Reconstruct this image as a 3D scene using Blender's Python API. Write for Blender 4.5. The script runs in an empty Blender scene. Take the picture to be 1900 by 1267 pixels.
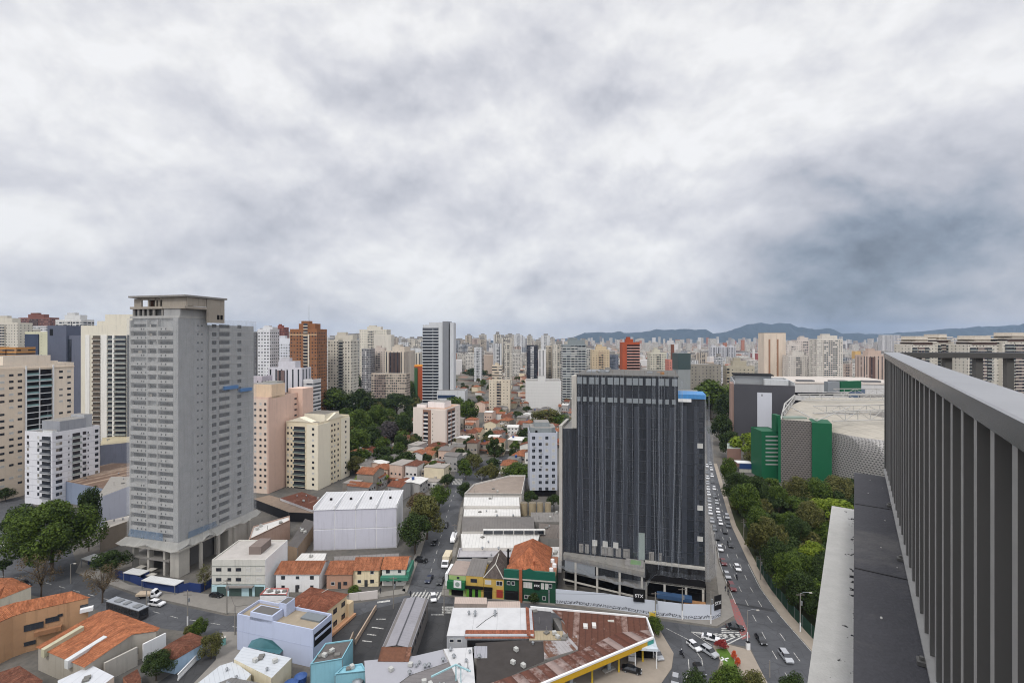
import bpy, math, random
import numpy as np
from mathutils import Vector, Matrix
R = math.radians
rnd = random.Random(7)
scene = bpy.context.scene
COL = scene.collection

# ------------------------------------------------------------------ camera
H, F, PX, PY = 78.0, 900.0, 950.0, 627.0       # eye height, focal length and principal point of the 1900 px wide photograph
cam_d = bpy.data.cameras.new("camera")
cam = bpy.data.objects.new("camera", cam_d)
COL.objects.link(cam)
cam.location = (0, 0, H)
cam.rotation_euler = (R(90), 0, 0)
cam_d.sensor_width = 36
cam_d.lens = F / 1900 * 36
cam_d.shift_y = -6.5 / 1900
cam_d.clip_start = 0.05
cam_d.clip_end = 60000
scene.camera = cam

# ------------------------------------------------------------------ sky and sun
SUN_EL, SUN_AZ = R(52), R(205)                   # azimuth clockwise from +Y (behind the viewer, a little left)
world = bpy.data.worlds.new("World")
scene.world = world
world.use_nodes = True
def build_sky():
    nt = world.node_tree
    N, L = nt.nodes, nt.links
    N.clear()
    out = N.new("ShaderNodeOutputWorld"); bg = N.new("ShaderNodeBackground")
    L.new(bg.outputs[0], out.inputs[0])
    def math_(op, a, b=None, c=None):
        n = N.new("ShaderNodeMath"); n.operation = op
        for i, v in enumerate((a, b, c)):
            if v is None: continue
            if isinstance(v, (int, float)): n.inputs[i].default_value = v
            else: L.new(v, n.inputs[i])
        return n.outputs[0]
    def vmath(op, a, b=None):
        n = N.new("ShaderNodeVectorMath"); n.operation = op
        for i, v in enumerate((a, b)):
            if v is None: continue
            if isinstance(v, tuple): n.inputs[i].default_value = v
            else: L.new(v, n.inputs[i])
        return n
    def ramp(v, stops, interp='EASE'):
        n = N.new("ShaderNodeValToRGB"); n.color_ramp.interpolation = interp
        e = n.color_ramp.elements
        while len(e) < len(stops): e.new(0.5)
        for q, (p, c) in zip(e, stops):
            q.position = p; q.color = (c, c, c, 1) if not isinstance(c, tuple) else (*c, 1)
        L.new(v, n.inputs[0]); return n.outputs[0]
    def noise(vec, scale, detail, rough=0.55, dist=0.0, lac=2.0):
        n = N.new("ShaderNodeTexNoise"); n.inputs["Scale"].default_value = scale
        n.inputs["Detail"].default_value = detail; n.inputs["Roughness"].default_value = rough
        n.inputs["Distortion"].default_value = dist; n.inputs["Lacunarity"].default_value = lac
        L.new(vec, n.inputs["Vector"]); return n.outputs[0]
    tc = N.new("ShaderNodeTexCoord")
    d = vmath('NORMALIZE', tc.outputs["Generated"]).outputs[0]
    sep = N.new("ShaderNodeSeparateXYZ"); L.new(d, sep.inputs[0])
    z = math_('MAXIMUM', sep.outputs[2], 0.0)
    k = math_('DIVIDE', 1.0, math_('ADD', z, 0.24))
    comb = N.new("ShaderNodeCombineXYZ")
    L.new(math_('MULTIPLY', sep.outputs[0], k), comb.inputs[0])
    L.new(math_('MULTIPLY', sep.outputs[1], k), comb.inputs[1])
    p = vmath('ADD', comb.outputs[0], (3.1, 7.4, 0)).outputs[0]
    # lumpy overcast: billows shaded by a second, shifted sample, and the broad light and dark masses of this sky
    wn = N.new("ShaderNodeTexNoise"); wn.inputs["Scale"].default_value = 2.6; wn.inputs["Detail"].default_value = 4; L.new(d, wn.inputs["Vector"])
    wv = vmath('SCALE', vmath('SUBTRACT', wn.outputs["Color"], (0.5, 0.5, 0.5)).outputs[0]); wv.inputs[3].default_value = 0.13
    dw = vmath('NORMALIZE', vmath('ADD', d, wv.outputs[0]).outputs[0]).outputs[0]
    q = vmath('MULTIPLY', d, (1.0, 1.0, 1.35)).outputs[0]
    q = vmath('ADD', q, wv.outputs[0]).outputs[0]
    big = noise(p, 0.8, 4, 0.5, 0.3)
    n1 = noise(vmath('ADD', q, (5.3, 1.2, 0.0)).outputs[0], 3.8, 10, 0.52, 0.0)
    n2 = noise(vmath('ADD', q, (5.3, 1.2, 0.07)).outputs[0], 3.8, 10, 0.52, 0.0)
    fine = noise(vmath('ADD', q, (1.3, 4.2, 2.0)).outputs[0], 9.0, 7, 0.55, 0.0)
    fine2 = noise(vmath('ADD', q, (1.3, 4.2, 2.03)).outputs[0], 9.0, 7, 0.55, 0.0)
    v = math_('ADD', SKY_MID, math_('MULTIPLY', math_('SUBTRACT', big, 0.5), 0.38))
    v = math_('ADD', v, math_('MULTIPLY', math_('SUBTRACT', n1, 0.5), 0.34))
    v = math_('ADD', v, math_('MULTIPLY', math_('SUBTRACT', n1, n2), 0.66))
    v = math_('ADD', v, math_('MULTIPLY', math_('SUBTRACT', fine, fine2), 0.42))
    for px, py, r, gain in SKY_MASSES:
        vv = Vector((px - PX, F, PY - py)).normalized()
        dot = N.new("ShaderNodeVectorMath"); dot.operation = 'DOT_PRODUCT'
        L.new(dw, dot.inputs[0]); dot.inputs[1].default_value = vv
        g = math_('POWER', math_('MAXIMUM', dot.outputs["Value"], 0.0), (F / r) ** 2)
        v = math_('ADD', v, math_('MULTIPLY', g, gain))
    v = math_('MAXIMUM', v, 0.22)
    v = math_('MINIMUM', v, 0.97)
    tint = ramp(v, [(0.35, (0.80, 0.93, 1.14)), (0.58, (0.945, 0.97, 1.07)), (0.76, (0.975, 0.982, 1.04)), (0.92, (1.0, 1.0, 1.01))], 'LINEAR')
    mul = vmath('SCALE', tint); L.new(v, mul.inputs[3])
    # an overcast sky is brightest overhead (well above this frame) and behind the viewer, where the sun is
    el = ramp(z, [(0.0, 0.97), (0.10, 0.97), (0.30, 1.0), (0.58, 1.0), (0.70, 1.4), (0.9, SKY_ZEN)], 'LINEAR')
    back = math_('ADD', 1.0, math_('MULTIPLY', math_('MAXIMUM', math_('MULTIPLY', sep.outputs[1], -1.0), 0.0), SKY_BACK))
    gain = math_('MULTIPLY', el, back)
    mul2 = vmath('SCALE', mul.outputs[0]); L.new(gain, mul2.inputs[3])
    sky = N.new("ShaderNodeTexSky"); sky.sky_type = 'NISHITA'; sky.sun_disc = False
    sky.sun_elevation = SUN_EL; sky.sun_rotation = SUN_AZ
    skys = vmath('SCALE', sky.outputs[0]); skys.inputs[3].default_value = 1.0
    # Background strength 0.1: clear sky at 0.1, clouds authored at display level and divided back
    cl = vmath('SCALE', mul2.outputs[0]); cl.inputs[3].default_value = 10.0 * SKY_GAIN
    mix = N.new("ShaderNodeMixRGB"); mix.inputs[0].default_value = 0.93
    L.new(skys.outputs[0], mix.inputs[1]); L.new(cl.outputs[0], mix.inputs[2])
    L.new(mix.outputs[0], bg.inputs[0]); bg.inputs[1].default_value = 0.1
SKY_GAIN, SKY_BACK, SKY_MID, SKY_ZEN = 1.0, 0.6, 0.82, 2.0
# photo column and row, radius in pixels, change of brightness
SKY_MASSES = [(720, 365, 105, -0.124), (650, 335, 80, -0.037), (1060, 165, 110, -0.118), (980, 220, 110, -0.031), (1480, 415, 110, -0.093), (1600, 435, 120, -0.037), (1540, 555, 110, -0.09), (1680, 547, 140, -0.171), (1870, 550, 170, -0.216), (1400, 580, 100, -0.072), (1890, 365, 160, -0.074), (1250, 40, 90, -0.087), (960, 480, 90, -0.056), (1090, 465, 90, -0.031), (560, 40, 100, -0.037), (420, 465, 120, -0.043), (300, 250, 170, -0.019), (60, 475, 80, -0.043), (700, 455, 60, 0.153), (770, 490, 50, 0.108), (640, 475, 50, 0.072), (1000, 40, 110, 0.09), (1450, 130, 190, 0.108), (1750, 70, 190, 0.108), (930, 315, 80, 0.099), (20, 415, 60, 0.072), (1700, 580, 45, 0.126), (1850, 578, 45, 0.126), (1560, 578, 40, 0.09), (1200, 585, 160, -0.037), (500, 580, 250, -0.025), (120, 60, 200, 0.036), (330, 130, 130, 0.036), (1780, 535, 130, -0.08), (1620, 570, 90, -0.06), (1000, 590, 200, 0.05), (200, 590, 200, 0.04), (1750, 585, 60, 0.1), (1500, 590, 60, 0.06), (1900, 585, 60, 0.1)]
build_sky()
sun_d = bpy.data.lights.new("sun", 'SUN')
sun_d.energy = 1.5; sun_d.angle = R(11); sun_d.color = (1.0, 0.96, 0.90)
sun = bpy.data.objects.new("sun", sun_d); COL.objects.link(sun)
sd = Vector((math.sin(SUN_AZ) * math.cos(SUN_EL), math.cos(SUN_AZ) * math.cos(SUN_EL), math.sin(SUN_EL)))
sun.rotation_euler = sd.to_track_quat('Z', 'Y').to_euler()
scene.view_settings.view_transform = 'Standard'
scene.view_settings.look = 'None'
scene.view_settings.exposure = 0.0
scene.view_settings.gamma = 1.0
scene.render.engine = 'CYCLES'
cy = scene.cycles
cy.use_denoising = True
cy.filter_width = 1.1
cy.max_bounces = 6; cy.diffuse_bounces = 3; cy.glossy_bounces = 3; cy.transmission_bounces = 4
cy.transparent_max_bounces = 12; cy.volume_bounces = 0
cy.caustics_reflective = False; cy.caustics_refractive = False

# ------------------------------------------------------------------ helpers
def G(px, py, z=0.0):
    """ground (or height z) point seen at photo pixel px,py"""
    Y = (H - z) * F / (py - PY)
    return Vector(((px - PX) / F * Y, Y, z))
def atY(px, Y, z=0.0): return Vector(((px - PX) / F * Y, Y, z))
def yb(Y): return PY + H * F / Y
def hz(ytop, Y): return H - (ytop - PY) * Y / F
def lin(c):
    return tuple(((v / 255) / 12.92 if v / 255 <= 0.04045 else ((v / 255 + 0.055) / 1.055) ** 2.4) for v in c)
def tag(o, label=None, cat=None, group=None, kind=None):
    if label: o["label"] = label
    if cat: o["category"] = cat
    if group: o["group"] = group
    if kind: o["kind"] = kind
    return o
def empty(name, loc=(0, 0, 0), rz=0.0):
    o = bpy.data.objects.new(name, None); COL.objects.link(o)
    o.location = loc; o.rotation_euler = (0, 0, rz); o.empty_display_size = 1
    return o
def link(name, me, parent=None, loc=None, rz=None):
    o = bpy.data.objects.new(name, me); COL.objects.link(o)
    if parent is not None: o.parent = parent
    if loc is not None: o.location = loc
    if rz is not None: o.rotation_euler = (0, 0, rz)
    return o
def copy_tree(o, parent=None):
    c = o.copy(); COL.objects.link(c); c.parent = parent
    for ch in list(o.children): copy_tree(ch, c)
    return c
class MB:
    """collects faces with materials and metre UVs; build() links them as one mesh object"""
    def __init__(s): s.v, s.f, s.m, s.uv = [], [], [], []
    def face(s, pts, m=0, uv=None):
        b = len(s.v); s.v += [tuple(p) for p in pts]
        s.f.append(tuple(range(b, b + len(pts)))); s.m.append(m)
        s.uv += uv if uv else [(p[0], p[1]) for p in pts]
    def wallq(s, a, b, z0, z1, m=0, u0=0.0):
        L = math.hypot(b[0] - a[0], b[1] - a[1])
        s.face([(a[0], a[1], z0), (b[0], b[1], z0), (b[0], b[1], z1), (a[0], a[1], z1)], m, [(u0, z0), (u0 + L, z0), (u0 + L, z1), (u0, z1)])
        return u0 + L
    def prism(s, poly, z0, z1, m=0, mt=None, bottom=False):
        mt = m if mt is None else mt
        n = len(poly); area = sum(poly[i][0] * poly[(i + 1) % n][1] - poly[(i + 1) % n][0] * poly[i][1] for i in range(n))
        if area < 0: poly = poly[::-1]
        u = 0
        for i in range(n): u = s.wallq(poly[i], poly[(i + 1) % n], z0, z1, m, u)
        s.face([(p[0], p[1], z1) for p in poly], mt)
        if bottom: s.face([(p[0], p[1], z0) for p in poly[::-1]], m)
        return s
    def box(s, x0, x1, y0, y1, z0, z1, m=0, mt=None):
        return s.prism([(x0, y0), (x1, y0), (x1, y1), (x0, y1)], z0, z1, m, mt, True)
    def rot(s, cx, cyy, a, w, d, z0, z1, m=0, mt=None):
        c, sn = math.cos(a), math.sin(a)
        return s.prism([(cx + x * c - y * sn, cyy + x * sn + y * c) for x, y in ((-w / 2, -d / 2), (w / 2, -d / 2), (w / 2, d / 2), (-w / 2, d / 2))], z0, z1, m, mt, True)
    def cyl(s, x, y, z0, z1, r0, r1=None, n=10, m=0, cap=True):
        r1 = r0 if r1 is None else r1
        A = [(x + r0 * math.cos(2 * math.pi * i / n), y + r0 * math.sin(2 * math.pi * i / n), z0) for i in range(n)]
        B = [(x + r1 * math.cos(2 * math.pi * i / n), y + r1 * math.sin(2 * math.pi * i / n), z1) for i in range(n)]
        for i in range(n): s.face([A[i], A[(i + 1) % n], B[(i + 1) % n], B[i]], m)
        if cap: s.face(B, m)
        return s
    def tube(s, pts, r, n=6, m=0):
        """round bar through 3-D points"""
        rings = []
        for i, p in enumerate(pts):
            p = Vector(p); q = Vector(pts[min(i + 1, len(pts) - 1)]) - Vector(pts[max(i - 1, 0)])
            q.normalize(); a = q.orthogonal().normalized(); b = q.cross(a)
            rr = r[i] if isinstance(r, (list, tuple)) else r
            rings.append([p + (a * math.cos(2 * math.pi * j / n) + b * math.sin(2 * math.pi * j / n)) * rr for j in range(n)])
        for A, B in zip(rings, rings[1:]):
            for j in range(n): s.face([A[j], A[(j + 1) % n], B[(j + 1) % n], B[j]], m)
        s.face(rings[0][::-1], m); s.face(rings[-1], m)
        return s
    def mesh(s, name, mats):
        me = bpy.data.meshes.new(name)
        me.from_pydata(s.v, [], s.f)
        for m in (mats if isinstance(mats, (list, tuple)) else [mats]): me.materials.append(m)
        me.polygons.foreach_set("material_index", s.m)
        uvl = me.uv_layers.new(name="UVMap")
        uvl.data.foreach_set("uv", np.array(s.uv, dtype=np.float32).ravel())
        me.update(); return me
    def build(s, name, mats, parent=None, loc=None, rz=None): return link(name, s.mesh(name, mats), parent, loc, rz)

# ------------------------------------------------------------------ materials
class NT:
    def __init__(s, name):
        s.mat = bpy.data.materials.new(name); s.mat.use_nodes = True
        s.t = s.mat.node_tree; s.b = s.t.nodes["Principled BSDF"]; s.out = s.t.nodes["Material Output"]
    def n(s, typ, **kw):
        q = s.t.nodes.new(typ)
        for k, v in kw.items(): setattr(q, k, v)
        return q
    def l(s, a, b): s.t.links.new(a, b)
    def m(s, op, a, b=None, c=None):
        q = s.n("ShaderNodeMath", operation=op)
        for i, v in enumerate((a, b, c)):
            if v is None: continue
            if isinstance(v, (int, float)): q.inputs[i].default_value = v
            else: s.l(v, q.inputs[i])
        return q.outputs[0]
    def mix(s, fac, a, b, mode='MIX'):
        q = s.n("ShaderNodeMixRGB", blend_type=mode)
        for i, v in enumerate((fac, a, b)):
            if isinstance(v, (int, float)): q.inputs[i].default_value = v if i == 0 else (v, v, v, 1)
            elif isinstance(v, tuple): q.inputs[i].default_value = (*v, 1)
            else: s.l(v, q.inputs[i])
        return q.outputs[0]
    def noise(s, vec, scale, detail=4, rough=0.6, dim='3D'):
        q = s.n("ShaderNodeTexNoise", noise_dimensions=dim)
        q.inputs["Scale"].default_value = scale; q.inputs["Detail"].default_value = detail; q.inputs["Roughness"].default_value = rough
        if vec is not None: s.l(vec, q.inputs["Vector"])
        return q.outputs[0]
    def ramp(s, v, stops, interp='LINEAR'):
        q = s.n("ShaderNodeValToRGB"); q.color_ramp.interpolation = interp
        e = q.color_ramp.elements
        while len(e) < len(stops): e.new(0.5)
        for x, (p, c) in zip(e, stops): x.position = p; x.color = (c, c, c, 1) if not isinstance(c, tuple) else (*c, 1)
        s.l(v, q.inputs[0]); return q.outputs[0]
    def pos(s, scale=None):
        g = s.n("ShaderNodeNewGeometry").outputs["Position"]
        if scale:
            q = s.n("ShaderNodeVectorMath", operation='MULTIPLY'); s.l(g, q.inputs[0]); q.inputs[1].default_value = scale; return q.outputs[0]
        return g
    def sep(s, v):
        q = s.n("ShaderNodeSeparateXYZ"); s.l(v, q.inputs[0]); return q.outputs
    def fin(s, col, rough=0.85, spec=0.3, metal=0.0, bump=None, bstr=0.3):
        if isinstance(col, tuple): s.b.inputs["Base Color"].default_value = (*col, 1)
        else: s.l(col, s.b.inputs["Base Color"])
        if isinstance(rough, (int, float)): s.b.inputs["Roughness"].default_value = rough
        else: s.l(rough, s.b.inputs["Roughness"])
        s.b.inputs["Specular IOR Level"].default_value = spec
        s.b.inputs["Metallic"].default_value = metal
        if bump is not None:
            q = s.n("ShaderNodeBump"); q.inputs["Strength"].default_value = bstr; q.inputs["Distance"].default_value = 0.1
            s.l(bump, q.inputs["Height"]); s.l(q.outputs[0], s.b.inputs["Normal"])
        return s.mat
MC = {}
def paint(c, var=0.2, rough=0.85, streak=0.28, key=None):
    """weathered paint or plaster: colour c (sRGB), mottling and rain streaks"""
    k = ("paint", c, var, rough, streak)
    if k in MC: return MC[k]
    t = NT("paint_%02x%02x%02x" % c)
    base = lin(c)
    a = t.noise(t.pos(), 0.35, 8, 0.72)
    st = t.noise(t.pos((0.9, 0.9, 0.06)), 1.0, 6, 0.75)
    f = t.m('ADD', t.m('MULTIPLY', t.m('SUBTRACT', a, 0.5), var * 2), 1.0)
    f = t.m('SUBTRACT', f, t.m('MULTIPLY', t.ramp(st, [(0.52, 0.0), (0.75, 1.0)]), streak))
    q = t.n("ShaderNodeVectorMath", operation='SCALE'); q.inputs[0].default_value = base; t.l(f, q.inputs[3])
    MC[k] = t.fin(q.outputs[0], rough, 0.25)
    return MC[k]
def plain(name, c, rough=0.6, spec=0.4, metal=0.0, var=0.08, scale=1.5):
    k = ("plain", name)
    if k in MC: return MC[k]
    t = NT(name); a = t.noise(t.pos(), scale, 4)
    f = t.m('ADD', t.m('MULTIPLY', t.m('SUBTRACT', a, 0.5), var * 2), 1.0)
    q = t.n("ShaderNodeVectorMath", operation='SCALE'); q.inputs[0].default_value = lin(c); t.l(f, q.inputs[3])
    MC[k] = t.fin(q.outputs[0], rough, spec, metal)
    return MC[k]
def tiles(c, dark=0.55, fade=0.35):
    """clay tiles: courses, column ripple, patchy weathering; UV u along the eave, v up the slope (metres)"""
    k = ("tiles", c)
    if k in MC: return MC[k]
    t = NT("clay_tiles_%02x%02x%02x" % c)
    uv = t.n("ShaderNodeUVMap").outputs[0]; u, v, _ = t.sep(uv)
    row = t.m('FRACT', t.m('MULTIPLY', v, 1 / 0.38)); colm = t.m('FRACT', t.m('MULTIPLY', u, 1 / 0.26))
    idn = t.n("ShaderNodeCombineXYZ"); t.l(t.m('FLOOR', t.m('MULTIPLY', v, 1 / 0.38)), idn.inputs[1]); t.l(t.m('FLOOR', t.m('MULTIPLY', u, 1 / 0.26)), idn.inputs[0])
    wn = t.n("ShaderNodeTexWhiteNoise", noise_dimensions='2D'); t.l(idn.outputs[0], wn.inputs["Vector"])
    a = t.noise(t.pos(), 0.45, 6, 0.7); b = t.noise(t.pos(), 2.3, 4, 0.6)
    base = lin(c)
    col = t.mix(t.ramp(a, [(0.38, 0.0), (0.72, 1.0)]), base, tuple(x * y for x, y in zip(base, (dark, dark * 0.92, dark * 0.9))))
    col = t.mix(t.m('MULTIPLY', t.ramp(b, [(0.55, 0.0), (0.75, 1.0)]), fade), col, lin((150, 120, 96)))
    f = t.m('ADD', 0.78, t.m('MULTIPLY', wn.outputs["Value"], 0.4))
    f = t.m('MULTIPLY', f, t.m('ADD', 0.8, t.m('MULTIPLY', t.ramp(row, [(0.0, 0.0), (0.25, 1.0)]), 0.2)))
    q = t.n("ShaderNodeVectorMath", operation='SCALE'); t.l(col, q.inputs[0]); t.l(f, q.inputs[3])
    sl = t.n("ShaderNodeCombineXYZ"); t.l(u, sl.inputs[0]); t.l(t.m('MULTIPLY', v, .12), sl.inputs[1])
    f = t.m('MULTIPLY', f, t.ramp(t.noise(sl.outputs[0], 1.5, 5, .7), [(.35, .62), (.6, 1.08)]))
    q = t.n("ShaderNodeVectorMath", operation='SCALE'); t.l(col, q.inputs[0]); t.l(f, q.inputs[3])
    h = t.m('ADD', t.m('MULTIPLY', row, -0.6), t.m('SINE', t.m('MULTIPLY', colm, 6.283)))
    MC[k] = t.fin(q.outputs[0], 0.85, 0.2, 0, h, 0.5)
    return MC[k]
def corrugated(name, c, rib=0.9, rust=None, amt=0.5, rough=0.6, dirt=0.25, width=0.12):
    """sheet roofing: ribs across u (UV metres), dirt or rust patches"""
    k = ("corr", name)
    if k in MC: return MC[k]
    t = NT(name); uv = t.n("ShaderNodeUVMap").outputs[0]; u, v, _ = t.sep(uv)
    fr = t.m('FRACT', t.m('MULTIPLY', u, 1 / rib))
    line = t.ramp(fr, [(0.0, 1.0), (width, 0.0), (1.0 - width * 0.3, 0.0), (1.0, 0.6)])
    a = t.noise(t.pos(), 0.3, 6, 0.7); s2 = t.noise(t.pos(), 1.4, 5, 0.7)
    col = t.mix(t.m('MULTIPLY', t.ramp(a, [(0.4, 0.0), (0.75, 1.0)]), dirt), lin(c), tuple(x * 0.45 for x in lin(c)))
    if rust:
        idn = t.m('FLOOR', t.m('MULTIPLY', u, 1 / rib))
        wn = t.n("ShaderNodeTexWhiteNoise", noise_dimensions='1D'); t.l(idn, wn.inputs["W"])
        msk = t.ramp(t.m('ADD', t.m('MULTIPLY', a, 0.9), t.m('ADD', t.m('MULTIPLY', s2, 0.5), t.m('MULTIPLY', wn.outputs["Value"], 0.45))), [(0.95 - amt * 0.5, 0.0), (1.15 - amt * 0.5, 1.0)])
        col = t.mix(msk, col, t.mix(s2, lin(rust), tuple(x * 0.4 for x in lin(rust))))
    col = t.mix(t.m('MULTIPLY', line, 0.55), col, t.mix(1.0, col, 0.35, 'MULTIPLY'))
    MC[k] = t.fin(col, rough, 0.35, 0, t.m('SUBTRACT', 1.0, line), 0.4)
    return MC[k]
def facade(wall, bay=3.2, floor=3.0, wu=(0.28, 0.72), wv=(0.32, 0.78), glass=(44, 48, 56), band=None, shuttered=0.25, slab=None):
    """far facade: one window per bay and floor, in UV metres; shutters and blinds vary window by window"""
    k = ("fac", wall, bay, floor, wu, wv, glass, band, shuttered, slab)
    if k in MC: return MC[k]
    t = NT("facade_%02x%02x%02x" % wall)
    uv = t.n("ShaderNodeUVMap").outputs[0]; u, v, _ = t.sep(uv)
    uu = t.m('MULTIPLY', u, 1 / bay); vv = t.m('MULTIPLY', v, 1 / floor)
    fu, fv = t.m('FRACT', uu), t.m('FRACT', vv)
    def inside(x, a, b): return t.m('MULTIPLY', t.m('GREATER_THAN', x, a), t.m('LESS_THAN', x, b))
    msk = t.m('MULTIPLY', inside(fu, *wu), inside(fv, *wv))
    idn = t.n("ShaderNodeCombineXYZ"); t.l(t.m('FLOOR', uu), idn.inputs[0]); t.l(t.m('FLOOR', vv), idn.inputs[1])
    wn = t.n("ShaderNodeTexWhiteNoise", noise_dimensions='2D'); t.l(idn.outputs[0], wn.inputs["Vector"])
    r = wn.outputs["Value"]
    gl = lin(glass); wl = lin(wall)
    gcol = t.mix(t.ramp(r, [(1 - shuttered - 0.05, 0.0), (1 - shuttered + 0.05, 1.0)]), t.mix(t.m('MULTIPLY', r, 1.0), tuple(x * 0.5 for x in gl), tuple(x * 1.9 for x in gl)), tuple(x * 0.55 + 0.08 for x in wl))
    a = t.noise(t.pos((1, 1, 0.25)), 0.12, 5, 0.65)
    wcol = t.mix(t.ramp(a, [(0.35, 0.0), (0.75, 1.0)]), wl, tuple(x * 0.78 for x in wl))
    if slab:
        wcol = t.mix(inside(fv, 0.0, slab[0]), wcol, lin(slab[1]))
    if band:
        wcol = t.mix(inside(t.m('FRACT', t.m('MULTIPLY', u, 1 / band[0])), 0.0, band[1]), wcol, lin(band[2]))
        if len(band) > 3: msk = t.m('MULTIPLY', msk, t.m('SUBTRACT', 1.0, inside(t.m('FRACT', t.m('MULTIPLY', u, 1 / band[0])), 0.0, band[1])))
    col = t.mix(msk, wcol, gcol)
    MC[k] = t.fin(col, t.m('SUBTRACT', 0.85, t.m('MULTIPLY', msk, 0.6)), 0.4)
    return MC[k]
def make_glass(name, c, rough=0.08, spec=0.7):
    k = ("glass", name)
    if k not in MC:
        t = NT(name); a = t.noise(t.pos(), 0.5, 3)
        MC[k] = t.fin(t.mix(a, tuple(x * 0.6 for x in lin(c)), tuple(x * 1.3 for x in lin(c))), rough, spec)
    return MC[k]
GLASS = make_glass("window_glass", (46, 50, 58))
GLASSB = make_glass("blue_glass", (50, 66, 92))
SHUT = plain("roller_shutter", (188, 186, 180), 0.7)
FRAMEW = plain("white_frame", (206, 206, 204), 0.5)
FRAMED = plain("dark_frame", (58, 58, 60), 0.5)
CURT = plain("curtained_glass", (118, 112, 104), 0.2, 0.6, 0, 0.5, 0.9)
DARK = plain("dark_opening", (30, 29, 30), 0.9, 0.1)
CONC = paint((134, 131, 127), .3)
CONCL = paint((178, 174, 166))
WHITE = paint((222, 222, 222), 0.08, 0.8, 0.12)
BLACKM = plain("black_paint", (24, 24, 26), 0.45)
STEEL = plain("galvanised_steel", (150, 153, 156), 0.45, 0.5, 0.6)

# ------------------------------------------------------------------ ground, roads, hills
def ground_mat():
    t = NT("city_ground"); a = t.noise(t.pos(), 0.02, 6, 0.7); b = t.noise(t.pos(), 0.6, 5, 0.7)
    c = t.mix(t.ramp(a, [(0.38, 0.0), (0.62, 1.0)]), lin((84, 83, 81)), lin((112, 107, 100)))
    c = t.mix(t.m('MULTIPLY', t.ramp(b, [(0.45, 0.0), (0.7, 1.0)]), 0.4), c, lin((60, 60, 59)))
    # further out: roofs, yards and tree tops mixed
    d = t.n("ShaderNodeVectorMath", operation='LENGTH'); t.l(t.pos(), d.inputs[0])
    far = t.ramp(t.m('MULTIPLY', d.outputs["Value"], 1 / 4000), [(0.16, 0.0), (0.4, 1.0)])
    vo = t.n("ShaderNodeTexVoronoi"); vo.inputs["Scale"].default_value = 0.055; t.l(t.pos(), vo.inputs["Vector"])
    fc = t.ramp(t.sep(vo.outputs["Color"])[0], [(0.0, lin((70, 84, 60))), (0.35, lin((86, 94, 76))), (0.5, lin((150, 140, 132))), (0.7, lin((170, 122, 98))), (1.0, lin((190, 186, 180)))], 'CONSTANT')
    return t.fin(t.mix(far, c, fc), 0.9, 0.2)
def asphalt_mat(name, c, seam=True):
    t = NT(name); a = t.noise(t.pos(), 0.12, 6, 0.7); b = t.noise(t.pos(), 6.0, 4, 0.7); s3 = t.noise(t.pos((0.05, 0.4, 1)), 1.0, 4, 0.6)
    l0 = lin(c)
    col = t.mix(t.ramp(a, [(0.35, 0.0), (0.7, 1.0)]), tuple(x * .85 for x in l0), tuple(x * 1.35 for x in l0))
    col = t.mix(t.m('MULTIPLY', t.ramp(s3, [(0.5, 0.0), (0.7, 1.0)]), 0.45), col, tuple(x * 0.55 for x in l0))
    vo = t.n("ShaderNodeTexVoronoi"); vo.inputs["Scale"].default_value = 0.14; t.l(t.pos((1, .35, 1)), vo.inputs["Vector"])      # trench patches
    col = t.mix(t.m('MULTIPLY', t.m('GREATER_THAN', t.sep(vo.outputs["Color"])[0], 0.8), .45), col, tuple(x * 0.5 for x in l0))
    ck = t.n("ShaderNodeTexVoronoi", feature='DISTANCE_TO_EDGE'); ck.inputs["Scale"].default_value = 0.3; t.l(t.pos(), ck.inputs["Vector"])
    col = t.mix(t.m('MULTIPLY', t.m('LESS_THAN', ck.outputs[0], 0.02), .4), col, tuple(x * 0.35 for x in l0))
    col = t.mix(t.m('MULTIPLY', b, 0.25), col, tuple(x * 1.7 for x in l0))
    return t.fin(col, 0.85, 0.3)
def worn_paint(name, c, wear):
    t = NT(name); a = t.noise(t.pos(), 1.6, 7, 0.75)
    return t.fin(t.mix(t.ramp(a, [(wear - .06, 1.0), (wear + .1, 0.0)]), lin(c), lin((104, 103, 102))), 0.8, 0.25)
GROUND = ground_mat()
ASPH = asphalt_mat("asphalt", (76, 77, 80))
ASPHD = asphalt_mat("dark_asphalt", (60, 60, 61))
PAVE = paint((130, 126, 120), 0.3, 0.9, 0.0)
PAVEW = paint((150, 140, 128), 0.25, 0.9, 0.0)
LINE = worn_paint("road_paint", (200, 199, 194), .45)
REDP = worn_paint("red_cycle_paint", (146, 86, 84), .45)
GRASS = plain("lawn_grass", (84, 110, 48), 0.95, 0.1, 0, 0.3, 2.0)
SOIL = plain("park_soil", (62, 66, 46), 0.95, 0.1, 0, 0.35, 0.4)
def struct(o): o["kind"] = "structure"; return o
GR = 12500
g = MB(); rings = [0, 60, 200, 600, 1500, 4000, GR]
N_ = 48
for i, (a, b) in enumerate(zip(rings, rings[1:])):
    for k in range(N_):
        t0, t1 = 2 * math.pi * k / N_, 2 * math.pi * (k + 1) / N_
        q = [(b * math.cos(t0), b * math.sin(t0), 0), (b * math.cos(t1), b * math.sin(t1), 0)]
        if a: q += [(a * math.cos(t1), a * math.sin(t1), 0), (a * math.cos(t0), a * math.sin(t0), 0)]
        else: q.append((0, 0, 0))
        g.face(q)
struct(g.build("ground", GROUND))
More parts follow.
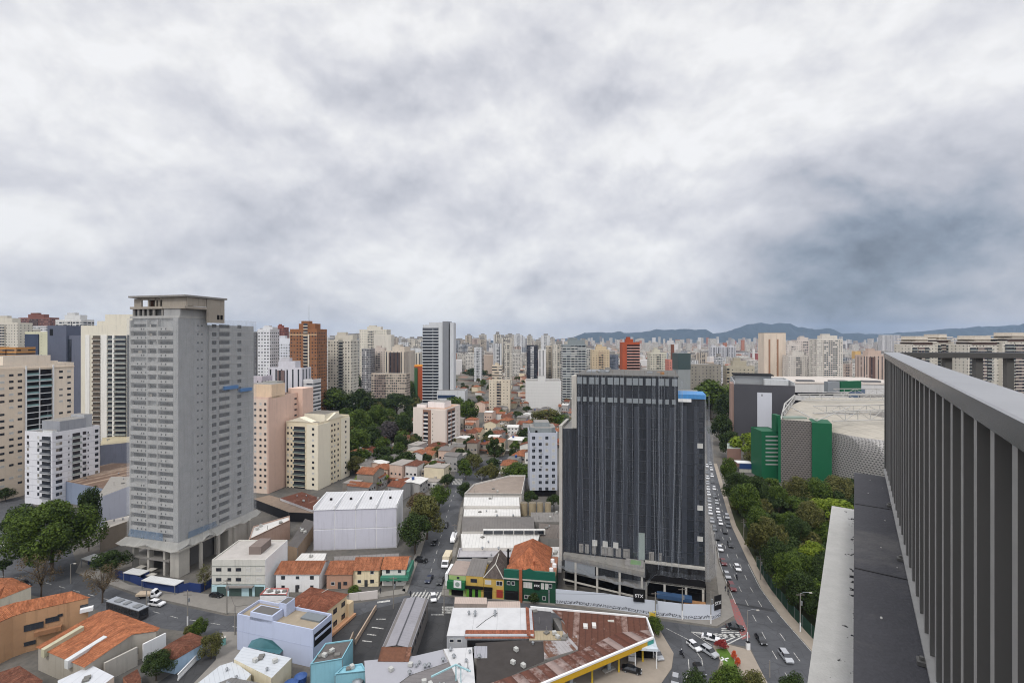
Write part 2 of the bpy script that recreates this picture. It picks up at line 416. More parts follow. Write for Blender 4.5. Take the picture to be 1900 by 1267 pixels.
def sheet(name, pts, z, m, kind="structure", thick=None):
    """flat sheet (or, with thick, a kerbed slab) through photo pixels on the ground"""
    P = [G(x, y) for x, y in pts]; b = MB()
    if thick: b.prism([(p.x, p.y) for p in P], 0.0, z, m=0)
    else:
        n = len(P); ar = sum(P[i].x * P[(i + 1) % n].y - P[(i + 1) % n].x * P[i].y for i in range(n))
        if ar < 0: P = P[::-1]
        b.face([(p.x, p.y, z) for p in P])
    o = b.build(name, m)
    if kind: o["kind"] = kind
    return o
def strip(b, a, c, w, z, m=0):
    """painted line between ground points"""
    a, c = Vector((a[0], a[1], 0)), Vector((c[0], c[1], 0)); d = (c - a).normalized(); n = Vector((-d.y, d.x, 0)) * (w / 2)
    b.face([(p.x, p.y, z) for p in (a - n, c - n, c + n, a + n)], m)
def along(pts, step):
    out = []; left = 0.0
    for a, b in zip(pts, pts[1:]):
        L = (b - a).length; s_ = left
        while s_ < L: out.append((a + (b - a) * (s_ / L), (b - a).normalized())); s_ += step
        left = s_ - L
    return out
AV_L = [(1309, 790), (1312, 860), (1317, 910), (1324, 975), (1336, 1046), (1349, 1083), (1369, 1137), (1392, 1200), (1422, 1267), (1475, 1400)]
AV_R = [(1316, 790), (1324, 860), (1338, 910), (1357, 975), (1390, 1046), (1413, 1093), (1449, 1143), (1503, 1204), (1558, 1267), (1680, 1400)]
sheet("avenue_road", AV_L + AV_R[::-1], 0.008, ASPH)
ST_L = [(756, 1100), (781, 1029), (798, 975), (822, 918), (845, 880), (872, 850)]
ST_R = [(818, 1106), (834, 1042), (844, 1002), (853, 941), (868, 900), (905, 858)]
sheet("side_street_road", ST_L + ST_R[::-1], 0.008, ASPH)
sheet("cross_street_road", [(-300, 1010), (0, 1025), (150, 1068), (260, 1108), (420, 1142), (490, 1140), (640, 1122), (756, 1104), (818, 1106), (1030, 1124), (1200, 1148), (1330, 1165), (1372, 1146), (1392, 1200), (1330, 1190),
                          (1215, 1176), (1000, 1152), (830, 1136), (740, 1142), (640, 1156), (440, 1185), (300, 1165), (140, 1120), (0, 1092), (-300, 1070)], 0.012, ASPH)
sheet("slip_road", [(1195, 1150), (1330, 1166), (1352, 1180), (1338, 1215), (1330, 1245), (1312, 1290), (1290, 1340), (1190, 1340), (1222, 1275), (1247, 1240), (1250, 1212), (1228, 1180)], 0.016, ASPH)
sheet("alley_road", [(436, 1172), (452, 1190), (330, 1300), (240, 1300)], 0.009, ASPHD)
sheet("far_crossing_road", [(838, 868), (905, 852), (980, 835), (1000, 838), (930, 866), (905, 905), (858, 893)], 0.011, ASPH)
sheet("left_road", [(-200, 930), (0, 905), (60, 935), (130, 1010), (150, 1068), (20, 1030), (-200, 1010)], 0.010, ASPH)
sheet("parking_lot", [(700, 1128), (760, 1112), (840, 1120), (832, 1215), (670, 1240), (600, 1200), (640, 1150)], 0.016, ASPHD)
sheet("station_forecourt", [(1225, 1170), (1250, 1212), (1246, 1240), (1215, 1285), (960, 1330), (960, 1240)], 0.13, PAVEW, thick=True)
# pavements with kerbs
sheet("pavement_netted_block", [(1030, 1119), (1200, 1143), (1330, 1162), (1362, 1142), (1346, 1083), (1333, 1046), (1322, 975), (1318, 975), (1326, 1046), (1333, 1100), (1338, 1144), (1200, 1128), (1030, 1099)], 0.14, PAVE, thick=True)
sheet("pavement_park", [(1390, 1046), (1413, 1093), (1449, 1143), (1503, 1204), (1558, 1267), (1600, 1267), (1520, 1195), (1470, 1140), (1432, 1093), (1404, 1046), (1366, 975), (1345, 910), (1330, 860), (1324, 860), (1338, 910), (1357, 975)], 0.14, PAVEW, thick=True)
sheet("pavement_tower", [(140, 1062), (262, 1104), (418, 1138), (500, 1136), (640, 1118), (752, 1101), (752, 1092), (640, 1108), (500, 1108), (400, 1104), (240, 1085), (150, 1040)], 0.14, PAVE, thick=True)
sheet("pavement_shops", [(819, 1100), (835, 1040), (846, 1000), (855, 941), (860, 941), (852, 1000), (843, 1040), (836, 1095), (1030, 1113), (1030, 1122), (819, 1104)], 0.14, PAVE, thick=True)
sheet("pavement_street", [(755, 1099), (780, 1029), (797, 975), (821, 918), (815, 918), (790, 975), (770, 1029), (746, 1096)], 0.14, PAVE, thick=True)
sheet("pavement_alley", [(440, 1172), (455, 1190), (436, 1240), (330, 1330), (300, 1330), (400, 1225), (412, 1172)], 0.13, PAVE, thick=True)
isl = sheet("traffic_island", [(1322, 1198), (1350, 1196), (1392, 1206), (1424, 1267), (1460, 1340), (1325, 1340), (1334, 1262), (1336, 1225)], 0.15, PAVEW, thick=True)
def island_lawn():
    P = [G(x, y) for x, y in [(1328, 1205), (1348, 1203), (1362, 1225), (1376, 1262), (1390, 1330), (1334, 1330), (1340, 1262), (1342, 1230)]]
    b = MB(); b.face([(p.x, p.y, 0.17) for p in P[::-1]]); o = b.build("lawn", GRASS); o["kind"] = "stuff"
island_lawn()
sheet("park_ground", [(1432, 1093), (1470, 1140), (1600, 1267), (1900, 1267), (1900, 900), (1345, 905), (1366, 975), (1404, 1046)], 0.02, SOIL)
# markings
mk = MB()
def px_line(pts, w, z=0.022):
    P = [G(x, y) for x, y in pts]
    for a, b in zip(P, P[1:]): strip(mk, a, b, w, z)
for f in (0.34, 0.68):
    P = [G(*a).lerp(G(*b), f) for a, b in zip(AV_L[2:], AV_R[2:])]
    for p, d in along(P, 8.0): strip(mk, p, p + d * -3.2, 0.16, 0.022)
px_line([(1324, 975), (1336, 1046), (1349, 1083), (1365, 1120)], 0.2); px_line([(1388, 1046), (1410, 1090), (1446, 1140), (1500, 1202), (1552, 1262)], 0.15)
P = [G(*a).lerp(G(*b), 0.5) for a, b in zip(ST_L, ST_R)]
for p, d in along(P, 7.0): strip(mk, p, p + d * 3.0, 0.16, 0.022)
P = [G(x, y) for x, y in [(-100, 1058), (60, 1074), (200, 1112), (330, 1146), (440, 1163)]]
for p, d in along(P, 7.0): strip(mk, p, p + d * 3.0, 0.16, 0.022)
def zebra(a, b, c, n, fill=0.5):
    """a-b: near edge, a-c: across; n bars running a->c"""
    A, B, Cc = G(*a), G(*b), G(*c)
    for i in range(n):
        p = A.lerp(B, (i + 0.5) / n); w = (B - A).length / n * fill
        strip(mk, p, p + (Cc - A), w, 0.024)
zebra((757, 1112), (815, 1112), (766, 1098), 9); zebra((820, 1124), (820, 1138), (846, 1124), 4); zebra((838, 899), (856, 899), (842, 888), 7)
zebra((1338, 1164), (1340, 1182), (1370, 1164), 5)
zebra((700, 1120), (700, 1114), (724, 1117), 1)
for i in range(8):
    t = i / 7; strip(mk, G(1283 + 64 * t, 1172 + 24 * t), G(1310 + 75 * t, 1174 + 3 * t), 0.35, 0.024)
px_line([(1283, 1172), (1322, 1198)], 0.2); px_line([(1283, 1172), (1368, 1181)], 0.2)
px_line([(1236, 1165), (1275, 1185), (1302, 1222), (1306, 1250)], 0.16, 0.026); px_line([(1277, 1222), (1279, 1245), (1268, 1267)], 0.16, 0.026)
for a, b in (((698, 1148), (716, 1148)), ((690, 1163), (712, 1166)), ((681, 1176), (698, 1178)), ((672, 1188), (690, 1190)), ((800, 1140), (824, 1140)), ((545, 1132), (560, 1129))): px_line([a, b], 0.35)
struct(mk.build("road_markings", LINE))
rb = MB(); rl = [(1349, 1112), (1362, 1110), (1380, 1150), (1392, 1182), (1377, 1186), (1366, 1152)]
P = [G(x, y) for x, y in rl]; rb.face([(p.x, p.y, 0.020) for p in P[::-1]]); struct(rb.build("red_cycle_path", REDP))
pb = MB(); P = [G(x, y) for x, y in [(1365, 1121), (1440, 1136), (1434, 1130), (1364, 1118)]]; pb.face([(p.x, p.y, 0.020) for p in P]); struct(pb.build("asphalt_patch_path", asphalt_mat("new_asphalt", (58, 58, 60))))
def hills():
    prof = [(600, 632), (800, 632), (900, 632), (1010, 631), (1060, 626), (1085, 617), (1120, 617), (1180, 617), (1215, 613), (1265, 611), (1300, 613), (1318, 619), (1352, 615), (1375, 609), (1395, 601), (1418, 599), (1435, 602), (1458, 600), (1472, 607), (1500, 611), (1535, 613), (1560, 618),
            (1600, 620), (1670, 618), (1700, 615), (1760, 610), (1800, 609), (1860, 604), (1920, 602), (2000, 600), (2200, 606), (2500, 620)]
    xs = np.arange(560, 2520, 6)
    ys = np.interp(xs, [p[0] for p in prof], [p[1] for p in prof])
    b = MB(); Yc = 9000; rows = []
    for x, y in zip(xs, ys):
        top = max(H + (PY - y) * Yc / F, 30) + rnd.uniform(-8, 8); r = []
        for j, (dy, k) in enumerate(((-1500, 0.0), (-1000, 0.28), (-600, 0.55), (-250, 0.85), (0, 1.0), (500, 0.7), (1400, 0.0))):
            wob = 1 + 0.25 * math.sin(x * 0.021 * (j + 1) + j * 2) * (0 < k < 1)
            r.append(((x - PX) / F * Yc * (1 + dy / Yc * 0.5), Yc + dy + 180 * math.sin(x * 0.03 + j), max(-2, top * k * wob if k < 1 else top)))
        rows.append(r)
    for A, B in zip(rows, rows[1:]):
        for j in range(len(A) - 1): b.face([A[j], B[j], B[j + 1], A[j + 1]])
    t = NT("forest_hill"); a = t.noise(t.pos(), 0.004, 6, 0.65)  # blue of the distant haze is mixed into the forest colour
    struct(b.build("hills", t.fin(t.mix(a, lin((46, 58, 66)), lin((62, 74, 76))), 0.95, 0.1)))
hills()

# ------------------------------------------------------------------ the balcony the photograph was taken from
def balcony():
    th = math.atan(636 / 900)
    u = Vector((math.sin(th), math.cos(th), 0)); n = Vector((math.cos(th), -math.sin(th), 0))
    # local frame: x = across (d), y = along the railing (t), z from eye height
    rz = -th
    RAIL = plain("railing_enamel", (92, 91, 90), 0.27, 0.62, 0, 0.05, 6.0)
    t = NT("dark_membrane"); a = t.noise(t.pos(), 3.0, 6, 0.7); b2 = t.noise(t.pos(), 60, 2, 0.6)
    MEMB = t.fin(t.mix(t.ramp(t.noise(t.pos(), 1.1, 7, .75), [(.48, 0.0), (.62, .5)]), t.mix(t.m('MULTIPLY', a, b2), lin((58, 58, 62)), lin((88, 88, 94))), lin((104, 102, 100))), 0.8, 0.3, 0, b2, 0.15)
    root = empty("balcony_edge", (0, 0, H), rz)
    tag(root, "dark membrane covered balcony ledge with pale concrete cornice outside the grey railing", "balcony")
    m = MB().box(-0.004, 2.6, -3, 5.30, -1.62, -1.20); m.build("ledge", MEMB, root)
    t = NT("cornice_concrete"); a = t.noise(t.pos(), 9, 6, 0.7); f = t.noise(t.pos(), 70, 3, 0.6)
    sx = t.sep(t.n("ShaderNodeTexCoord").outputs["Object"])
    edge = t.ramp(sx[0], [(0.0, 0.0), (1.0, 1.0)])
    spot = t.noise(t.pos((1, 1, .2)), 15, 5, 0.62)
    near = t.m('MULTIPLY', t.m('POWER', t.m('MAXIMUM', t.m('ADD', sx[0], 0.2), 0.0), 1.5), 2.1)
    msk = t.ramp(t.m('ADD', spot, near), [(0.74, 0.0), (0.755, 1.0)])
    c = t.mix(a, lin((164, 163, 160)), lin((196, 195, 192)))
    c = t.mix(t.m('MULTIPLY', f, 0.25), c, lin((120, 119, 117)))
    CORN = t.fin(t.mix(msk, c, lin((34, 34, 38))), 0.9, 0.2, 0, t.m('ADD', f, msk), 0.2)
    MB().box(-0.185, -0.006, -3, 5.72, -2.0, -1.65).build("cornice", CORN, root)
    MB().box(2.61, 9, -12, 4.4, -1.6, 3.4).build("penthouse_wall", paint((120, 118, 116)), root)
    wall = MB().box(0.02, 9, -12, 5.2, -H, -2.02); wall.build("wall", paint((150, 148, 145)), root)
    MB().box(-0.006, 9, -3, 5.2, -2.02, -1.64).build("slab_edge", CONC, root)
    rail = empty("balcony_railing", (0, 0, H), rz)
    tag(rail, "grey enamelled metal balcony railing with flat top rail and close upright bars", "railing")
    d0, d1, z1, z0 = 0.2166, 0.327, -0.130, -0.179
    hr = MB(); e = 0.004
    prof = [(d0, z0), (d1, z0), (d1, z1 - e), (d1 - e, z1), (d0 + e, z1), (d0, z1 - e)]
    ys = (-2.5, 5.62)
    for i in range(len(prof)):
        a, b = prof[i], prof[(i + 1) % len(prof)]
        hr.face([(a[0], ys[1], a[1]), (b[0], ys[1], b[1]), (b[0], ys[0], b[1]), (a[0], ys[0], a[1])])
    hr.face([(p[0], ys[0], p[1]) for p in prof[::-1]]); hr.face([(p[0], ys[1], p[1]) for p in prof])
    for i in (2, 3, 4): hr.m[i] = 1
    t = NT("sky_sheen_rail_top"); a = t.noise(t.pos((1, 1, 1)), 5, 7, .7); b2 = t.noise(t.pos(), 90, 3, .6)
    TOP = t.fin(t.mix(t.m('MULTIPLY', a, .8), t.mix(t.m('MULTIPLY', b2, .5), lin((168, 168, 170)), lin((140, 140, 142))), lin((126, 126, 128))), .34, .6)  # top face painted paler in place of the sky's reflection
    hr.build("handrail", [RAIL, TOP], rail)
    BARM = plain("railing_bar_enamel", (98, 97, 95), 0.4, 0.5, 0, 0.05, 6.0)
    bar = MB().box(d0 + 0.012, d0 + 0.105, -0.018, 0.018, -1.18, z0 - 0.001)
    for i, f in enumerate(bar.f):                     # outer edge painted paler, standing in for the light it catches
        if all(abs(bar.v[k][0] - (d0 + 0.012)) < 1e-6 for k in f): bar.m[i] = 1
    bm = bar.mesh("baluster", [BARM, plain("edge_light_and_dust", (150, 149, 147), .5, .5, 0, .25, 9.0)])
    y = 0.35
    while y < 5.5:
        link("baluster", bm, rail, (0, y, 0)); y += 0.17
    MB().box(d0 + 0.005, d0 + 0.107, 5.54, 5.62, -1.2, z0 - 0.001).build("corner_post", RAIL, rail)
    MB().box(d0 - 0.004, d0 + 0.11, -2, 5.54, -1.192, -1.181).build("bottom_rail", plain("edge_light_and_dust", (150, 149, 147), .5, .5, 0, .25, 9.0), rail)
    foot = MB().box(d0 - 0.03, d0 + 0.03, -0.02, 0.02, -1.198, -1.184).cyl(d0 - 0.015, 0, -1.183, -1.172, .008, .008, 6).mesh("foot_bracket", BARM)
    for y in (1.3, 2.33, 3.35, 4.37): link("foot_bracket", foot, rail, (0, y, 0))
    seam = MB().box(0.0, 2.6, -0.004, 0.004, -1.1995, -1.1965).mesh("membrane_joint", plain("joint_sealant", (40, 40, 42), .7))
    for y in (0.7, 1.9, 3.1, 4.3): link("membrane_joint", seam, root, (0, y, 0))
    fl = random.Random(2)
    sp = MB().cyl(0, 0, -1.1995, -1.1975, .011, .011, 6).mesh("mortar_fleck", plain("mortar_fleck", (176, 174, 170), .9))
    for i in range(9): o = link("mortar_fleck", sp, root, (fl.uniform(.02, .19), fl.uniform(1.0, 5.1), 0)); k = fl.uniform(.15, .55); o.scale = (k, k * fl.uniform(.5, 2.2), 1)
    # the return leg of the railing, beyond the corner
    c0 = u * 5.6 + n * 0.27
    back = empty("return_railing", (c0.x, c0.y, H), R(-4))
    tag(back, "far return leg of the grey balcony railing with wide open bars", "railing")
    MB().box(0.02, 3.2, -0.05, 0.055, z0, z1 - 0.001).build("handrail", RAIL, back)
    bm2 = MB().box(-0.03, 0.03, -0.02, 0.02, -1.18, z0 - 0.001).mesh("baluster", BARM)
    for i in range(12): link("baluster", bm2, back, (0.22 + 0.26 * i, 0, 0))
balcony()

# ------------------------------------------------------------------ buildings
OCC = []                                             # (x, y, radius) of what already stands somewhere
WINM = {}
def window_mesh(w, h, style):
    k = (round(w, 2), round(h, 2), style)
    if k in WINM: return WINM[k]
    fr = {"w": FRAMEW, "d": FRAMED, "b": FRAMED, "s": FRAMEW, "c": FRAMEW}[style[0]]
    gl = {"s": SHUT, "b": GLASSB, "c": CURT}.get(style[0], GLASS)
    b = MB(); e = 0.09
    x0, x1 = -w / 2, w / 2
    b.box(x0, x0 + e, -0.07, 0.02, 0, h, 0); b.box(x1 - e, x1, -0.07, 0.02, 0, h, 0)
    b.box(x0 + e, x1 - e, -0.07, 0.02, 0, e, 0); b.box(x0 + e, x1 - e, -0.07, 0.02, h - e, h, 0)
    nb = max(1, int(round(w / 1.1)))
    if style[0] != "s":
        for i in range(1, nb):
            xm = x0 + w * i / nb; b.box(xm - 0.03, xm + 0.03, -0.06, 0.02, e, h - e, 0)
    b.face([(x0 + e, -0.02, e), (x1 - e, -0.02, e), (x1 - e, -0.02, h - e), (x0 + e, -0.02, h - e)], 1)
    WINM[k] = b.mesh("window", [fr, gl]); return WINM[k]
ACM = MB().box(-.4, .4, -.5, 0, 0, .6).mesh("air_conditioner", plain("air_conditioner_shell", (176, 176, 172), .6))
class Bld:
    """a building set by its front: pixel columns, ground row (or depth Y) and roof row. Local x runs along the front, y back, z up."""
    def __init__(s, name, label, cat, xl, xr, Y=None, base=None, top=None, h=None, th=-14.0, anchor='r', depth=14.0, xs=None, group=None, occ=True):
        if Y is None: Y = H * F / (base - PY)
        a = R(th); dv = Vector((math.cos(a), math.sin(a))); nv = Vector((-math.sin(a), math.cos(a)))
        A = Vector(((xr if anchor == 'r' else xl) - PX, F)) * (Y / F)
        px = xl if anchor == 'r' else xr; sg = -1 if anchor == 'r' else 1
        k = (px - PX) / F
        t = (k * A.y - A.x) / (sg * dv.x - k * sg * dv.y)
        s.W = abs(t); s.h = h if h is not None else hz(top, Y)
        o = A + dv * (-s.W if anchor == 'r' else 0)
        if xs is not None:
            k = (xs - PX) / F; q = o + dv * (s.W if anchor == 'r' else 0)
            depth = (k * q.y - q.x) / (nv.x - k * nv.y)
            if depth < 3: depth = 12.0
        s.D = min(abs(depth), 70); s.o, s.dv, s.nv, s.a = o, dv, nv, a
        s.root = empty(name, (o.x, o.y, 0), a); tag(s.root, label, cat, group)
        c = o + dv * s.W / 2 + nv * s.D / 2
        if occ: OCC.append((c.x, c.y, max(s.W, s.D) * 0.62))
        s._w = []
    def u(s, px):
        """distance along the front of the point seen in photo column px"""
        k = (px - PX) / F; return (k * s.o.y - s.o.x) / (s.dv.x - k * s.dv.y)
    def part(s, name, mb, mats): return mb.build(name, mats, s.root)
    def shell(s, wall, roof=None, parapet=0.9, z0=0.0, h=None, name="wall"):
        h = h or s.h; b = MB(); W, D = s.W, s.D
        b.prism([(0, 0), (W, 0), (W, D), (0, D)], z0, h - parapet, 0, 1)
        if parapet > 0.05:
            p = 0.25
            for q in ((0, W, 0, p), (0, W, D - p, D), (0, p, p, D - p), (W - p, W, p, D - p)): b.box(*q, h - parapet, h, 0, 0)
        return s.part(name, b, [wall, roof or CONC])
    def box(s, name, m, x0, x1, y0, y1, z0, z1, mt=None):
        return MB().box(x0, x1, y0, y1, z0, z1, 0, 1 if mt else 0).build(name, [m, mt] if mt else m, s.root)
    def win(s, face, u, z, w=1.4, h=1.3, st="d"): s._w.append((face, u, z, w, h, st))
    def grid(s, face, us, z0, nf, fh, w=1.4, h=1.3, st="d", mixs=0.2, seed=1, skip=0.0):
        r = random.Random(seed)
        for k in range(nf):
            for u in us:
                if r.random() < skip: continue
                q = st if r.random() > mixs + .12 else ("s" if r.random() < 0.45 else ("c" if r.random() < .6 else "w"))
                if r.random() < .07: link("air_conditioner", ACM, s.root, {"f": (u + w * .3, 0, z0 + k * fh - .75), "r": (s.W, u + w * .3, z0 + k * fh - .75), "l": (0, u, z0 + k * fh - .75)}[face], {"f": 0, "r": R(90), "l": R(-90)}[face])
                s.win(face, u, z0 + k * fh, w, h, q)
    def flush(s, limit=100):
        """the first hundred (topmost) windows become parts of their own, the rest one part of kind stuff"""
        ws = sorted(s._w, key=lambda q: -q[2]); rest = MB(); nrest = 0
        for i, (f, u, z, w, h, st) in enumerate(ws):
            x, y, rz = {'f': (u, 0, 0), 'r': (s.W, u, R(90)), 'l': (0, u, R(-90)), 'b': (u, s.D, R(180))}[f]
            me = window_mesh(w, h, st)
            if i < limit: link("window", me, s.root, (x, y, z), rz)
            else:
                c, sn = math.cos(rz), math.sin(rz); mo = {"s": 1}.get(st[0], 0); nrest += 1
                for dy, e, m in ((-0.06, 0.0, 2), (-0.075, 0.09, mo)):
                    pts = [(-w / 2 + e, dy, e), (w / 2 - e, dy, e), (w / 2 - e, dy, h - e), (-w / 2 + e, dy, h - e)]
                    rest.face([(x + p[0] * c - p[1] * sn, y + p[0] * sn + p[1] * c, z + p[2]) for p in pts], m)
        if nrest:
            o = rest.build("remaining_window", [GLASS, SHUT, FRAMED], s.root); o["kind"] = "stuff"
        s._w = []
    def balconies(s, face, u0, u1, z0, nf, fh, out=1.3, slabm=None, railm=None, rail=1.0, recess=None, name="balcony"):
        """one balcony per floor: slab and parapet, a dark glazed opening behind"""
        slabm = slabm or WHITE; railm = railm or slabm
        w = u1 - u0; b = MB()
        b.box(0, w, -out, 0.02, -0.18, 0.0, 0)
        b.box(0, w, -out, -out + 0.08, 0, rail, 1); b.box(0, 0.08, -out + 0.08, 0, 0, rail, 1); b.box(w - 0.08, w, -out + 0.08, 0, 0, rail, 1)
        b.face([(0.1, -0.03, 0.02), (w - 0.1, -0.03, 0.02), (w - 0.1, -0.03, fh - 0.5), (0.1, -0.03, fh - 0.5)], 2)
        me = b.mesh(name, [slabm, railm, recess or GLASS])
        for k in range(nf):
            z = z0 + k * fh
            if face == 'f': link(name, me, s.root, (u0, 0, z), 0)
            elif face == 'r': link(name, me, s.root, (s.W, u0, z), R(90))
            else: link(name, me, s.root, (0, u1, z), R(-90))
    def roofbox(s, name, m, fx0, fx1, fy0, fy1, hh, mt=None, base=None):
        z = s.h - 0.9 if base is None else base
        return s.box(name, m, s.W * fx0, s.W * fx1, s.D * fy0, s.D * fy1, z, s.h + hh, mt or CONC)

CLUTM = plain("grey_pipe", (120, 120, 118), .6)
CLUT = [MB().cyl(0, 0, 0, .5, .2, .2, 8).cyl(0, 0, .51, .8, .36, .15, 8).mesh("roof_vent", STEEL), MB().box(-.5, .5, -.4, .4, .1, .8).box(-.45, -.35, -.3, .3, 0, .1).box(.35, .45, -.3, .3, 0, .1).mesh("air_conditioner", plain("air_conditioner_shell", (176, 176, 172), .6)),
        MB().cyl(0, 0, 0, 1.5, .09, .09, 6).mesh("vent_pipe", CLUTM), MB().box(-.6, .6, -.5, .5, 0, .35).mesh("roof_hatch", plain("hatch_cover", (110, 108, 104), .8))]
def poly_bld(name, label, cat, roof, z, wall, roofm, base_z=0.0, group=None, parapet=0.0, rim=None):
    """flat-roofed building from the photo pixels of its roof corners at height z"""
    P = [G(x, y, z) for x, y in roof]; c = sum(P, Vector()) / len(P)
    root = empty(name, (c.x, c.y, 0)); tag(root, label, cat, group)
    Q = [(p.x - c.x, p.y - c.y) for p in P]
    ar = sum(Q[i][0] * Q[(i + 1) % len(Q)][1] - Q[(i + 1) % len(Q)][0] * Q[i][1] for i in range(len(Q)))
    if ar < 0: Q = Q[::-1]
    w = MB(); u = 0
    for i in range(len(Q)): u = w.wallq(Q[i], Q[(i + 1) % len(Q)], base_z, z + parapet, 0, u)
    w.build("wall", wall, root)
    d = Vector(Q[1]) - Vector(Q[0]); d.normalize(); n = Vector((-d.y, d.x))
    b = MB(); b.face([(q[0], q[1], z - 0.01 if parapet else z) for q in Q], 0, [(Vector(q).dot(d), Vector(q).dot(n)) for q in Q])
    b.build("roof", roofm, root)
    if parapet:
        r = MB(); pw = 0.22
        for i in range(len(Q)):
            a, e = Vector(Q[i]), Vector(Q[(i + 1) % len(Q)]); t = (e - a).normalized(); m = Vector((-t.y, t.x)) * pw
            r.prism([tuple(a), tuple(e), tuple(e + m), tuple(a + m)], z - 0.05, z + parapet + 0.003 * i + 0.003)
        r.build("parapet", rim or wall, root)
    rad = max((Vector(q)).length for q in Q); OCC.append((c.x, c.y, rad * 0.9))
    g = random.Random(len(OCC)); zr = z + 0.03
    if rad > 3.5 and cat != "canopy":                     # what collects on a roof: vents, tanks, pipes, small machines
        for k in range(g.randint(2, 5)):
            a, e, f = Vector(Q[g.randrange(len(Q))]), Vector(Q[g.randrange(len(Q))]), g.uniform(.25, .75); p = a.lerp(e, f) * g.uniform(.3, .75)
            kd = g.randrange(4)
            if kd == 0: link("roof_vent", CLUT[0], root, (p.x, p.y, zr), g.uniform(0, 3))
            elif kd == 1: link("air_conditioner", CLUT[1], root, (p.x, p.y, zr), g.uniform(0, 3))
            elif kd == 2: link("vent_pipe", CLUT[2], root, (p.x, p.y, zr))
            else: link("roof_hatch", CLUT[3], root, (p.x, p.y, zr), g.uniform(0, 1))
    for i in range(len(Q)):
        q = Vector(Q[i]); MB().cyl(q.x * 1.012, q.y * 1.012, base_z + .05, z - .1, .07, .07, 5).build("downpipe", CLUTM, root)
    return root, c, Q
def roof_face(b, P, eave=(0, 1), m=0):
    """tiled slope: UV u along the eave edge, v up the slope"""
    a, e = Vector(P[eave[0]]), Vector(P[eave[1]]); u = (e - a).normalized()
    nrm = (Vector(P[1]) - Vector(P[0])).cross(Vector(P[2]) - Vector(P[0]))
    if nrm.z < 0: P = P[::-1]; nrm = -nrm
    v = nrm.normalized().cross(u)
    b.face(P, m, [((Vector(p) - a).dot(u), (Vector(p) - a).dot(v)) for p in P])
def house_mesh(w, d, he, hr, kind, over=0.45):
    """(wall MB, roof MB) of a house with front on y=0; gable ridge along x ('x'), along y ('y'), hip ('h') or flat ('f')"""
    wl, rf = MB(), MB()
    wl.prism([(0, 0), (w, 0), (w, d), (0, d)], 0, he, 0)
    o = over; x0, x1, y0, y1 = -o, w + o, -o, d + o; ze = he + 0.02
    if kind == 'f':
        rf.box(-0.12, w + 0.12, -0.12, d + 0.12, he + 0.01, he + 0.35)
    elif kind == 'x':
        zr = hr; ym = d / 2
        roof_face(rf, [(x0, y0, ze), (x1, y0, ze), (x1, ym, zr), (x0, ym, zr)]); roof_face(rf, [(x1, y1, ze), (x0, y1, ze), (x0, ym, zr), (x1, ym, zr)])
        wl.face([(0, 0, he), (0, ym, zr - 0.15), (0, d, he)]); wl.face([(w, 0, he), (w, ym, zr - 0.15), (w, d, he)])
    elif kind == 'y':
        zr = hr; xm = w / 2
        roof_face(rf, [(x0, y1, ze), (x0, y0, ze), (xm, y0, zr), (xm, y1, zr)]); roof_face(rf, [(x1, y0, ze), (x1, y1, ze), (xm, y1, zr), (xm, y0, zr)])
        wl.face([(0, 0, he), (w, 0, he), (xm, 0, zr - 0.15)]); wl.face([(0, d, he), (w, d, he), (xm, d, zr - 0.15)])
    else:
        k = min(w, d) / 2; a, c = (x0 + k, (y0 + y1) / 2, hr), (x1 - k, (y0 + y1) / 2, hr)
        if w < d: a, c = ((x0 + x1) / 2, y0 + k, hr), ((x0 + x1) / 2, y1 - k, hr)
        p = [(x0, y0, ze), (x1, y0, ze), (x1, y1, ze), (x0, y1, ze)]
        if w >= d:
            roof_face(rf, [p[0], p[1], c, a]); roof_face(rf, [p[1], p[2], c]); roof_face(rf, [p[2], p[3], a, c]); roof_face(rf, [p[3], p[0], a])
        else:
            roof_face(rf, [p[0], p[1], a]); roof_face(rf, [p[1], p[2], c, a]); roof_face(rf, [p[2], p[3], c]); roof_face(rf, [p[3], p[0], a, c])
    return wl, rf
ORANGE = tiles((176, 112, 78), .6, .35); ORANGE2 = tiles((158, 102, 74), .55, .5); BROWNT = tiles((134, 82, 62), .55, .5); RUSTT = tiles((118, 76, 60), .55, .5); GREYT = tiles((108, 104, 102), 0.7, 0.2)
def house(name, label, x, y, rz, w, d, he, hr, kind, wall, roof, group=None, wins=0, doors=False, cat="house", occ=True):
    root = empty(name, (x, y, 0), rz); tag(root, label, cat, group)
    wl, rf = house_mesh(w, d, he, hr, kind)
    wl.build("wall", wall, root); rf.build("roof", roof, root)
    fl = 2 if he > 4.6 else 1
    for k in range(wins):
        for f in range(fl):
            link("window", window_mesh(1.2, 1.1, "wd"[(k + f) % 2]), root, (w * (k + 0.5) / wins, 0, 1.1 + f * 2.8), 0)
    if doors: MB().box(w * 0.45, w * 0.45 + 1.0, -0.05, 0.05, 0.02, 2.1).build("door", FRAMED, root)
    c = Vector((x, y)) + Matrix.Rotation(rz, 2) @ Vector((w / 2, d / 2)); 
    if occ: OCC.append((c.x, c.y, max(w, d) * 0.6))
    return root

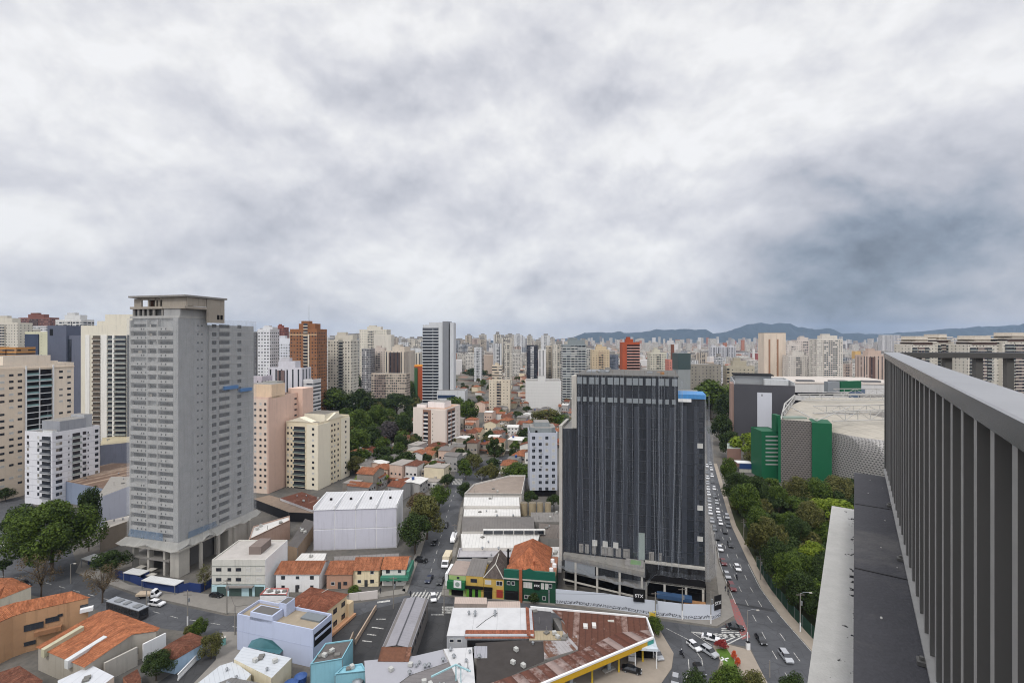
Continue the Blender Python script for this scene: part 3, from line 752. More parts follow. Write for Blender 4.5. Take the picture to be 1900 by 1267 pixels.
# ------------------------------------------------------------------ the large buildings
def net_mat(name, c, op, fold=0.5):
    """construction mesh: partly clear, vertical pleats more opaque"""
    t = NT(name); uv = t.n("ShaderNodeUVMap").outputs[0]; u, v, _ = t.sep(uv)
    cx = t.n("ShaderNodeCombineXYZ"); t.l(u, cx.inputs[0]); t.l(t.m('MULTIPLY', v, 0.035), cx.inputs[1])
    a = t.noise(cx.outputs[0], 0.45, 6, 0.75); b = t.noise(cx.outputs[0], 2.2, 3, 0.6)
    f = t.ramp(a, [(0.35, max(0.0, op - 0.08)), (0.56, op), (0.66, op + fold * 0.35), (0.70, op), (0.8, op + 0.06)])
    f = t.m('ADD', f, t.m('MULTIPLY', t.ramp(b, [(0.62, 0.0), (0.70, 1.0)]), fold * 0.22))
    t.b.inputs["Base Color"].default_value = (*lin(c), 1); t.b.inputs["Roughness"].default_value = 0.9
    t.l(t.m('MINIMUM', f, 0.95), t.b.inputs["Alpha"]); return t.mat
def netted_block():
    b = Bld("netted_office_block", "dark glass office block wrapped in grey safety netting behind the white hoarding", "office building", 1070, 1308, Y=140.5, h=66.8, th=-16, anchor='r', depth=26)
    r, W = b.root, b.W
    xw = W * 0.802                                    # main block | right wing
    body = MB(); body.prism([(0, 0.4), (xw, 0.4), (xw, b.D), (0, b.D)], 11, b.h - 0.3, 0, 1)
    body.prism([(xw, 0.4), (W, 0.4), (W, b.D), (xw, b.D)], 11, 60.2, 0, 1)
    body.prism([(-4.6, 1.2), (0, 1.2), (0, b.D), (-4.6, b.D)], 8, 49.5, 0, 1)
    CW = plain("curtain_wall_glass", (31, 34, 41), 0.2, 0.5, 0, 0.35, 0.25)
    PAN = plain("spandrel_panel", (45, 49, 58), 0.5, 0.4, 0, 0.15, 0.4)
    body.build("wall", [CW, CONC], r)
    n = 11
    for i in range(n):                                # solid bays between the glass
        x0 = W * (i + 0.12) / n; x1 = x0 + W / n * 0.42
        top = b.h - 0.3 if x1 < xw else 60
        MB().box(x0, x1, 0.16, 0.42, 12, min(top, b.h - 9.5 if x1 < xw else 58)).build("spandrel_column", PAN, r)
    for k in range(14):
        z = 15 + k * 3.25
        if z < 57: MB().box(0, W, 0.10, 0.17, z, z + 0.22).build("floor_edge", plain("floor_edge_metal", (33, 37, 46), 0.5), r)
    LG = plain("light_panel", (128, 134, 138), 0.6)
    rr = random.Random(3)
    for z0, z1 in ((b.h - 3.0, b.h - 0.9), (b.h - 8.4, b.h - 7.0)):
        for i in range(16):
            x0 = xw * i / 16 + 0.15; x1 = xw * (i + 1) / 16 - (0.15 if rr.random() < .5 else 0.7)
            MB().box(x0, x1, 0.02, 0.12, z0, z1).build("cladding_panel", LG, r)
    for k in range(14): b.win('f', W * 0.965, 16 + k * 3.0, 1.5, 1.4, "s" if k in (1, 4, 10) else "d")
    for i in range(3): b.win('f', W * (0.15 + 0.085 * i), 14.2, 1.5, 1.7, "s")
    for i in range(10): b.win('f', W * (0.06 + 0.085 * i), 11.9, 1.8, 1.8, "d")
    b.flush()
    for x0, x1 in ((0.02, 0.055), (0.07, 0.10), (0.13, 0.16), (0.2, 0.3), (0.32, 0.36), (0.38, 0.43), (0.58, 0.62), (0.66, 0.68)):
        MB().box(W * x0, W * x1, -0.05, 0.3, 11.6, 14.2).build("bare_panel", CONC, r)
    MB().box(W * 0.5, W * 0.548, -0.1, 0.3, 11.6, 19.5).build("lift_door", plain("pale_green_panel", (140, 150, 146)), r)
    MB().box(-0.3, xw + 0.2, 0.0, b.D, b.h - 0.29, b.h).build("roof_edge", paint((98, 96, 93), .3), r)
    MB().box(2, 9, 8, 14, b.h, b.h + 0.5).build("roof_material", STEEL, r)
    rt = random.Random(9); sp = MB().cyl(0, 0, -.2, 1.5, .05, .05, 5).mesh("scaffold_post", plain("scaffold_steel", (120, 112, 104), .6))
    for i in range(15): link("scaffold_post", sp, r, (xw * (i + rt.uniform(.2, .8)) / 15, .25, b.h))
    for i in range(9): x_, y_, w_ = rt.uniform(1, xw - 3), rt.uniform(3, 22), rt.uniform(.6, 2.2); MB().box(x_, x_ + w_, y_, y_ + w_ * .6, b.h, b.h + rt.uniform(.3, 1.1)).build("material_pile", rt.choice((CONC, CONCL, STEEL, plain("formwork_timber", (150, 112, 78), 0.9, 0.1, 0, 0.5, 1.0))), r)
    MB().box(xw + 0.05, W + 0.3, -0.1, 10, 60.25, 61.5).build("blue_tarpaulin", plain("blue_tarpaulin", (58, 128, 186), 0.5, 0.4, 0, 0.25, 1.2), r)
    MB().box(xw + 0.06, W * 0.9, -0.3, 1, 59.3, 60.2).build("white_fascia", WHITE, r)
    MB().box(-1.6, -0.05, 0.0, 7, 50, b.h - 0.6).build("stair_core", CONCL, r)
    MB().box(-5.6, -4.65, 0.6, 14, 8, 50.5).build("side_pier", CONCL, r)
    # podium, open lower floors with columns
    YF = lambda x: -1.6 - 4.8 * (x + 4) / (W * .55 + 4)
    p = MB(); p.prism([(-4, YF(-4)), (W * .55, YF(W * .55)), (W * .55, .3), (-4, .3)], 9.9, 11.0, 0, 0, True); p.build("podium_slab", paint((132, 129, 123), .3, .9, .3), r)
    MB().prism([(-4, YF(-4) + .2), (W * .55, YF(W * .55) + .2), (W * .55, .2), (-4, .2)], 9.3, 9.89, 0, 0, True).build("slab_beam", CONC, r)
    MB().box(W * 0.40, W * 0.54, -4.6, -0.4, 11.01, 11.7).build("parapet", CONC, r)
    MB().box(W * 0.44, W * 0.52, -4.0, -1.2, 11.71, 11.78).build("green_roof", plain("synthetic_green", (110, 140, 96)), r)
    MB().prism([(-3.5, YF(-3.5) + .4), (W * .16, YF(W * .16) + .4), (W * .16, YF(W * .16) + .6), (-3.5, YF(-3.5) + .6)], 6.0, 9.28).build("grey_screen", plain("grey_screen", (132, 136, 140)), r)
    MB().prism([(-3.9, YF(-4) + .9), (W * .55, YF(W * .55) + .9), (W * .55, .1), (-3.9, .1)], 5.3, 5.6, 0, 0, True).build("mezzanine_slab", CONC, r)
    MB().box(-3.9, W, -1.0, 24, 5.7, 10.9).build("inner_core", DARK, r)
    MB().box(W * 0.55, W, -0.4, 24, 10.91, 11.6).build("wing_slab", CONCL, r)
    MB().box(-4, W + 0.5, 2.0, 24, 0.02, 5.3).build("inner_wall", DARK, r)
    for k, x in enumerate((0.0, 0.18, 0.36, 0.53)):
        MB().box(W * x - 0.35, W * x + 0.25, YF(W * x) + .3, YF(W * x) + .9, 0, 9.3).build("column", CONCL, r)
    for x in (0.56, 0.70, 0.86, 0.985):
        MB().box(W * x - 0.3, W * x + 0.3, -0.9, -0.3, 0, 10.9).build("column", CONCL, r)
    MB().box(W * 0.56, W, -1.0, -0.6, 5.6, 6.2).build("tie_beam", CONCL, r)
    MB().prism([(-4, YF(-4) + .5), (W * .53, YF(W * .53) + .5), (W * .53, YF(W * .53) + .8), (-4, YF(-4) + .8)], 2.8, 3.2).build("tie_beam", CONCL, r)
    MB().box(W * 0.64, W * 0.9, -3.4, -1.3, 2.5, 3.6).build("blue_skip", plain("blue_site_metal", (52, 78, 110)), r)
    MB().box(W * 0.84, W, -3.6, -1.2, 0.02, 2.2).build("timber_pile", plain("formwork_timber", (150, 112, 78), 0.9, 0.1, 0, 0.5, 1.0), r)
    # the draped net: pleated sheet standing off the front, gathered under the podium
    NET = net_mat("safety_net", (140, 146, 154), 0.09, 0.42); NETD = net_mat("gathered_net", (165, 168, 172), 0.55, 0.5)
    m = MB()
    rt = random.Random(8); bump = [rt.uniform(0, .9) if rt.random() < .5 else .1 for _ in range(40)]
    def top_edge(x): return b.h + 0.1 + bump[int(max(0, x) * .8) % 40] if x < xw + 0.1 else (max(61.8, b.h - (x - xw) * 0.95) if x < W else 61.6)
    xs = np.linspace(-4.8, W + 2.6, 130)
    rows = []
    for x in xs:
        if x < 0: zt = 50 + (x + 4.8) / 4.8 * 16
        elif x > W: zt = 61.4 - (x - W) * 5
        else: zt = top_edge(x)
        col = []
        for k in range(13):
            f = k / 12; zl = 9.6 if x < W * .57 else 8.6; z = zl + (zt - zl) * (1 - f)
            y = -0.75 - 0.35 * math.sin(x * 2.1 + math.sin(x * .7) * 2) * (0.3 + f) - (max(0, -YF(max(-4, x)) - .4) * max(0, f - 0.8) / 0.2 if x < W * .56 and f > .8 else 0.6 * f)
            xx = x + (0.9 * f if x > W else 0) - (0.5 * f if x < 0 else 0)
            if x > W: y += 1.5 * (x - W)
            col.append((xx, y, z))
        rows.append(col)
    for i in range(len(rows) - 1):
        for k in range(12):
            A = [rows[i][k + 1], rows[i + 1][k + 1], rows[i + 1][k], rows[i][k]]
            m.face(A, 1 if xs[i] > W - .4 else 0, [(p[0], p[2]) for p in A])
    m.build("safety_net", [NET, net_mat("pale_side_net", (180, 182, 185), .20, .3)], r)
    sk = MB(); pr = None
    for i, x in enumerate(np.linspace(-5.2, W + 1.5, 60)):
        yb_ = YF(max(-4, x)) - .5 if x < W * 0.55 else (-6.9 + (x - W * .55) * 1.8 if x < W * .63 else -1.5)
        zb = (6.6 + 0.4 * math.sin(x * .9) - (x / W) * 1.2 if x < W * .55 else min(5.6 + (x - W * .55) * 1.4, 8.4) + .12 * math.sin(x * 1.3))
        hh = 4.0 if x < W * .56 else 1.2; c = [(x, yb_ * 0.97 + .2, zb + hh), (x, yb_ - .4, zb + .25 * hh + .2 * math.sin(x * 3)), (x, yb_ - .1, zb)]
        if pr:
            for k in range(2):
                A = [pr[k + 1], c[k + 1], c[k], pr[k]]; sk.face(A, 0 if k == 0 else 1, [(p[0], p[2]) for p in A])
        pr = c
    sk.build("net_skirt", [NET, NETD], r)
    fold = MB()
    rr = random.Random(5)
    for i in range(36):
        x = rr.uniform(0.3, W + 1.5); zt = top_edge(min(x, W)); w = rr.uniform(0.05, 0.24); dx = rr.uniform(-0.8, 0.8)
        pts = [(x + dx * (k / 6) ** 2 * 1.5, -1.2 - 0.5 * k / 6, zt - (zt - 9.6) * k / 6 * rr.uniform(0.9, 1)) for k in range(7)]
        for p, q in zip(pts, pts[1:]): fold.face([(q[0], q[1], q[2]), (q[0] + w, q[1], q[2]), (p[0] + w, p[1], p[2]), (p[0], p[1], p[2])], 0, [(i * 9.7, q[2]), (i * 9.7 + w, q[2]), (i * 9.7 + w, p[2]), (i * 9.7, p[2])])
    fold.build("net_fold", net_mat("folded_net", (150, 156, 164), 0.26, 0.25), r)
    # hoarding with a drawn skyline, and the two black signs
    t = NT("hoarding_print"); uv = t.n("ShaderNodeUVMap").outputs[0]; u, v, _ = t.sep(uv)
    sk = t.n("ShaderNodeCombineXYZ"); t.l(u, sk.inputs[0])
    prof = t.noise(sk.outputs[0], 0.9, 6, 0.8); prof2 = t.noise(sk.outputs[0], 0.25, 2, 0.5)
    hh = t.m('ADD', t.m('MULTIPLY', prof, 2.2), t.m('MULTIPLY', prof2, 1.2))
    dd = t.m('ABSOLUTE', t.m('SUBTRACT', v, t.m('SUBTRACT', hh, 0.95)))
    line = t.m('MULTIPLY', t.m('LESS_THAN', dd, t.m('ADD', .12, t.m('MULTIPLY', t.noise(uv, 1.2, 3, .6), .55))), t.m('GREATER_THAN', t.noise(uv, 3.2, 3, 0.6), 0.5))
    HOARD = t.fin(t.mix(line, lin((196, 201, 210)), lin((70, 72, 80))), 0.6, 0.3)
    P = [G(1031, 1119.5), G(1120, 1128), G(1200, 1140.5), G(1270, 1149), G(1322, 1150.5), G(1337, 1143.5)]
    hb = empty("site_hoarding", (0, 0, 0)); tag(hb, "white site hoarding printed with a black city skyline drawing along the netted block", "hoarding")
    for a, c in zip(P, P[1:]):
        d = (c - a).normalized(); nn = Vector((-d.y, d.x, 0)) * 0.12; q = MB()
        q.prism([(a.x, a.y), (c.x, c.y), (c.x + nn.x, c.y + nn.y), (a.x + nn.x, a.y + nn.y)], 0.15, 4.3); q.build("hoarding_panel", HOARD, hb)
    def stx(p, rz, w, h, z, label, tx):
        o = empty("site_sign", (p.x, p.y, z), rz); tag(o, label, "sign")
        MB().box(-w / 2, w / 2, -0.12, 0.0, 0, h).build("sign_board", BLACKM, o)
        lettering("STX", 1.2, o, (0, -0.125, h * 0.36))
    stx(G(1185, 1138.3) + Vector((0, -0.3, 0)), R(-11), 3.1, 3.6, 3.6, "square black STX sign standing over the middle of the white hoarding", 0)
    stx(G(1331, 1146.5) + Vector((0, -0.25, 0)), R(24), 2.6, 4.0, 2.6, "tall black STX sign at the avenue corner of the white hoarding", 0)
def lettering(txt, size, parent, loc, m=None, rz=0.0, name="lettering"):
    cu = bpy.data.curves.new(name, 'FONT'); cu.body = txt; cu.size = size; cu.align_x = 'CENTER'; cu.extrude = 0.02; cu.space_character = 1.1; cu.offset = 0.025
    q = bpy.data.objects.new("text_source", cu); COL.objects.link(q); dg = bpy.context.evaluated_depsgraph_get()
    me = bpy.data.meshes.new_from_object(q.evaluated_get(dg)); bpy.data.objects.remove(q); me.materials.clear(); me.materials.append(m or WHITE)
    o = bpy.data.objects.new(name, me); COL.objects.link(o); o.parent = parent; o.location = loc; o.rotation_euler = (R(90), 0, rz); return o
netted_block()

def grey_tower():
    b = Bld("netted_tower", "tall raw grey concrete apartment tower under construction wrapped in pale netting", "apartment tower", 241, 331, Y=157.5, h=92.0, th=-14, anchor='r', depth=11)
    r, W, D = b.root, b.W, b.D
    DR = 17.0; GC = paint((156, 156, 155), 0.28, 0.9, 0.34); TAN = paint((152, 144, 133), 0.25, 0.9, 0.35); SLAB = paint((170, 169, 166), 0.25, 0.9, 0.3)
    fh = 2.88; nf = 25; zb = 9.0
    w = MB(); w.prism([(0, 0.9), (W, 0.9), (W, D), (0, D)], zb, 84.5, 0, 0)
    w.build("wall", GC, r)
    # right wing, set back and lower
    wing = MB(); wing.prism([(W * 0.35, D), (W + 0.8, D), (W + 0.8, D + 20.3), (W * 0.35, D + 20.3)], zb, 82.5, 0, 0); wing.build("wing_wall", GC, r)
    rr = random.Random(2)
    flo = MB().box(0, W * 0.9, -0.1, 0.95, 0, 1.25).mesh("floor_band", SLAB)
    opn = [MB().box(W * a, W * c, 0.72, 0.93, 1.3, 2.3).mesh("balcony_opening", DARK) for a, c in ((0.04, 0.34), (0.37, 0.55), (0.58, 0.88))]
    hole = MB().box(-0.22, 0.22, -0.13, 0.02, 0, 0.55).mesh("formwork_hole", DARK)
    for k in range(nf):
        z = zb + 2.2 + k * fh
        link("floor_band", flo, r, (0, 0, z))
        for q in opn:
            if rr.random() < .93: link("balcony_opening", q, r, (0, 0, z + rr.uniform(-.05, .05)))
        if rr.random() < .5: x_ = rr.uniform(.05, .8); MB().box(W * x_, W * (x_ + rr.uniform(.03, .1)), .6, .71, z + 1.3, z + 2.2).build("loose_board", rr.choice((TAN, CONCL, GC)), r)
        if k % 2 == 0: MB().box(W + .035, W + .06, 0.0, D, z - .2, z - .08).build("pour_joint", GC, r)
        for u in ((0.17, 0.25, 0.34) if k % 3 else (0.25, 0.30)): link("formwork_hole", hole, r, (W * u, 0.0, z + 0.35))
        for u in (0.66, 0.75): link("formwork_hole", hole, r, (W * u, 0.0, z + 0.35))
    for x in (0.0, 0.355, 0.565): MB().box(W * x, W * x + 0.45, -0.14, 0.9, zb, 84).build("pier", SLAB, r)
    MB().box(W * 0.9, W + 0.03, -0.05, 0.93, zb, 84.6).build("corner_core", GC, r)
    sm = window_mesh(0.7, 0.55, "d"); wide = MB().box(0, 4.4, -0.12, 0.02, 0, 1.15).mesh("balcony_opening", DARK); mid = MB().box(0, 1.7, -0.12, 0.02, 0, 1.2).mesh("window_opening", DARK)
    ledge = MB().box(0, 5.0, -0.55, 0.01, 0, 1.15).mesh("balcony_front", SLAB); line = MB().box(0, 20.1, -0.09, 0.0, 0, 0.2).mesh("slab_edge", SLAB)
    for k in range(nf):
        z = zb + 2.2 + k * fh + 1.25
        for u in (7.2, 8.8): link("window", sm, r, (W, u, z + 0.3), R(90))
        link("window_opening", mid, r, (W + 0.8, D + 1.2, z), R(90)); link("balcony_opening", wide, r, (W + 0.8, D + 4.2, z), R(90)); link("window_opening", mid, r, (W + 0.8, D + 12.4, z), R(90))
        link("balcony_front", ledge, r, (W + 0.8, D + 3.9, z - 1.3), R(90))
        link("slab_edge", line, r, (W + 0.8, D + 0.1, z - 1.5), R(90))
    # bare top: columns, slab, roof shed of raw boards
    cols = MB()
    for k, (z0, z1, m) in enumerate(((84.5, 85.3, SLAB), (87.6, 88.4, TAN))): MB().box(-0.3, W + 2.5 if k else W + 0.2, 0.2, D - .5, z0, z1).build("roof_slab", m, r)
    for x in (0.02, 0.12, 0.22, 0.32, 0.44, 0.62, 0.82, 0.97):
        MB().box(W * x, W * x + 0.8, 0.6, 1.1, 85.3, 87.6).build("column", CONC, r)
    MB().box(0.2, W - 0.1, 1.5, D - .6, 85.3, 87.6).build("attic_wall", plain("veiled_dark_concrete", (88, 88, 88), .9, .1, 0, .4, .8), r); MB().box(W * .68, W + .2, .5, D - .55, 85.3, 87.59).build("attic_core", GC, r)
    for x in (0.16, 0.32, 0.47, 0.54):
        MB().box(W * x, W * x + 0.55, 0.9, 1.4, 88.4, 91.2).build("column", TAN, r)
    MB().box(0.3, W * 0.16, 1.2, 1.5, 88.4, 91.2).build("board_wall", TAN, r); MB().box(0.3, W - 1, 6.0, 6.4, 88.4, 91.3).build("board_wall", plain("red_brown_boards", (112, 82, 66), 0.9, 0.1, 0, 0.5, 1), r)
    MB().box(W + 2.2, W + 2.5, 8.5, DR - 1.2, 83.2, 91.3).build("board_wall", TAN, r)
    MB().box(W * 0.62, W + 2.5, 0.9, 1.2, 88.4, 91.4).build("board_wall", TAN, r); MB().box(W * .16, W * .62, 0.9, 1.2, 90.6, 91.4).build("board_wall", TAN, r); MB().box(W * .3, W * .62, 3.4, 3.6, 88.4, 90.6).build("board_wall", plain("grey_boards", (112, 108, 102), .9, .1, 0, .4, 1), r)
    MB().box(W + 2.0, W + 2.3, 0.9, 8.4, 88.5, 91.3).build("board_wall", TAN, r)
    MB().box(-0.5, W + 3.0, -0.2, DR - .5, 91.4, 92.0).build("roof_lid", CONC, r)
    for y in (12.6, 14.0): b.box("window_opening", DARK, W + 2.48, W + 2.56, y, y + 1.0, 84.4, 86.0)
    for u, z, L in ((D + 5.2, 59.5, 6.2), (D + 12.4, 58.0, 5.6)):
        MB().box(W + 0.9, W + 2.2, u, u + L, z, z + 1.2).build("suspended_platform", plain("blue_platform", (86, 122, 166), 0.5), r)
    # open ground storeys
    for x, y in ((0.3, 0.5), (W * .33, 0.5), (W * .66, 0.5), (0.3, D + 8), (W - 3.2, D + 6)): MB().box(x, x + 0.9, y, y + 1.6, 0, zb).build("column", CONCL, r)
    MB().box(W - 3.6, W - 0.1, 0.2, 4.2, 0, zb).build("core_pier", CONCL, r)
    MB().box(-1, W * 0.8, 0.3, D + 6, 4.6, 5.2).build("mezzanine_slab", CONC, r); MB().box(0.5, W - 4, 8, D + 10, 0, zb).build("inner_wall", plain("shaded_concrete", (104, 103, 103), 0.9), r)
    MB().box(-0.8, W + 0.8, -0.6, D + 19, zb - 0.5, zb).build("transfer_slab", CONCL, r)
    MB().box(W * 0.4, W + 0.6, D + 8.5, D + 19, 0.0, zb - 0.52).build("rear_podium", CONCL, r)
    for i in range(4): b.box("column", CONCL, W + 0.7, W + 1.4, 7 + i * 7.2, 7.9 + i * 7.2, 0, zb - 0.5)
    NET = net_mat("tower_net", (192, 195, 198), 0.27, 0.25)
    m = MB()
    def ring(o, z): return [(-o, -o - 0.2, z), (W + o, -o - 0.2, z), (W + o + 0.2, D - 0.3, z), (W + 1.3 + o, D + 0.1, z), (W + 1.3 + o, D + 20.6, z)]
    zs = [zb + 3.0] + [zb + 3 + (84.4 - zb - 3) * k / 14 for k in range(1, 15)]
    for k in range(14):
        A, B = ring(0.5, zs[k]), ring(0.5, zs[k + 1]); u = 0
        for i in range(4):
            L = (Vector(A[i + 1]) - Vector(A[i])).length; q = [A[i], A[i + 1], B[i + 1], B[i]]
            m.face(q, 0, [(u, q[0][2]), (u + L, q[1][2]), (u + L, q[2][2]), (u, q[3][2])]); u += L
    m.build("safety_net", NET, r)
    SK = net_mat("net_tray", (166, 165, 160), 0.62, 0.4)
    s = MB(); A, B = ring(0.6, zb + 2.9), ring(2.6, zb + 1.2)
    for i in range(4):
        n = 10; a0, a1, b0, b1 = Vector(A[i]), Vector(A[i + 1]), Vector(B[i]), Vector(B[i + 1])
        for k in range(n):
            sag = lambda t: Vector((0, 0, -0.5 * math.sin(t * 9) - 0.3 * math.sin(t * 23)))
            q = [b0.lerp(b1, k / n) + sag(k / n + i), b0.lerp(b1, (k + 1) / n) + sag((k + 1) / n + i), a0.lerp(a1, (k + 1) / n), a0.lerp(a1, k / n)]
            s.face(q, 0, [(k, 0), (k + 1, 0), (k + 1, 3), (k, 3)])
    s.build("debris_net", SK, r)
    BL = net_mat("blue_debris_net", (108, 128, 150), 0.6, 0.4)
    s = MB(); s.face([(0.5, -1.0, zb + 3.2), (W * 0.75, -1.0, zb + 3.0), (W * 0.72, -0.75, zb + 5.4), (1, -0.75, zb + 5.6)]); s.build("blue_debris_net", BL, r)
    s = MB(); s.face([(W + 1.0, 2.5, zb + 3.0), (W + 1.3, D + 3, zb + 3.0), (W + 1.0, D + 2.5, zb + 4.8), (W + 0.8, 3, zb + 5.0)]); s.build("blue_debris_net", BL, r)
grey_tower()

# site fence and sheds at the foot of the grey tower
def fence_line(name, label, pts, h, m, th=0.12, cat="fence", cap=None, panels=False):
    P = [G(x, y) for x, y in pts]; root = empty(name, tuple(P[0])); tag(root, label, cat)
    for a, c in zip(P, P[1:]):
        d = (c - a).normalized(); nn = Vector((-d.y, d.x, 0)) * th; a, c = a - P[0], c - P[0]
        MB().prism([(a.x, a.y), (c.x, c.y), (c.x + nn.x, c.y + nn.y), (a.x + nn.x, a.y + nn.y)], 0.0, h).build("fence_panel", m, root)
    for p in P:
        q = p - P[0]; MB().box(q.x - 0.09, q.x + 0.09, q.y - 0.09, q.y + 0.09, 0, h + 0.12).build("post", cap or m, root)
    return root
NAVY = plain("navy_hoarding", (38, 56, 104), 0.6, 0.3, 0, 0.12)
fence_line("blue_hoarding", "navy blue site hoarding at the foot of the raw grey tower", [(215, 1072), (240, 1078), (268, 1090), (330, 1101), (352, 1096), (372, 1099), (393, 1088)], 2.6, NAVY, cat="hoarding")
def shed(label, px, py, w, d, h, rz, roof, z_open=True):
    p = G(px, py); r = empty("site_shed", tuple(p), rz); tag(r, label, "shed")
    MB().box(0, w, 0, d, h - 0.2, h).build("roof", roof, r)
    MB().box(0.1, w - 0.1, d * 0.5, d - 0.1, 0, h - 0.2).build("wall", NAVY, r)
    for x in (0.1, w - 0.25):
        MB().box(x, x + 0.15, 0.05, 0.2, 0, h - 0.2).build("post", STEEL, r)
WROOF = corrugated("white_sheet_roof", (206, 207, 206), 1.0, None, 0, 0.5, 0.25)
shed("long flat white roofed shed behind the navy hoarding in front of the raw tower", 262, 1094, 13, 3.2, 3.0, R(-14), WROOF)
shed("pale roofed site shed left of the long white one under the raw tower", 228, 1079, 7, 3.2, 3.0, R(-14), WROOF)
shed("small site shed with lilac roof beside the big green tree", 150, 1052, 5.5, 4, 3.0, R(-20), WROOF)
for i, (x, y, lab) in enumerate(((262, 1062, "pale pallet cover farthest under the raw tower"), (281, 1067, "pale pallet cover between two others under the raw tower"), (281, 1077, "pale pallet cover nearest the street under the raw tower"))):
    p = G(x, y); r = empty("pallet_cover", tuple(p), R(-14)); tag(r, lab, "canopy", "pallet covers under the raw tower")
    MB().box(-1.3, 1.3, -1, 1, 1.9, 2.0).build("cover", CONCL, r); MB().box(-0.08, 0.08, -0.08, 0.08, 0, 1.9).build("post", STEEL, r)

# ------------------------------------------------------------------ apartment blocks on the left
def beige_block():
    b = Bld("beige_apartment_block", "beige apartment block with a double column of dark balconies at the photo's left edge", "apartment block", -70, 137, Y=262, top=672, th=74, anchor='r', depth=18)
    m = paint((224, 210, 192), 0.1, 0.85, 0.2); m2 = paint((216, 200, 180), 0.08, 0.85, 0.1); W = b.W
    b.shell(m, CONC, 1.0)
    px = b.u
    MB().box(px(-70), px(43), -0.35, -0.01, 0, b.h - 1.5).build("front_bay", m2, b.root)
    MB().box(px(46), px(48.5), -0.7, -0.01, 0, b.h - 1).build("pilaster", WHITE, b.root); MB().box(px(96.5), px(99), -0.7, -0.01, 0, b.h - 1).build("pilaster", WHITE, b.root)
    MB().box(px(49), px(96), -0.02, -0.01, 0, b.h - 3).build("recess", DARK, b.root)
    fh = 3.12; nf = int((b.h - 6) / fh); TG = make_glass("teal_balcony_glass", (120, 150, 150), 0.15)
    rr = random.Random(4)
    for u0, u1 in ((49.2, 72), (73, 95.8)):
        gl = MB().box(px(u0), px(u1), -0.5, -0.42, 0.0, 1.0).mesh("balcony_glass", TG)
        sl = MB().box(px(u0), px(u1), -0.6, 0.02, -0.3, 0).mesh("balcony_slab", WHITE)
        for k in range(nf):
            z = b.h - 5.6 - k * fh; link("balcony_slab", sl, b.root, (0, 0, z))
            if rr.random() < 0.45: link("balcony_glass", gl, b.root, (0, 0, z))
    MB().box(px(72), px(73), -0.65, -0.02, 0, b.h - 2).build("pilaster", WHITE, b.root)
    b.grid('f', [px(113), px(128)], b.h - 5.2 - (nf - 1) * fh, nf, fh, 1.7, 1.1, "d", 0.35, 3, 0.15)
    s = [px(-20), px(3), px(20), px(36)]
    for k in range(nf):
        for u in s:
            if rr.random() < 0.85:
                z = b.h - 5.6 - k * fh; link("window", window_mesh(1.7, 1.1, "d" if rr.random() < .65 else "s"), b.root, (u, -0.36, z))
    b.flush(60)
    b.roofbox("attic", m, px(8) / W, px(96) / W, 0.05, 0.8, 4.2); b.roofbox("attic_step", m, px(96) / W, px(112) / W, 0.1, 0.7, 1.2)
    MB().box(0, W, -0.4, 0, b.h - 2.4, b.h - 1.9).build("cornice", m2, b.root)
beige_block()
def white_block():
    b = Bld("white_apartment_block", "ten storey white apartment block with dark windows and a grey roof house", "apartment block", 46, 97, Y=225, top=803, th=-14.3, anchor='r', xs=185)
    m = paint((216, 216, 220), 0.08, 0.85, 0.16); b.shell(m, paint((150, 146, 136)), 1.1)
    W, D = b.W, b.D; fh = 2.95; nf = 10; z0 = b.h - 3.3 - (nf - 1) * fh
    b.grid('f', [W * .12, W * .5], z0, nf, fh, 1.3, 1.5, "d", 0.1, 5)
    b.balconies('f', W * .62, W * .95, z0 - 1.0, nf, fh, 0.9, WHITE, plain("grey_balcony", (120, 122, 126)))
    b.grid('r', [D * .10, D * .165], z0, nf, fh, 1.3, 1.5, "d", 0.08, 6); b.grid('r', [D * .66, D * .93], z0, nf, fh, 1.6, 1.5, "d", 0.08, 7); b.grid('r', [D * .33, D * .74], z0 + .2, nf, fh, 0.5, 0.9, "d", 0.0, 8)
    b.balconies('r', D * .40, D * .57, z0 - 1.0, nf, fh, 1.0, WHITE, plain("green_grey_rail", (150, 156, 152)))
    b.flush(); sl = MB().box(-0.06, W + 0.06, -0.06, D + 0.06, 0, 0.18).mesh("floor_line", paint((190, 190, 194)))
    for k in range(nf): link("floor_line", sl, b.root, (0, 0, z0 - 1.15 + k * fh))
    b.roofbox("roof_house", paint((150, 152, 158)), 0.25, 0.9, 0.2, 0.75, 4.6); b.roofbox("water_tank", paint((170, 172, 176)), 0.3, 0.8, 0.77, 0.95, 5.8); b.roofbox("pergola_cover", WROOF, 0.6, 0.95, 0.03, 0.12, 0.9)
    MB().cyl(W * .62, D * .12, b.h, b.h + 12, 0.08, 0.05, 6).build("antenna_mast", STEEL, b.root)
white_block()
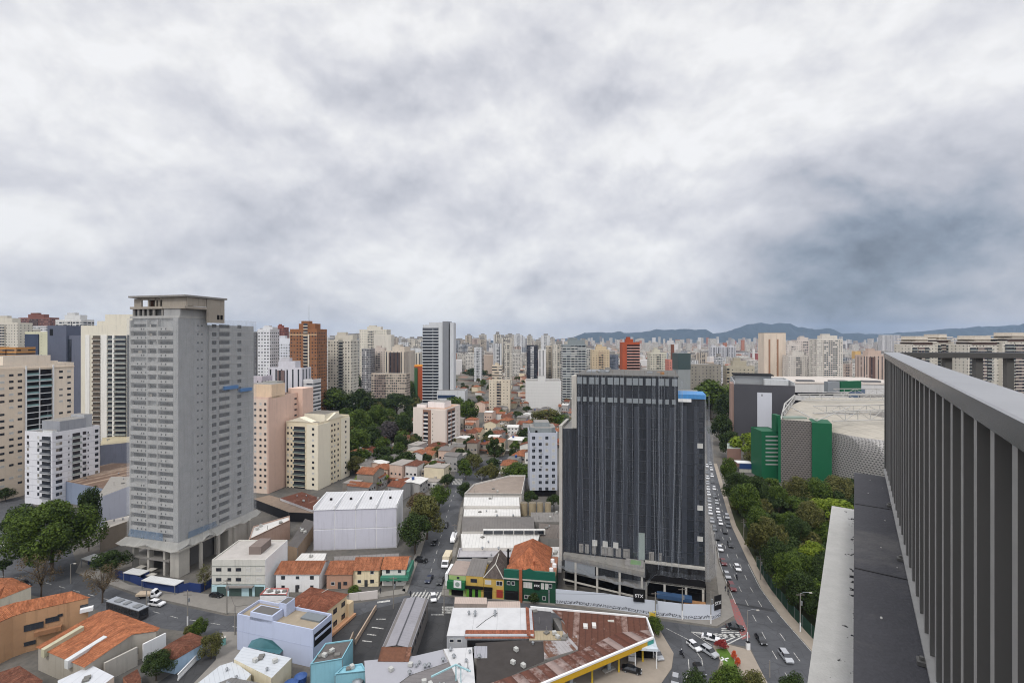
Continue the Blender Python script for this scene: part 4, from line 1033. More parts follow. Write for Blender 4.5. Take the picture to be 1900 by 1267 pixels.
def cream_tower():
    b = Bld("cream_balcony_tower", "tall cream and white tower with stacks of brown and glass balconies", "apartment tower", 150, 262, Y=310, top=604, th=-2, anchor='r', depth=20)
    m = paint((214, 208, 192), 0.06); w = paint((222, 220, 214), 0.06); b.shell(m, CONC, 1.2); W = b.W
    px = b.u; fh = 3.05; nf = 25; z0 = b.h - 9 - (nf - 1) * fh
    MB().box(px(159), px(167), -0.4, -0.01, 0, b.h - 6).build("pilaster", w, b.root); MB().box(px(187.5), px(199), -0.4, -0.01, 0, b.h - 6).build("pilaster", w, b.root); MB().box(px(209.5), px(213), -0.6, -0.01, 0, b.h - 6).build("pilaster", w, b.root)
    b.balconies('f', px(172), px(187), z0, nf, fh, 0.8, w, plain("brown_balcony", (112, 100, 88)), 1.1, plain("brown_recess", (86, 78, 70)))
    b.balconies('f', px(199.5), px(209), z0, nf, fh, 0.5, w, TG2)
    b.balconies('f', px(213.5), px(235), z0, nf, fh, 1.3, w, TG2)
    for k in range(nf): b.win('f', px(163), z0 + k * fh + 0.9, 0.9, 0.9, "d")
    b.flush(); MB().box(px(236), px(240), -0.1, 0.0, 0, b.h - 6).build("dark_strip", DARK, b.root)
    b.roofbox("attic", m, 0.36, 1.0, 0.1, 0.8, 7.2); b.roofbox("attic_step", m, 0.2, 0.36, 0.15, 0.8, 3.0); b.roofbox("water_tank", plain("grey_tank", (150, 152, 150)), 0.34, 0.42, 0.3, 0.6, 5.4)
TG2 = make_glass("grey_balcony_glass", (132, 138, 134), 0.2)
cream_tower()
def slate_tower():
    b = Bld("slate_tower", "windowless slate blue tower between beige block and cream balcony tower", "tower", 88, 123, Y=430, top=604, th=-6, anchor='r', depth=24)
    m = paint((92, 97, 112), 0.1, 0.7); b.shell(m, CONC, 0.8)
    MB().box(b.W, b.W * 1.75, 2, 20, 0, b.h - 8.6).build("round_wing", paint((100, 104, 118), 0.1, 0.7), b.root)
    MB().box(b.W + .02, b.W * 1.15, 1.5, 1.99, 0, b.h - 12).build("glass_strip", GLASS, b.root)
    b.box("slot_recess", DARK, b.W * .12, b.W * .3, -0.05, 0.05, b.h - 9, b.h - 3)
slate_tower()
def pink_block():
    b = Bld("salmon_apartment_block", "salmon pink apartment block with one blank side wall right of the raw grey tower", "apartment block", 444, 498, Y=243, top=737, th=-14, anchor='r', xs=552)
    m = paint((214, 184, 168), 0.1, 0.9, 0.2); m2 = paint((216, 196, 180), 0.07, 0.9, 0.1); b.shell(m, CONC, 0.9); W, D = b.W, b.D
    fh = 3.0; nf = 15; z0 = b.h - 4.0 - (nf - 1) * fh
    MB().box(-0.0, W * .97, -0.12, -0.01, 0, b.h - 1.0).build("front_facing", m2, b.root)
    for k in range(nf):
        for u in (.2, .42, .56, .74, .9): link("window", window_mesh(1.25, 1.15, "d" if (k * 7 + int(u * 50)) % 5 else "s"), b.root, (W * u, -0.13, z0 + k * fh))
    MB().box(W - 6, W + 3.2, D + 0.02, D + 9, 0, b.h + 2.2).build("rear_block", m, b.root)
    for k in range(nf): b.win('r', D - 1.6, z0 + k * fh + .5, 1.8, 0.9, "d")
    b.flush()
    b.roofbox("attic", paint((222, 196, 168)), 0.1, 1.0, 0.1, 0.55, 6.2); b.roofbox("roof_house", paint((150, 152, 146)), 0.2, 0.7, 0.56, 0.8, 6.6)
pink_block()
def cream_block():
    b = Bld("cream_gabled_block", "cream twelve storey apartment block with a small gable on each face", "apartment block", 531, 590, Y=249, top=784, th=-15, anchor='r', xs=648)
    m = paint((220, 208, 182), 0.1, 0.9, 0.2); m2 = paint((224, 216, 196), 0.06, 0.9, 0.1); b.shell(m, CONC, 1.0); W, D = b.W, b.D
    fh = 2.85; nf = 12; z0 = b.h - 4.0 - (nf - 1) * fh
    MB().box(W * .66, W + .1, -0.25, -0.01, 0, b.h - 1.2).build("front_bay", m2, b.root); MB().box(W, W + .25, 0.02, D * .36, 0, b.h - 1.2).build("side_bay", m2, b.root); MB().box(W, W + .3, D * .7, D + .02, 0, b.h - 1.2).build("side_bay", m2, b.root)
    b.balconies('f', W * .24, W * .60, z0 - .9, nf, fh, 0.8, m2, make_glass("green_balcony_glass", (96, 108, 106), 0.15))
    b.grid('f', [W * .06, W * .17], z0, nf, fh, 1.1, 1.2, "d", .25, 11)
    for k in range(nf): link("window", window_mesh(1.3, 1.2, "d" if k % 3 else "s"), b.root, (W * .86, -0.26, z0 + k * fh)); link("window", window_mesh(1.2, 1.2, "d" if k % 4 else "s"), b.root, (W + .31, D * .86, z0 + k * fh), R(90))
    b.grid('r', [D * .42, D * .51, D * .62], z0, nf, fh, 1.1, 1.2, "d", .2, 12); b.flush()
    ga = MB(); ga.face([(W * .05, -0.3, b.h), (W * .8, -0.3, b.h), (W * .42, -0.3, b.h + 2.3)]); ga.face([(W * .05, -0.3, b.h), (W * .42, -0.3, b.h + 2.3), (W * .42, 4, b.h + 2.3), (W * .05, 4, b.h)]); ga.face([(W * .8, -0.3, b.h), (W * .42, -0.3, b.h + 2.3), (W * .42, 4, b.h + 2.3), (W * .8, 4, b.h)]); ga.build("gable", m2, b.root)
    ga = MB(); xx = W + .3; ga.face([(xx, D * .28, b.h), (xx, D * .8, b.h), (xx, D * .54, b.h + 3)]); ga.face([(xx, D * .28, b.h), (xx, D * .54, b.h + 3), (xx - 5, D * .54, b.h + 3), (xx - 5, D * .28, b.h)]); ga.face([(xx, D * .8, b.h), (xx, D * .54, b.h + 3), (xx - 5, D * .54, b.h + 3), (xx - 5, D * .8, b.h)]); ga.build("gable", m2, b.root)
    b.roofbox("attic", m2, 0.3, 0.95, 0.25, 0.7, 3.2, paint((110, 106, 100)))
cream_block()
def hotel():
    b = Bld("grey_hotel", "pale grey nine storey block with four columns of square windows left of the netted block", "hotel", 983, 1034, Y=238, top=803, th=2, anchor='l', depth=15)
    m = paint((182, 186, 196), 0.05, 0.7, 0.06); b.shell(m, CONC, 1.4, 3.2); W, D = b.W, b.D; fh = 3.12; nf = 9; z0 = b.h - 3.2 - (nf - 1) * fh
    b.grid('f', [W * (.14 + .24 * i) for i in range(4)], z0, nf, fh, 1.5, 1.45, "d", .32, 9)
    for k in range(nf): b.win('r', 3, z0 + k * fh, .8, 1.2, "s"); b.win('r', 9, z0 + k * fh, .8, 1.2, "d")
    b.flush(); MB().box(0.6, W - .6, 1, D - 1, 0, 3.2).build("ground_floor", DARK, b.root)
    gr = MB(); gl_ = 0.25
    for i in range(1, 8): gr.box(W * i / 8 - .03, W * i / 8 + .03, -0.03, 0.01, 3.3, b.h - 1.5)
    gr.build("panel_joint", paint((160, 164, 172)), b.root)
    g2 = paint((140, 146, 148)); ch = MB(); z = b.h - .2
    ch.prism([(W * .04, D * .25), (W * .2, D * .04), (W * .8, D * .04), (W * .96, D * .25), (W * .96, D * .9), (W * .04, D * .9)], b.h - 1.39, b.h + 2.2, 0, 1); ch.build("roof_house", [g2, CONC], b.root)
    b.box("upper_roof_house", g2, W * .2, W * .75, D * .3, D * .8, b.h + 2.2, b.h + 4.4, CONC); b.box("roof_vent", DARK, W * .2, W * .28, D * .02, D * .05, b.h, b.h + 1.1)
hotel()
def mid_block():
    b = Bld("white_corner_block", "white and beige eight storey block with brown balcony recesses among red roofed houses", "apartment block", 767, 827, Y=334, top=759, th=-17, anchor='r', xs=854)
    m = paint((218, 206, 196), 0.05, 0.9, .1); w = paint((228, 224, 222), .05); br = plain("brown_render", (140, 108, 92), .9)
    b.shell(m, paint((176, 140, 116)), 0.6); W, D = b.W, b.D; fh = 2.9; nf = 9; z0 = b.h - 5 - (nf - 1) * fh
    MB().box(W * .30, W * .55, -0.02, -0.01, 0, b.h - 1).build("brown_recess", br, b.root)
    MB().box(0, W * .3, -0.4, -0.01, 0, b.h + .4).build("front_bay", m, b.root); MB().box(W * .66, W, -0.3, -0.01, 0, b.h - 1).build("front_bay", m, b.root)
    b.balconies('f', W * .32, W * .46, z0, nf, fh, .5, w, w, .8); MB().box(W, W + .02, D * .1, D * .62, 0, b.h - 1).build("brown_recess", br, b.root)
    b.balconies('r', D * .15, D * .32, z0, nf, fh, .7, w, w, .9); b.balconies('r', D * .4, D * .6, z0, nf, fh, .7, w, w, .9)
    for k in range(nf): b.win('r', D * .82, z0 + k * fh + .8, .5, .6, "d"); b.win('f', W * .6, z0 + k * fh + .8, .5, .6, "d")
    b.flush(); b.roofbox("roof_house", w, .3, .82, .3, .75, 3.6); b.roofbox("roof_house", w, .0, .28, .2, .5, 1.8)
mid_block()
def grey_band_tower():
    b = Bld("grey_banded_tower", "grey tower with white banded floors and a tall blank lift core", "tower", 784, 813.5, Y=540, top=608, th=-3, anchor='r', depth=16)
    m = paint((120, 122, 126), .05); w = paint((196, 198, 200), .05); b.shell(m, CONC, .3); W, D = b.W, b.D
    fh = 3.35; nf = 26; z0 = b.h - 4 - (nf - 1) * fh
    sl = MB().box(-.2, W + .2, -.5, D, 0, .9).mesh("floor_band", w); op = MB().box(.4, W * .62, -.06, .0, 1.0, 2.9).mesh("window_strip", GLASS); op2 = MB().box(W * .68, W - .3, -.06, .0, 1.0, 2.9).mesh("window_strip", GLASS)
    for k in range(nf):
        link("floor_band", sl, b.root, (0, 0, z0 + k * fh)); link("window_strip", op, b.root, (0, 0, z0 + k * fh)); link("window_strip", op2, b.root, (0, 0, z0 + k * fh))
    MB().box(W + .25, W * 1.27, -.3, D + 2, 0, b.h + 6).build("white_pier", w, b.root)
    MB().box(W * 1.27, W * 1.65, -1, D + 4, 0, b.h + 7).build("lift_core", paint((128, 130, 134), .05), b.root); MB().box(W * 1.65, W * 1.72, 0, D, 0, b.h - 1).build("dark_strip", DARK, b.root); MB().box(W * 1.72, W * 1.95, 0, D, 0, b.h + 5.6).build("side_pier", w, b.root)
    b.roofbox("roof_frame", w, 0, 1, .1, .2, 3.2); b.roofbox("roof_house", w, .35, 1.0, .3, .9, 6)
    MB().box(W * .95, W * 2.7, -4, 16, 0, 20).build("podium", w, b.root); MB().box(W * 1.0, W * 2.1, -4.06, -4.0, 5, 8.5).build("window_strip", GLASSB, b.root); MB().box(W * 1.0, W * 2.1, -4.06, -4.0, 11.5, 15).build("window_strip", GLASSB, b.root); MB().box(W * 1.0, W * 2.65, -4.0, 15.8, 20.0, 20.4).build("podium_roof", CONC, b.root)
grey_band_tower()
def blank_block():
    b = Bld("blank_white_block", "windowless off white block with faint horizontal joints behind the grey hotel", "warehouse", 975, 1041, Y=515, top=707, th=-2, anchor='r', depth=30)
    m = paint((204, 203, 200), .04, .8, .1); b.shell(m, CONC, .5)
    ln = MB().box(0.2, b.W - .2, -.05, -.0, 0, .25).mesh("panel_joint", paint((184, 183, 180)))
    for k in range(9): link("panel_joint", ln, b.root, (0, 0, 3 + k * 3.2))
    b.roofbox("stair_house", m, .35, .56, .05, .3, 5)
blank_block()

# ------------------------------------------------------------------ stadium, cinema block and mall on the right
GREENP = plain("stadium_green", (16, 88, 57), 0.55, 0.35, 0, 0.1, 0.3)
def scale_skin(ca, cb):
    """perforated metal scales: rows of raised lozenges, UV metres"""
    t = NT("metal_scale_skin"); uv = t.n("ShaderNodeUVMap").outputs[0]; u, v, _ = t.sep(uv)
    row = t.m('FLOOR', t.m('MULTIPLY', v, 1 / 1.15)); off = t.m('MULTIPLY', t.m('MODULO', row, 2.0), 0.5)
    fu = t.m('ABSOLUTE', t.m('SUBTRACT', t.m('FRACT', t.m('ADD', t.m('MULTIPLY', u, 1 / 1.5), off)), 0.5)); fv = t.m('FRACT', t.m('MULTIPLY', v, 1 / 1.15))
    gap = t.m('LESS_THAN', t.m('ADD', t.m('MULTIPLY', fu, 1.3), fv), 0.62)
    rr = t.m('GREATER_THAN', fv, 0.9)
    c = t.mix(gap, lin(ca), lin(cb))
    c = t.mix(t.m('MULTIPLY', t.noise(t.pos(), 0.09, 4), 0.4), c, tuple(x * .6 for x in lin(ca)))
    return t.fin(c, 0.5, 0.4, 0.2, t.m('SUBTRACT', 1.0, gap), 0.5)
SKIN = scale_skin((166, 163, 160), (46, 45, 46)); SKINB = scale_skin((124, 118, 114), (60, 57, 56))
def stadium():
    A = G(1447, 903); A = atY(1449, 262); Bp = atY(1506, 256); Cc = atY(1545, 252)
    root = empty("stadium", (0, 0, 0)); tag(root, "football stadium clad in perforated metal scales with a green entrance pillar and white roof trusses", "stadium")
    curve = [atY(1545, 254), atY(1570, 247), atY(1600, 239), atY(1640, 231), atY(1700, 223), atY(1780, 219), atY(1900, 222)]
    top1, top2 = 34.0, 28.5
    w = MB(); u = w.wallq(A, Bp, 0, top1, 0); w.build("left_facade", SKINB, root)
    m = MB(); u = 0
    fine = []
    for a, c in zip(curve, curve[1:]):
        for k in range(6): fine.append(a.lerp(c, k / 6))
    fine.append(curve[-1])
    prof = [(0, -3.0), (6, -2.6), (11, -1.2), (16, -0.2), (20, 0.0), (23, -0.7), (25.6, -2.4), (27.6, -5.2), (28.6, -8.6)]
    rows = []
    for p in fine:
        d = Vector((p.x - 150, p.y - 330, 0)).normalized(); rows.append([(p.x + d.x * o, p.y + d.y * o, z) for z, o in prof])
    for i in range(len(rows) - 1):
        L = (Vector(rows[i][0]) - Vector(rows[i + 1][0])).length; vv = 0
        for k in range(len(prof) - 1):
            dv = (Vector(rows[i][k]) - Vector(rows[i][k + 1])).length
            m.face([rows[i][k], rows[i + 1][k], rows[i + 1][k + 1], rows[i][k + 1]], 0, [(u, vv), (u + L, vv), (u + L, vv + dv), (u, vv + dv)]); vv += dv
        u += L
    m.build("curved_facade", SKIN, root)
    # roof sheet rising inward
    t = NT("roof_membrane_panels"); sp = t.sep(t.pos((.16, .16, 1))); ln = t.m('MAXIMUM', t.m('LESS_THAN', t.m('FRACT', t.m('ADD', sp[0], t.m('MULTIPLY', sp[1], .4))), .06), t.m('LESS_THAN', t.m('FRACT', t.m('MULTIPLY', sp[1], .5)), .03))
    CR = t.fin(t.mix(t.m('MULTIPLY', ln, .5), t.mix(t.noise(t.pos(), .08, 7, .75), lin((128, 124, 116)), lin((190, 182, 168))), lin((104, 102, 98))), .7, .3)
    rf = MB(); inner = [Vector((p[-1][0], p[-1][1], 28.6)).lerp(Vector((168, 345, 34)), 0.42) for p in rows]
    inner = [Vector((q.x, q.y, 34.5)) for q in inner]
    for i in range(len(rows) - 1): rf.face([rows[i][-1], rows[i + 1][-1], inner[i + 1], inner[i]])
    a2 = [Vector((A.x, A.y, top1)), Vector((Bp.x, Bp.y, top1)), Vector((Cc.x, Cc.y, top1 - 1)), inner[0], inner[6], Vector((268, 352, 35)), Vector((212, 346, 36)), Vector((A.x + 34, A.y + 50, 35))]
    rf.face([(p.x, p.y, p.z - .4) for p in a2]); rf.face([tuple(inner[6]), tuple(inner[20]), tuple(inner[-1]), (400, 360, 35), (268, 352, 35)])
    rf.build("roof", CR, root)
    g = MB(); d = (Cc - Bp).normalized(); n = Vector((-d.y, d.x, 0)); q0, q1 = Bp - n * 1.2, Cc - n * 1.2 - d * .5
    g.prism([(q0.x, q0.y), (q1.x, q1.y), (q1.x + n.x * 14, q1.y + n.y * 14), (q0.x + n.x * 14, q0.y + n.y * 14)], 0, 33.6); g.build("entrance_pillar", GREENP, root)
    W2 = plain("white_steel", (172, 170, 166), .5, .4)
    e = MB(); e.wallq(A + Vector((-1.2, .6, 0)), A + Vector((0, 0, 0)), 0, top1 + 1, 0); e.build("green_corner", GREENP, root)
    w3 = MB(); P = A + Vector((40, 62, 0)); w3.wallq(P, A, 0, top1, 0); w3.build("side_facade", SKIN, root)
    # roof trusses of white tube
    def truss(name, p, q, hgt, nn=9, r=.32):
        b = MB(); p, q = Vector(p), Vector(q); up = Vector((0, 0, hgt))
        b.tube([p, q], r, 5); b.tube([p + up, q + up], r, 5)
        for k in range(nn):
            a = p.lerp(q, k / nn); c = p.lerp(q, (k + 1) / nn); b.tube([a, c + up] if k % 2 else [a + up, c], r * .6, 4); b.tube([c, c + up], r * .6, 4)
        b.build(name, W2, root)
    truss("roof_truss", (Cc.x + 2, Cc.y + 3, 34.3), (Cc.x + 85, Cc.y + 8, 36), 5.2, 12)
    truss("roof_truss", (A.x + 3, A.y + 4, 34.2), (A.x + 46, A.y + 66, 36), 3, 8); truss("roof_truss", (A.x + 48, A.y + 66, 36), (A.x + 150, A.y + 60, 37), 4, 13); truss("roof_truss", (Cc.x + 6, Cc.y + 26, 35), (Cc.x + 110, Cc.y + 32, 36), 4, 13)
    truss("roof_truss", (A.x + 92, A.y + 96, 36), (A.x + 190, A.y + 88, 37), 4.5, 13)
    b = MB(); b.tube([(A.x, A.y, 34), (A.x + 19, A.y + 30, 38.5), (A.x + 46, A.y + 66, 39.5)], .45, 6); b.tube([(Bp.x + 4, Bp.y + 2, 34), (A.x + 19, A.y + 30, 38.5)], .3, 5); b.tube([(Bp.x + 4, Bp.y + 2, 34), (Cc.x + 16, Cc.y + 10, 41)], .3, 5); b.build("roof_brace", W2, root)
    MB().box(0, 13, 0, 5, 33.4, 34.6).build("roof_plant", plain("grey_green_plant", (120, 134, 124)), root, (A.x + 3, A.y + 3, 0))
    gp = MB(); gp.box(0, 22, 0, 3, 36, 44); gp.build("green_end_panel", GREENP, root, atY(1560, 378), R(18))
    sb = MB(); sb.box(-11, -1, 0, 4, 36, 44); sb.build("scoreboard", plain("grey_screen", (132, 136, 140)), root, atY(1560, 378), R(8))
    OCC.append((190, 290, 95))
stadium()
def green_annex():
    b = Bld("green_ticket_block", "green stadium annex with grey louvre bands beside the lime tree", "building", 1413, 1447, Y=268, top=800, th=-4, anchor='l', depth=14)
    b.shell(GREENP, GREENP, .4)
    lv = MB().box(b.W * .22, b.W * .98, -.12, -.01, 0, .7).mesh("louvre_band", plain("grey_louvre", (150, 158, 152)))
    for k in range(8): link("louvre_band", lv, b.root, (0, 0, 8 + k * 2.2))
    MB().box(b.W * .78, b.W * 1.02, -.6, 5, b.h, b.h + 9).build("green_riser", GREENP, b.root)
    p = G(1372, 876); r = empty("event_banner", (p.x, p.y, 0), R(-6)); tag(r, "long blue event banner on the low wall in front of the green annex", "banner")
    MB().box(0, 24, 0, .3, 0, 2.0).build("wall", CONCL, r); MB().box(0, 24, -.1, -.02, 2.0, 5).build("banner_cloth", plain("blue_banner", (38, 62, 112), .5, .4, 0, .3, .2), r); MB().box(-1, 22, 0, 6, 5.2, 5.5).build("awning", WHITE, r); MB().box(8, 17, -.14, -.1, 3.4, 4.3).build("printed_stripe", plain("green_print", (60, 120, 90)), r)
    p = G(1352, 862); b2 = poly_bld("brick_gatehouse", "small brick gatehouse with grey roof between avenue and lime tree", "building", [(1349, 822), (1375, 822), (1375, 832), (1349, 832)], 11, paint((136, 108, 98)), paint((150, 156, 150)))
green_annex()
def cinema_block():
    b = Bld("black_clad_block", "black clad box building with tall white wall banner and a roof rim of grey panels", "building", 1362, 1475, Y=330, top=710, th=-21, anchor='r', depth=44)
    t = NT("black_cladding"); uv = t.n("ShaderNodeUVMap").outputs[0]; u, v, _ = t.sep(uv)
    l = t.m('ADD', t.m('LESS_THAN', t.m('FRACT', t.m('MULTIPLY', v, 1 / 4.2)), .03), t.m('LESS_THAN', t.m('FRACT', t.m('MULTIPLY', u, 1 / 5.0)), .02))
    CLAD = t.fin(t.mix(t.m('MULTIPLY', t.noise(t.pos(), .06, 5), .7), lin((64, 63, 67)), lin((84, 83, 88))), .6, .3)
    W, D = b.W, b.D; w = MB(); w.prism([(0, 0), (W, 0), (W, D), (0, D)], 0, b.h - 4.2, 0, 1); w.build("wall", [CLAD, CONCL], b.root)
    RIM = paint((176, 178, 180), .1)
    for q in ((0, W, 0, .5), (0, W, D - .5, D), (0, .5, .5, D - .5), (W - .5, W, .5, D - .5)): MB().box(*q, b.h - 4.19, b.h - 2.2 if q[3] == .5 and q[2] == 0 else b.h).build("parapet", CLAD if q[3] == .5 and q[2] == 0 else RIM, b.root)
    MB().box(W * .39, W * .63, -.35, -.02, 4, b.h - 7.5).build("wall_banner", paint((196, 198, 206), .04, .7, .03), b.root)
    MB().box(W * .46, W * .475, -.4, -.36, b.h - 10, b.h - 8.6).build("banner_mark", DARK, b.root)
    MB().box(-2.2, -.01, 2, D * .4, 0, b.h - 2).build("brown_side_wall", paint((150, 126, 116)), b.root)
    MB().box(W * .05, W * .7, D * .55, D * .9, b.h - 4, b.h + 2.5).build("roof_plant", STEEL, b.root); MB().box(W * .02, W * .74, D * .5, D * .92, b.h + 2.5, b.h + 3.2).build("roof_cover", DARK, b.root)
    MB().box(W * .55, W * .95, D * .3, D * .45, b.h - 4, b.h + .6).build("roof_house", RIM, b.root)
cinema_block()
def mall():
    b = Bld("shopping_mall", "long low white shopping mall with dark banded decks behind the stadium", "mall", 1440, 1690, Y=440, top=712, th=-8, anchor='l', depth=70)
    w = paint((196, 194, 192), .08); W, D = b.W, b.D; b.shell(w, paint((182, 174, 168), .2), .8)
    for k, (z0, z1) in enumerate(((5, 8), (12, 15), (19, 22), (26.5, 29))): MB().box(W * .02, W * .62, -.05, .0, z0, z1).build("deck_opening", DARK, b.root)
    MB().box(W * .62, W * .95, -3, -.01, 0, b.h - 8).build("grey_front", paint((150, 146, 142)), b.root)
    MB().box(W * .55, W * .66, -1.5, -.06, 6, b.h - 3).build("stair_core", plain("blue_grey_stair", (90, 104, 124)), b.root)
    MB().box(0, W, 4, D, b.h, b.h + 1.6).build("upper_roof", paint((190, 182, 174), .2), b.root)
    for x in (.2, .45, .7): MB().box(W * x, W * x + 14, 8, 14, b.h + 1.6, b.h + 3).build("roof_plant", plain("dark_roof_plant", (90, 90, 92)), b.root)
mall()

# ------------------------------------------------------------------ other towers, back to front (pixel columns, roof row, distance, colours)
CRM, CRM2, WHT, GRY, PNK, BRN, TAN_ = (206, 200, 187), (194, 184, 168), (214, 213, 210), (160, 162, 166), (206, 184, 168), (150, 104, 72), (190, 170, 146)
TOWN = {}
def tower(name, label, xl, xr, top, Y, c, st="punch", th=-10, depth=14, anchor=None, att=0.5, xs=None, c2=None, group=None, core=True, cat="apartment tower", antenna=False):
    anchor = anchor or ('r' if (xl + xr) / 2 < 950 else 'l')
    b = Bld(name, label, cat, xl, xr, Y=Y, top=top, th=th, anchor=anchor, depth=depth, xs=xs, group=group)
    S = {"punch": dict(bay=3.0, wu=(.25, .72), wv=(.3, .72)), "strip": dict(bay=2.6, wu=(.0, 1.0), wv=(.38, .8)), "balc": dict(bay=4.6, wu=(.08, .9), wv=(.36, .95), slab=(.2, (214, 212, 206))),
         "small": dict(bay=3.6, wu=(.36, .64), wv=(.34, .66)), "vert": dict(bay=5.0, wu=(.35, .62), wv=(.0, 1.0), shuttered=.05), "blank": dict(bay=40.0, wu=(.49, .51), wv=(.4, .6)),
         "dense": dict(bay=2.2, wu=(.15, .85), wv=(.25, .8), shuttered=.3)}[st]
    m = facade(c, **S)
    W, D = b.W, b.D; w = MB(); w.prism([(0, 0), (W, 0), (W, D), (0, D)], 0, b.h, 0, 1); w.build("wall", [m, CONC], b.root)
    if core:                                            # a projecting bay or a slot breaks the front
        f0, f1 = (.36, .64) if core is True else core
        q = facade(c2 or tuple(max(0, x - 22) for x in c), **({"punch": dict(bay=3.4, wu=(.1, .9), wv=(.35, .95), slab=(.25, c)), "small": dict(bay=3.2, wu=(.1, .9), wv=(.35, .95), slab=(.25, c))}.get(st, S)))
        w = MB(); w.prism([(W * f0, -1.0), (W * f1, -1.0), (W * f1, -.01), (W * f0, -.01)], 0, b.h - 1.5, 0, 1); w.build("front_bay", [q, CONC], b.root)
    if att: b.box("roof_house", paint(tuple(max(0, x - 6) for x in c)), W * .25, W * .25 + W * att, D * .2, D * .75, b.h, b.h + min(6, W * .22), CONC); b.box("water_tank", paint(tuple(max(0, x - 14) for x in c)), W * .3, W * .3 + W * att * .5, D * .3, D * .6, b.h + min(6, W * .22), b.h + min(8.5, W * .34), CONC)
    p = .3; pr = MB()
    for q in ((0, W, -.05, p), (-.05, p, p, D), (W - p, W + .05, p, D)): pr.box(*q, b.h - .6, b.h + .8)
    pr.build("parapet", paint(c), b.root)
    if antenna: MB().cyl(W * .55, D * .4, b.h, b.h + 24, .25, .1, 5).build("antenna_mast", STEEL, b.root)
    return b
tower("apartment_tower", "cream tower with small windows left of the orange block, at the photo's left edge", -30, 33, 600, 520, CRM, "small")
tower("apartment_tower", "red brown tower peeking over the cream towers at the left", 34, 92, 590, 760, (126, 84, 74), "dense", c2=(90, 66, 60))
tower("apartment_tower", "small white flat roofed tower in front of the red brown one at the left", 52, 86, 606, 640, (220, 220, 220), "strip", att=0)
tower("glass_fronted_block", "pale olive block with large dark blue glass front above the beige apartment block", 46, 89, 617, 480, (206, 204, 176), "blank", core=(.05, .62), c2=(60, 70, 92), att=0)
tower("orange_block", "orange yellow block behind the beige apartment block at the photo's left edge", -20, 30, 646, 400, (184, 134, 78), "strip", att=0, cat="apartment block")
tower("apartment_tower", "cream tower with punched windows between the orange block and the dark blue glass front", 22, 50, 612, 560, CRM, "small", att=0)
tower("apartment_tower", "white tower with black balcony fronts behind slate and cream towers", 103, 151, 594, 540, (212, 212, 210), "balc", att=.6)
tower("apartment_tower", "beige tower just left of the cream balcony tower's attic", 150, 190, 612, 600, CRM2, "punch", att=0)
tower("white_dark_tower", "white tower with rows of black windows right beside the raw grey tower", 478, 501, 612, 450, (218, 218, 220), "punch", -8, 14, core=False, att=.8)
tower("dark_glazed_tower", "dark glazed slice attached left of the white tower beside the raw grey tower", 460, 479, 618, 452, (70, 66, 66), "dense", -8, 12, core=False, att=0)
tower("apartment_tower", "bright white tower with navy side strips left of the brown tower", 501, 537, 636, 520, (216, 218, 224), "punch", -8, 14, c2=(60, 72, 96), core=(.0, .2), att=.7)
tower("apartment_tower", "small red brick and grey tower seen over the white ones left of the brown tower", 509, 527, 608, 900, (140, 80, 66), "dense", att=.4)
b = tower("brown_tower", "tall brown brick tower with a white edged balcony column and twin antennas", 538, 588, 612, 450, (146, 100, 68), "punch", -8, 18, core=False, att=.6, antenna=True)
b.balconies('f', b.W * .5, b.W * .66, 20, 24, 3.0, .6, paint((216, 204, 184)), paint((216, 204, 184)), .5); b.box("white_fin", paint((222, 212, 194)), b.W * .68, b.W * .72, -.8, -.01, 0, b.h - 4); b.box("cornice", paint((196, 168, 134)), 0, b.W, -.3, -.01, b.h - 5, b.h - 4)
tower("apartment_tower", "white slab tower of dark window rows between brown and cream towers", 588, 608, 627, 560, (216, 216, 216), "dense", -8, 14, att=.3, core=False)
b = tower("apartment_tower", "cream stepped tower with a grey balcony stack behind the tree tops", 608, 652, 632, 485, CRM, "punch", -8, 16, core=False, att=.75)
b.balconies('f', b.W * .45, b.W * .64, 4, 24, 3.05, .7, paint((206, 200, 186)), TG2, 1.0)
tower("apartment_block", "lilac white low block with tall brown window bays below the brown tower", 497, 560, 684, 400, (206, 204, 210), "vert", -8, 14, c2=(120, 100, 96), core=(.3, .5), cat="apartment block")
tower("office_block", "small round cornered block of black and white bands below the brown tower", 563, 581, 706, 390, (208, 206, 206), "strip", -8, 12, core=False, att=0, cat="office block")
tower("apartment_tower", "lilac grey low tower just right of the raw grey tower top", 440, 486, 700, 350, (196, 188, 196), "small", -8, 12, att=0)
tower("apartment_tower", "big cream tower with stepped crown above the brown columned block", 667, 718, 612, 900, (212, 206, 192), "small", -6, 20, att=.5, core=(.3, .5))
tower("apartment_tower", "cream blank faced slab below the big stepped cream tower", 694, 726, 622, 860, (206, 200, 188), "blank", -6, 16, att=0, core=False)
tower("apartment_tower", "grey tower of dark window pairs with one white spine left of the brown columned block", 671, 688, 648, 640, (150, 148, 148), "dense", -6, 14, c2=(210, 208, 206), core=(.4, .55), att=0)
tower("apartment_tower", "pinkish beige slab of faint windows left of the brown columned block", 687, 716, 652, 660, (200, 188, 178), "small", -6, 14, att=.6)
b = tower("apartment_tower", "beige tower with arched dark brown window columns in mid distance", 714, 752, 652, 640, (208, 196, 180), "vert", -6, 14, c2=(84, 68, 62), core=(.2, .75), att=.6, xs=770)
tower("apartment_tower", "narrow cream tower with one red brown strip above the orange and red block", 763, 779, 655, 700, CRM, "vert", -6, 12, core=False, att=0)
tower("apartment_block", "long low beige block with brown window columns behind the round dark tree", 689, 754, 694, 560, (196, 182, 166), "dense", -4, 16, c2=(150, 134, 124), core=(.1, .4), cat="apartment block", att=0)
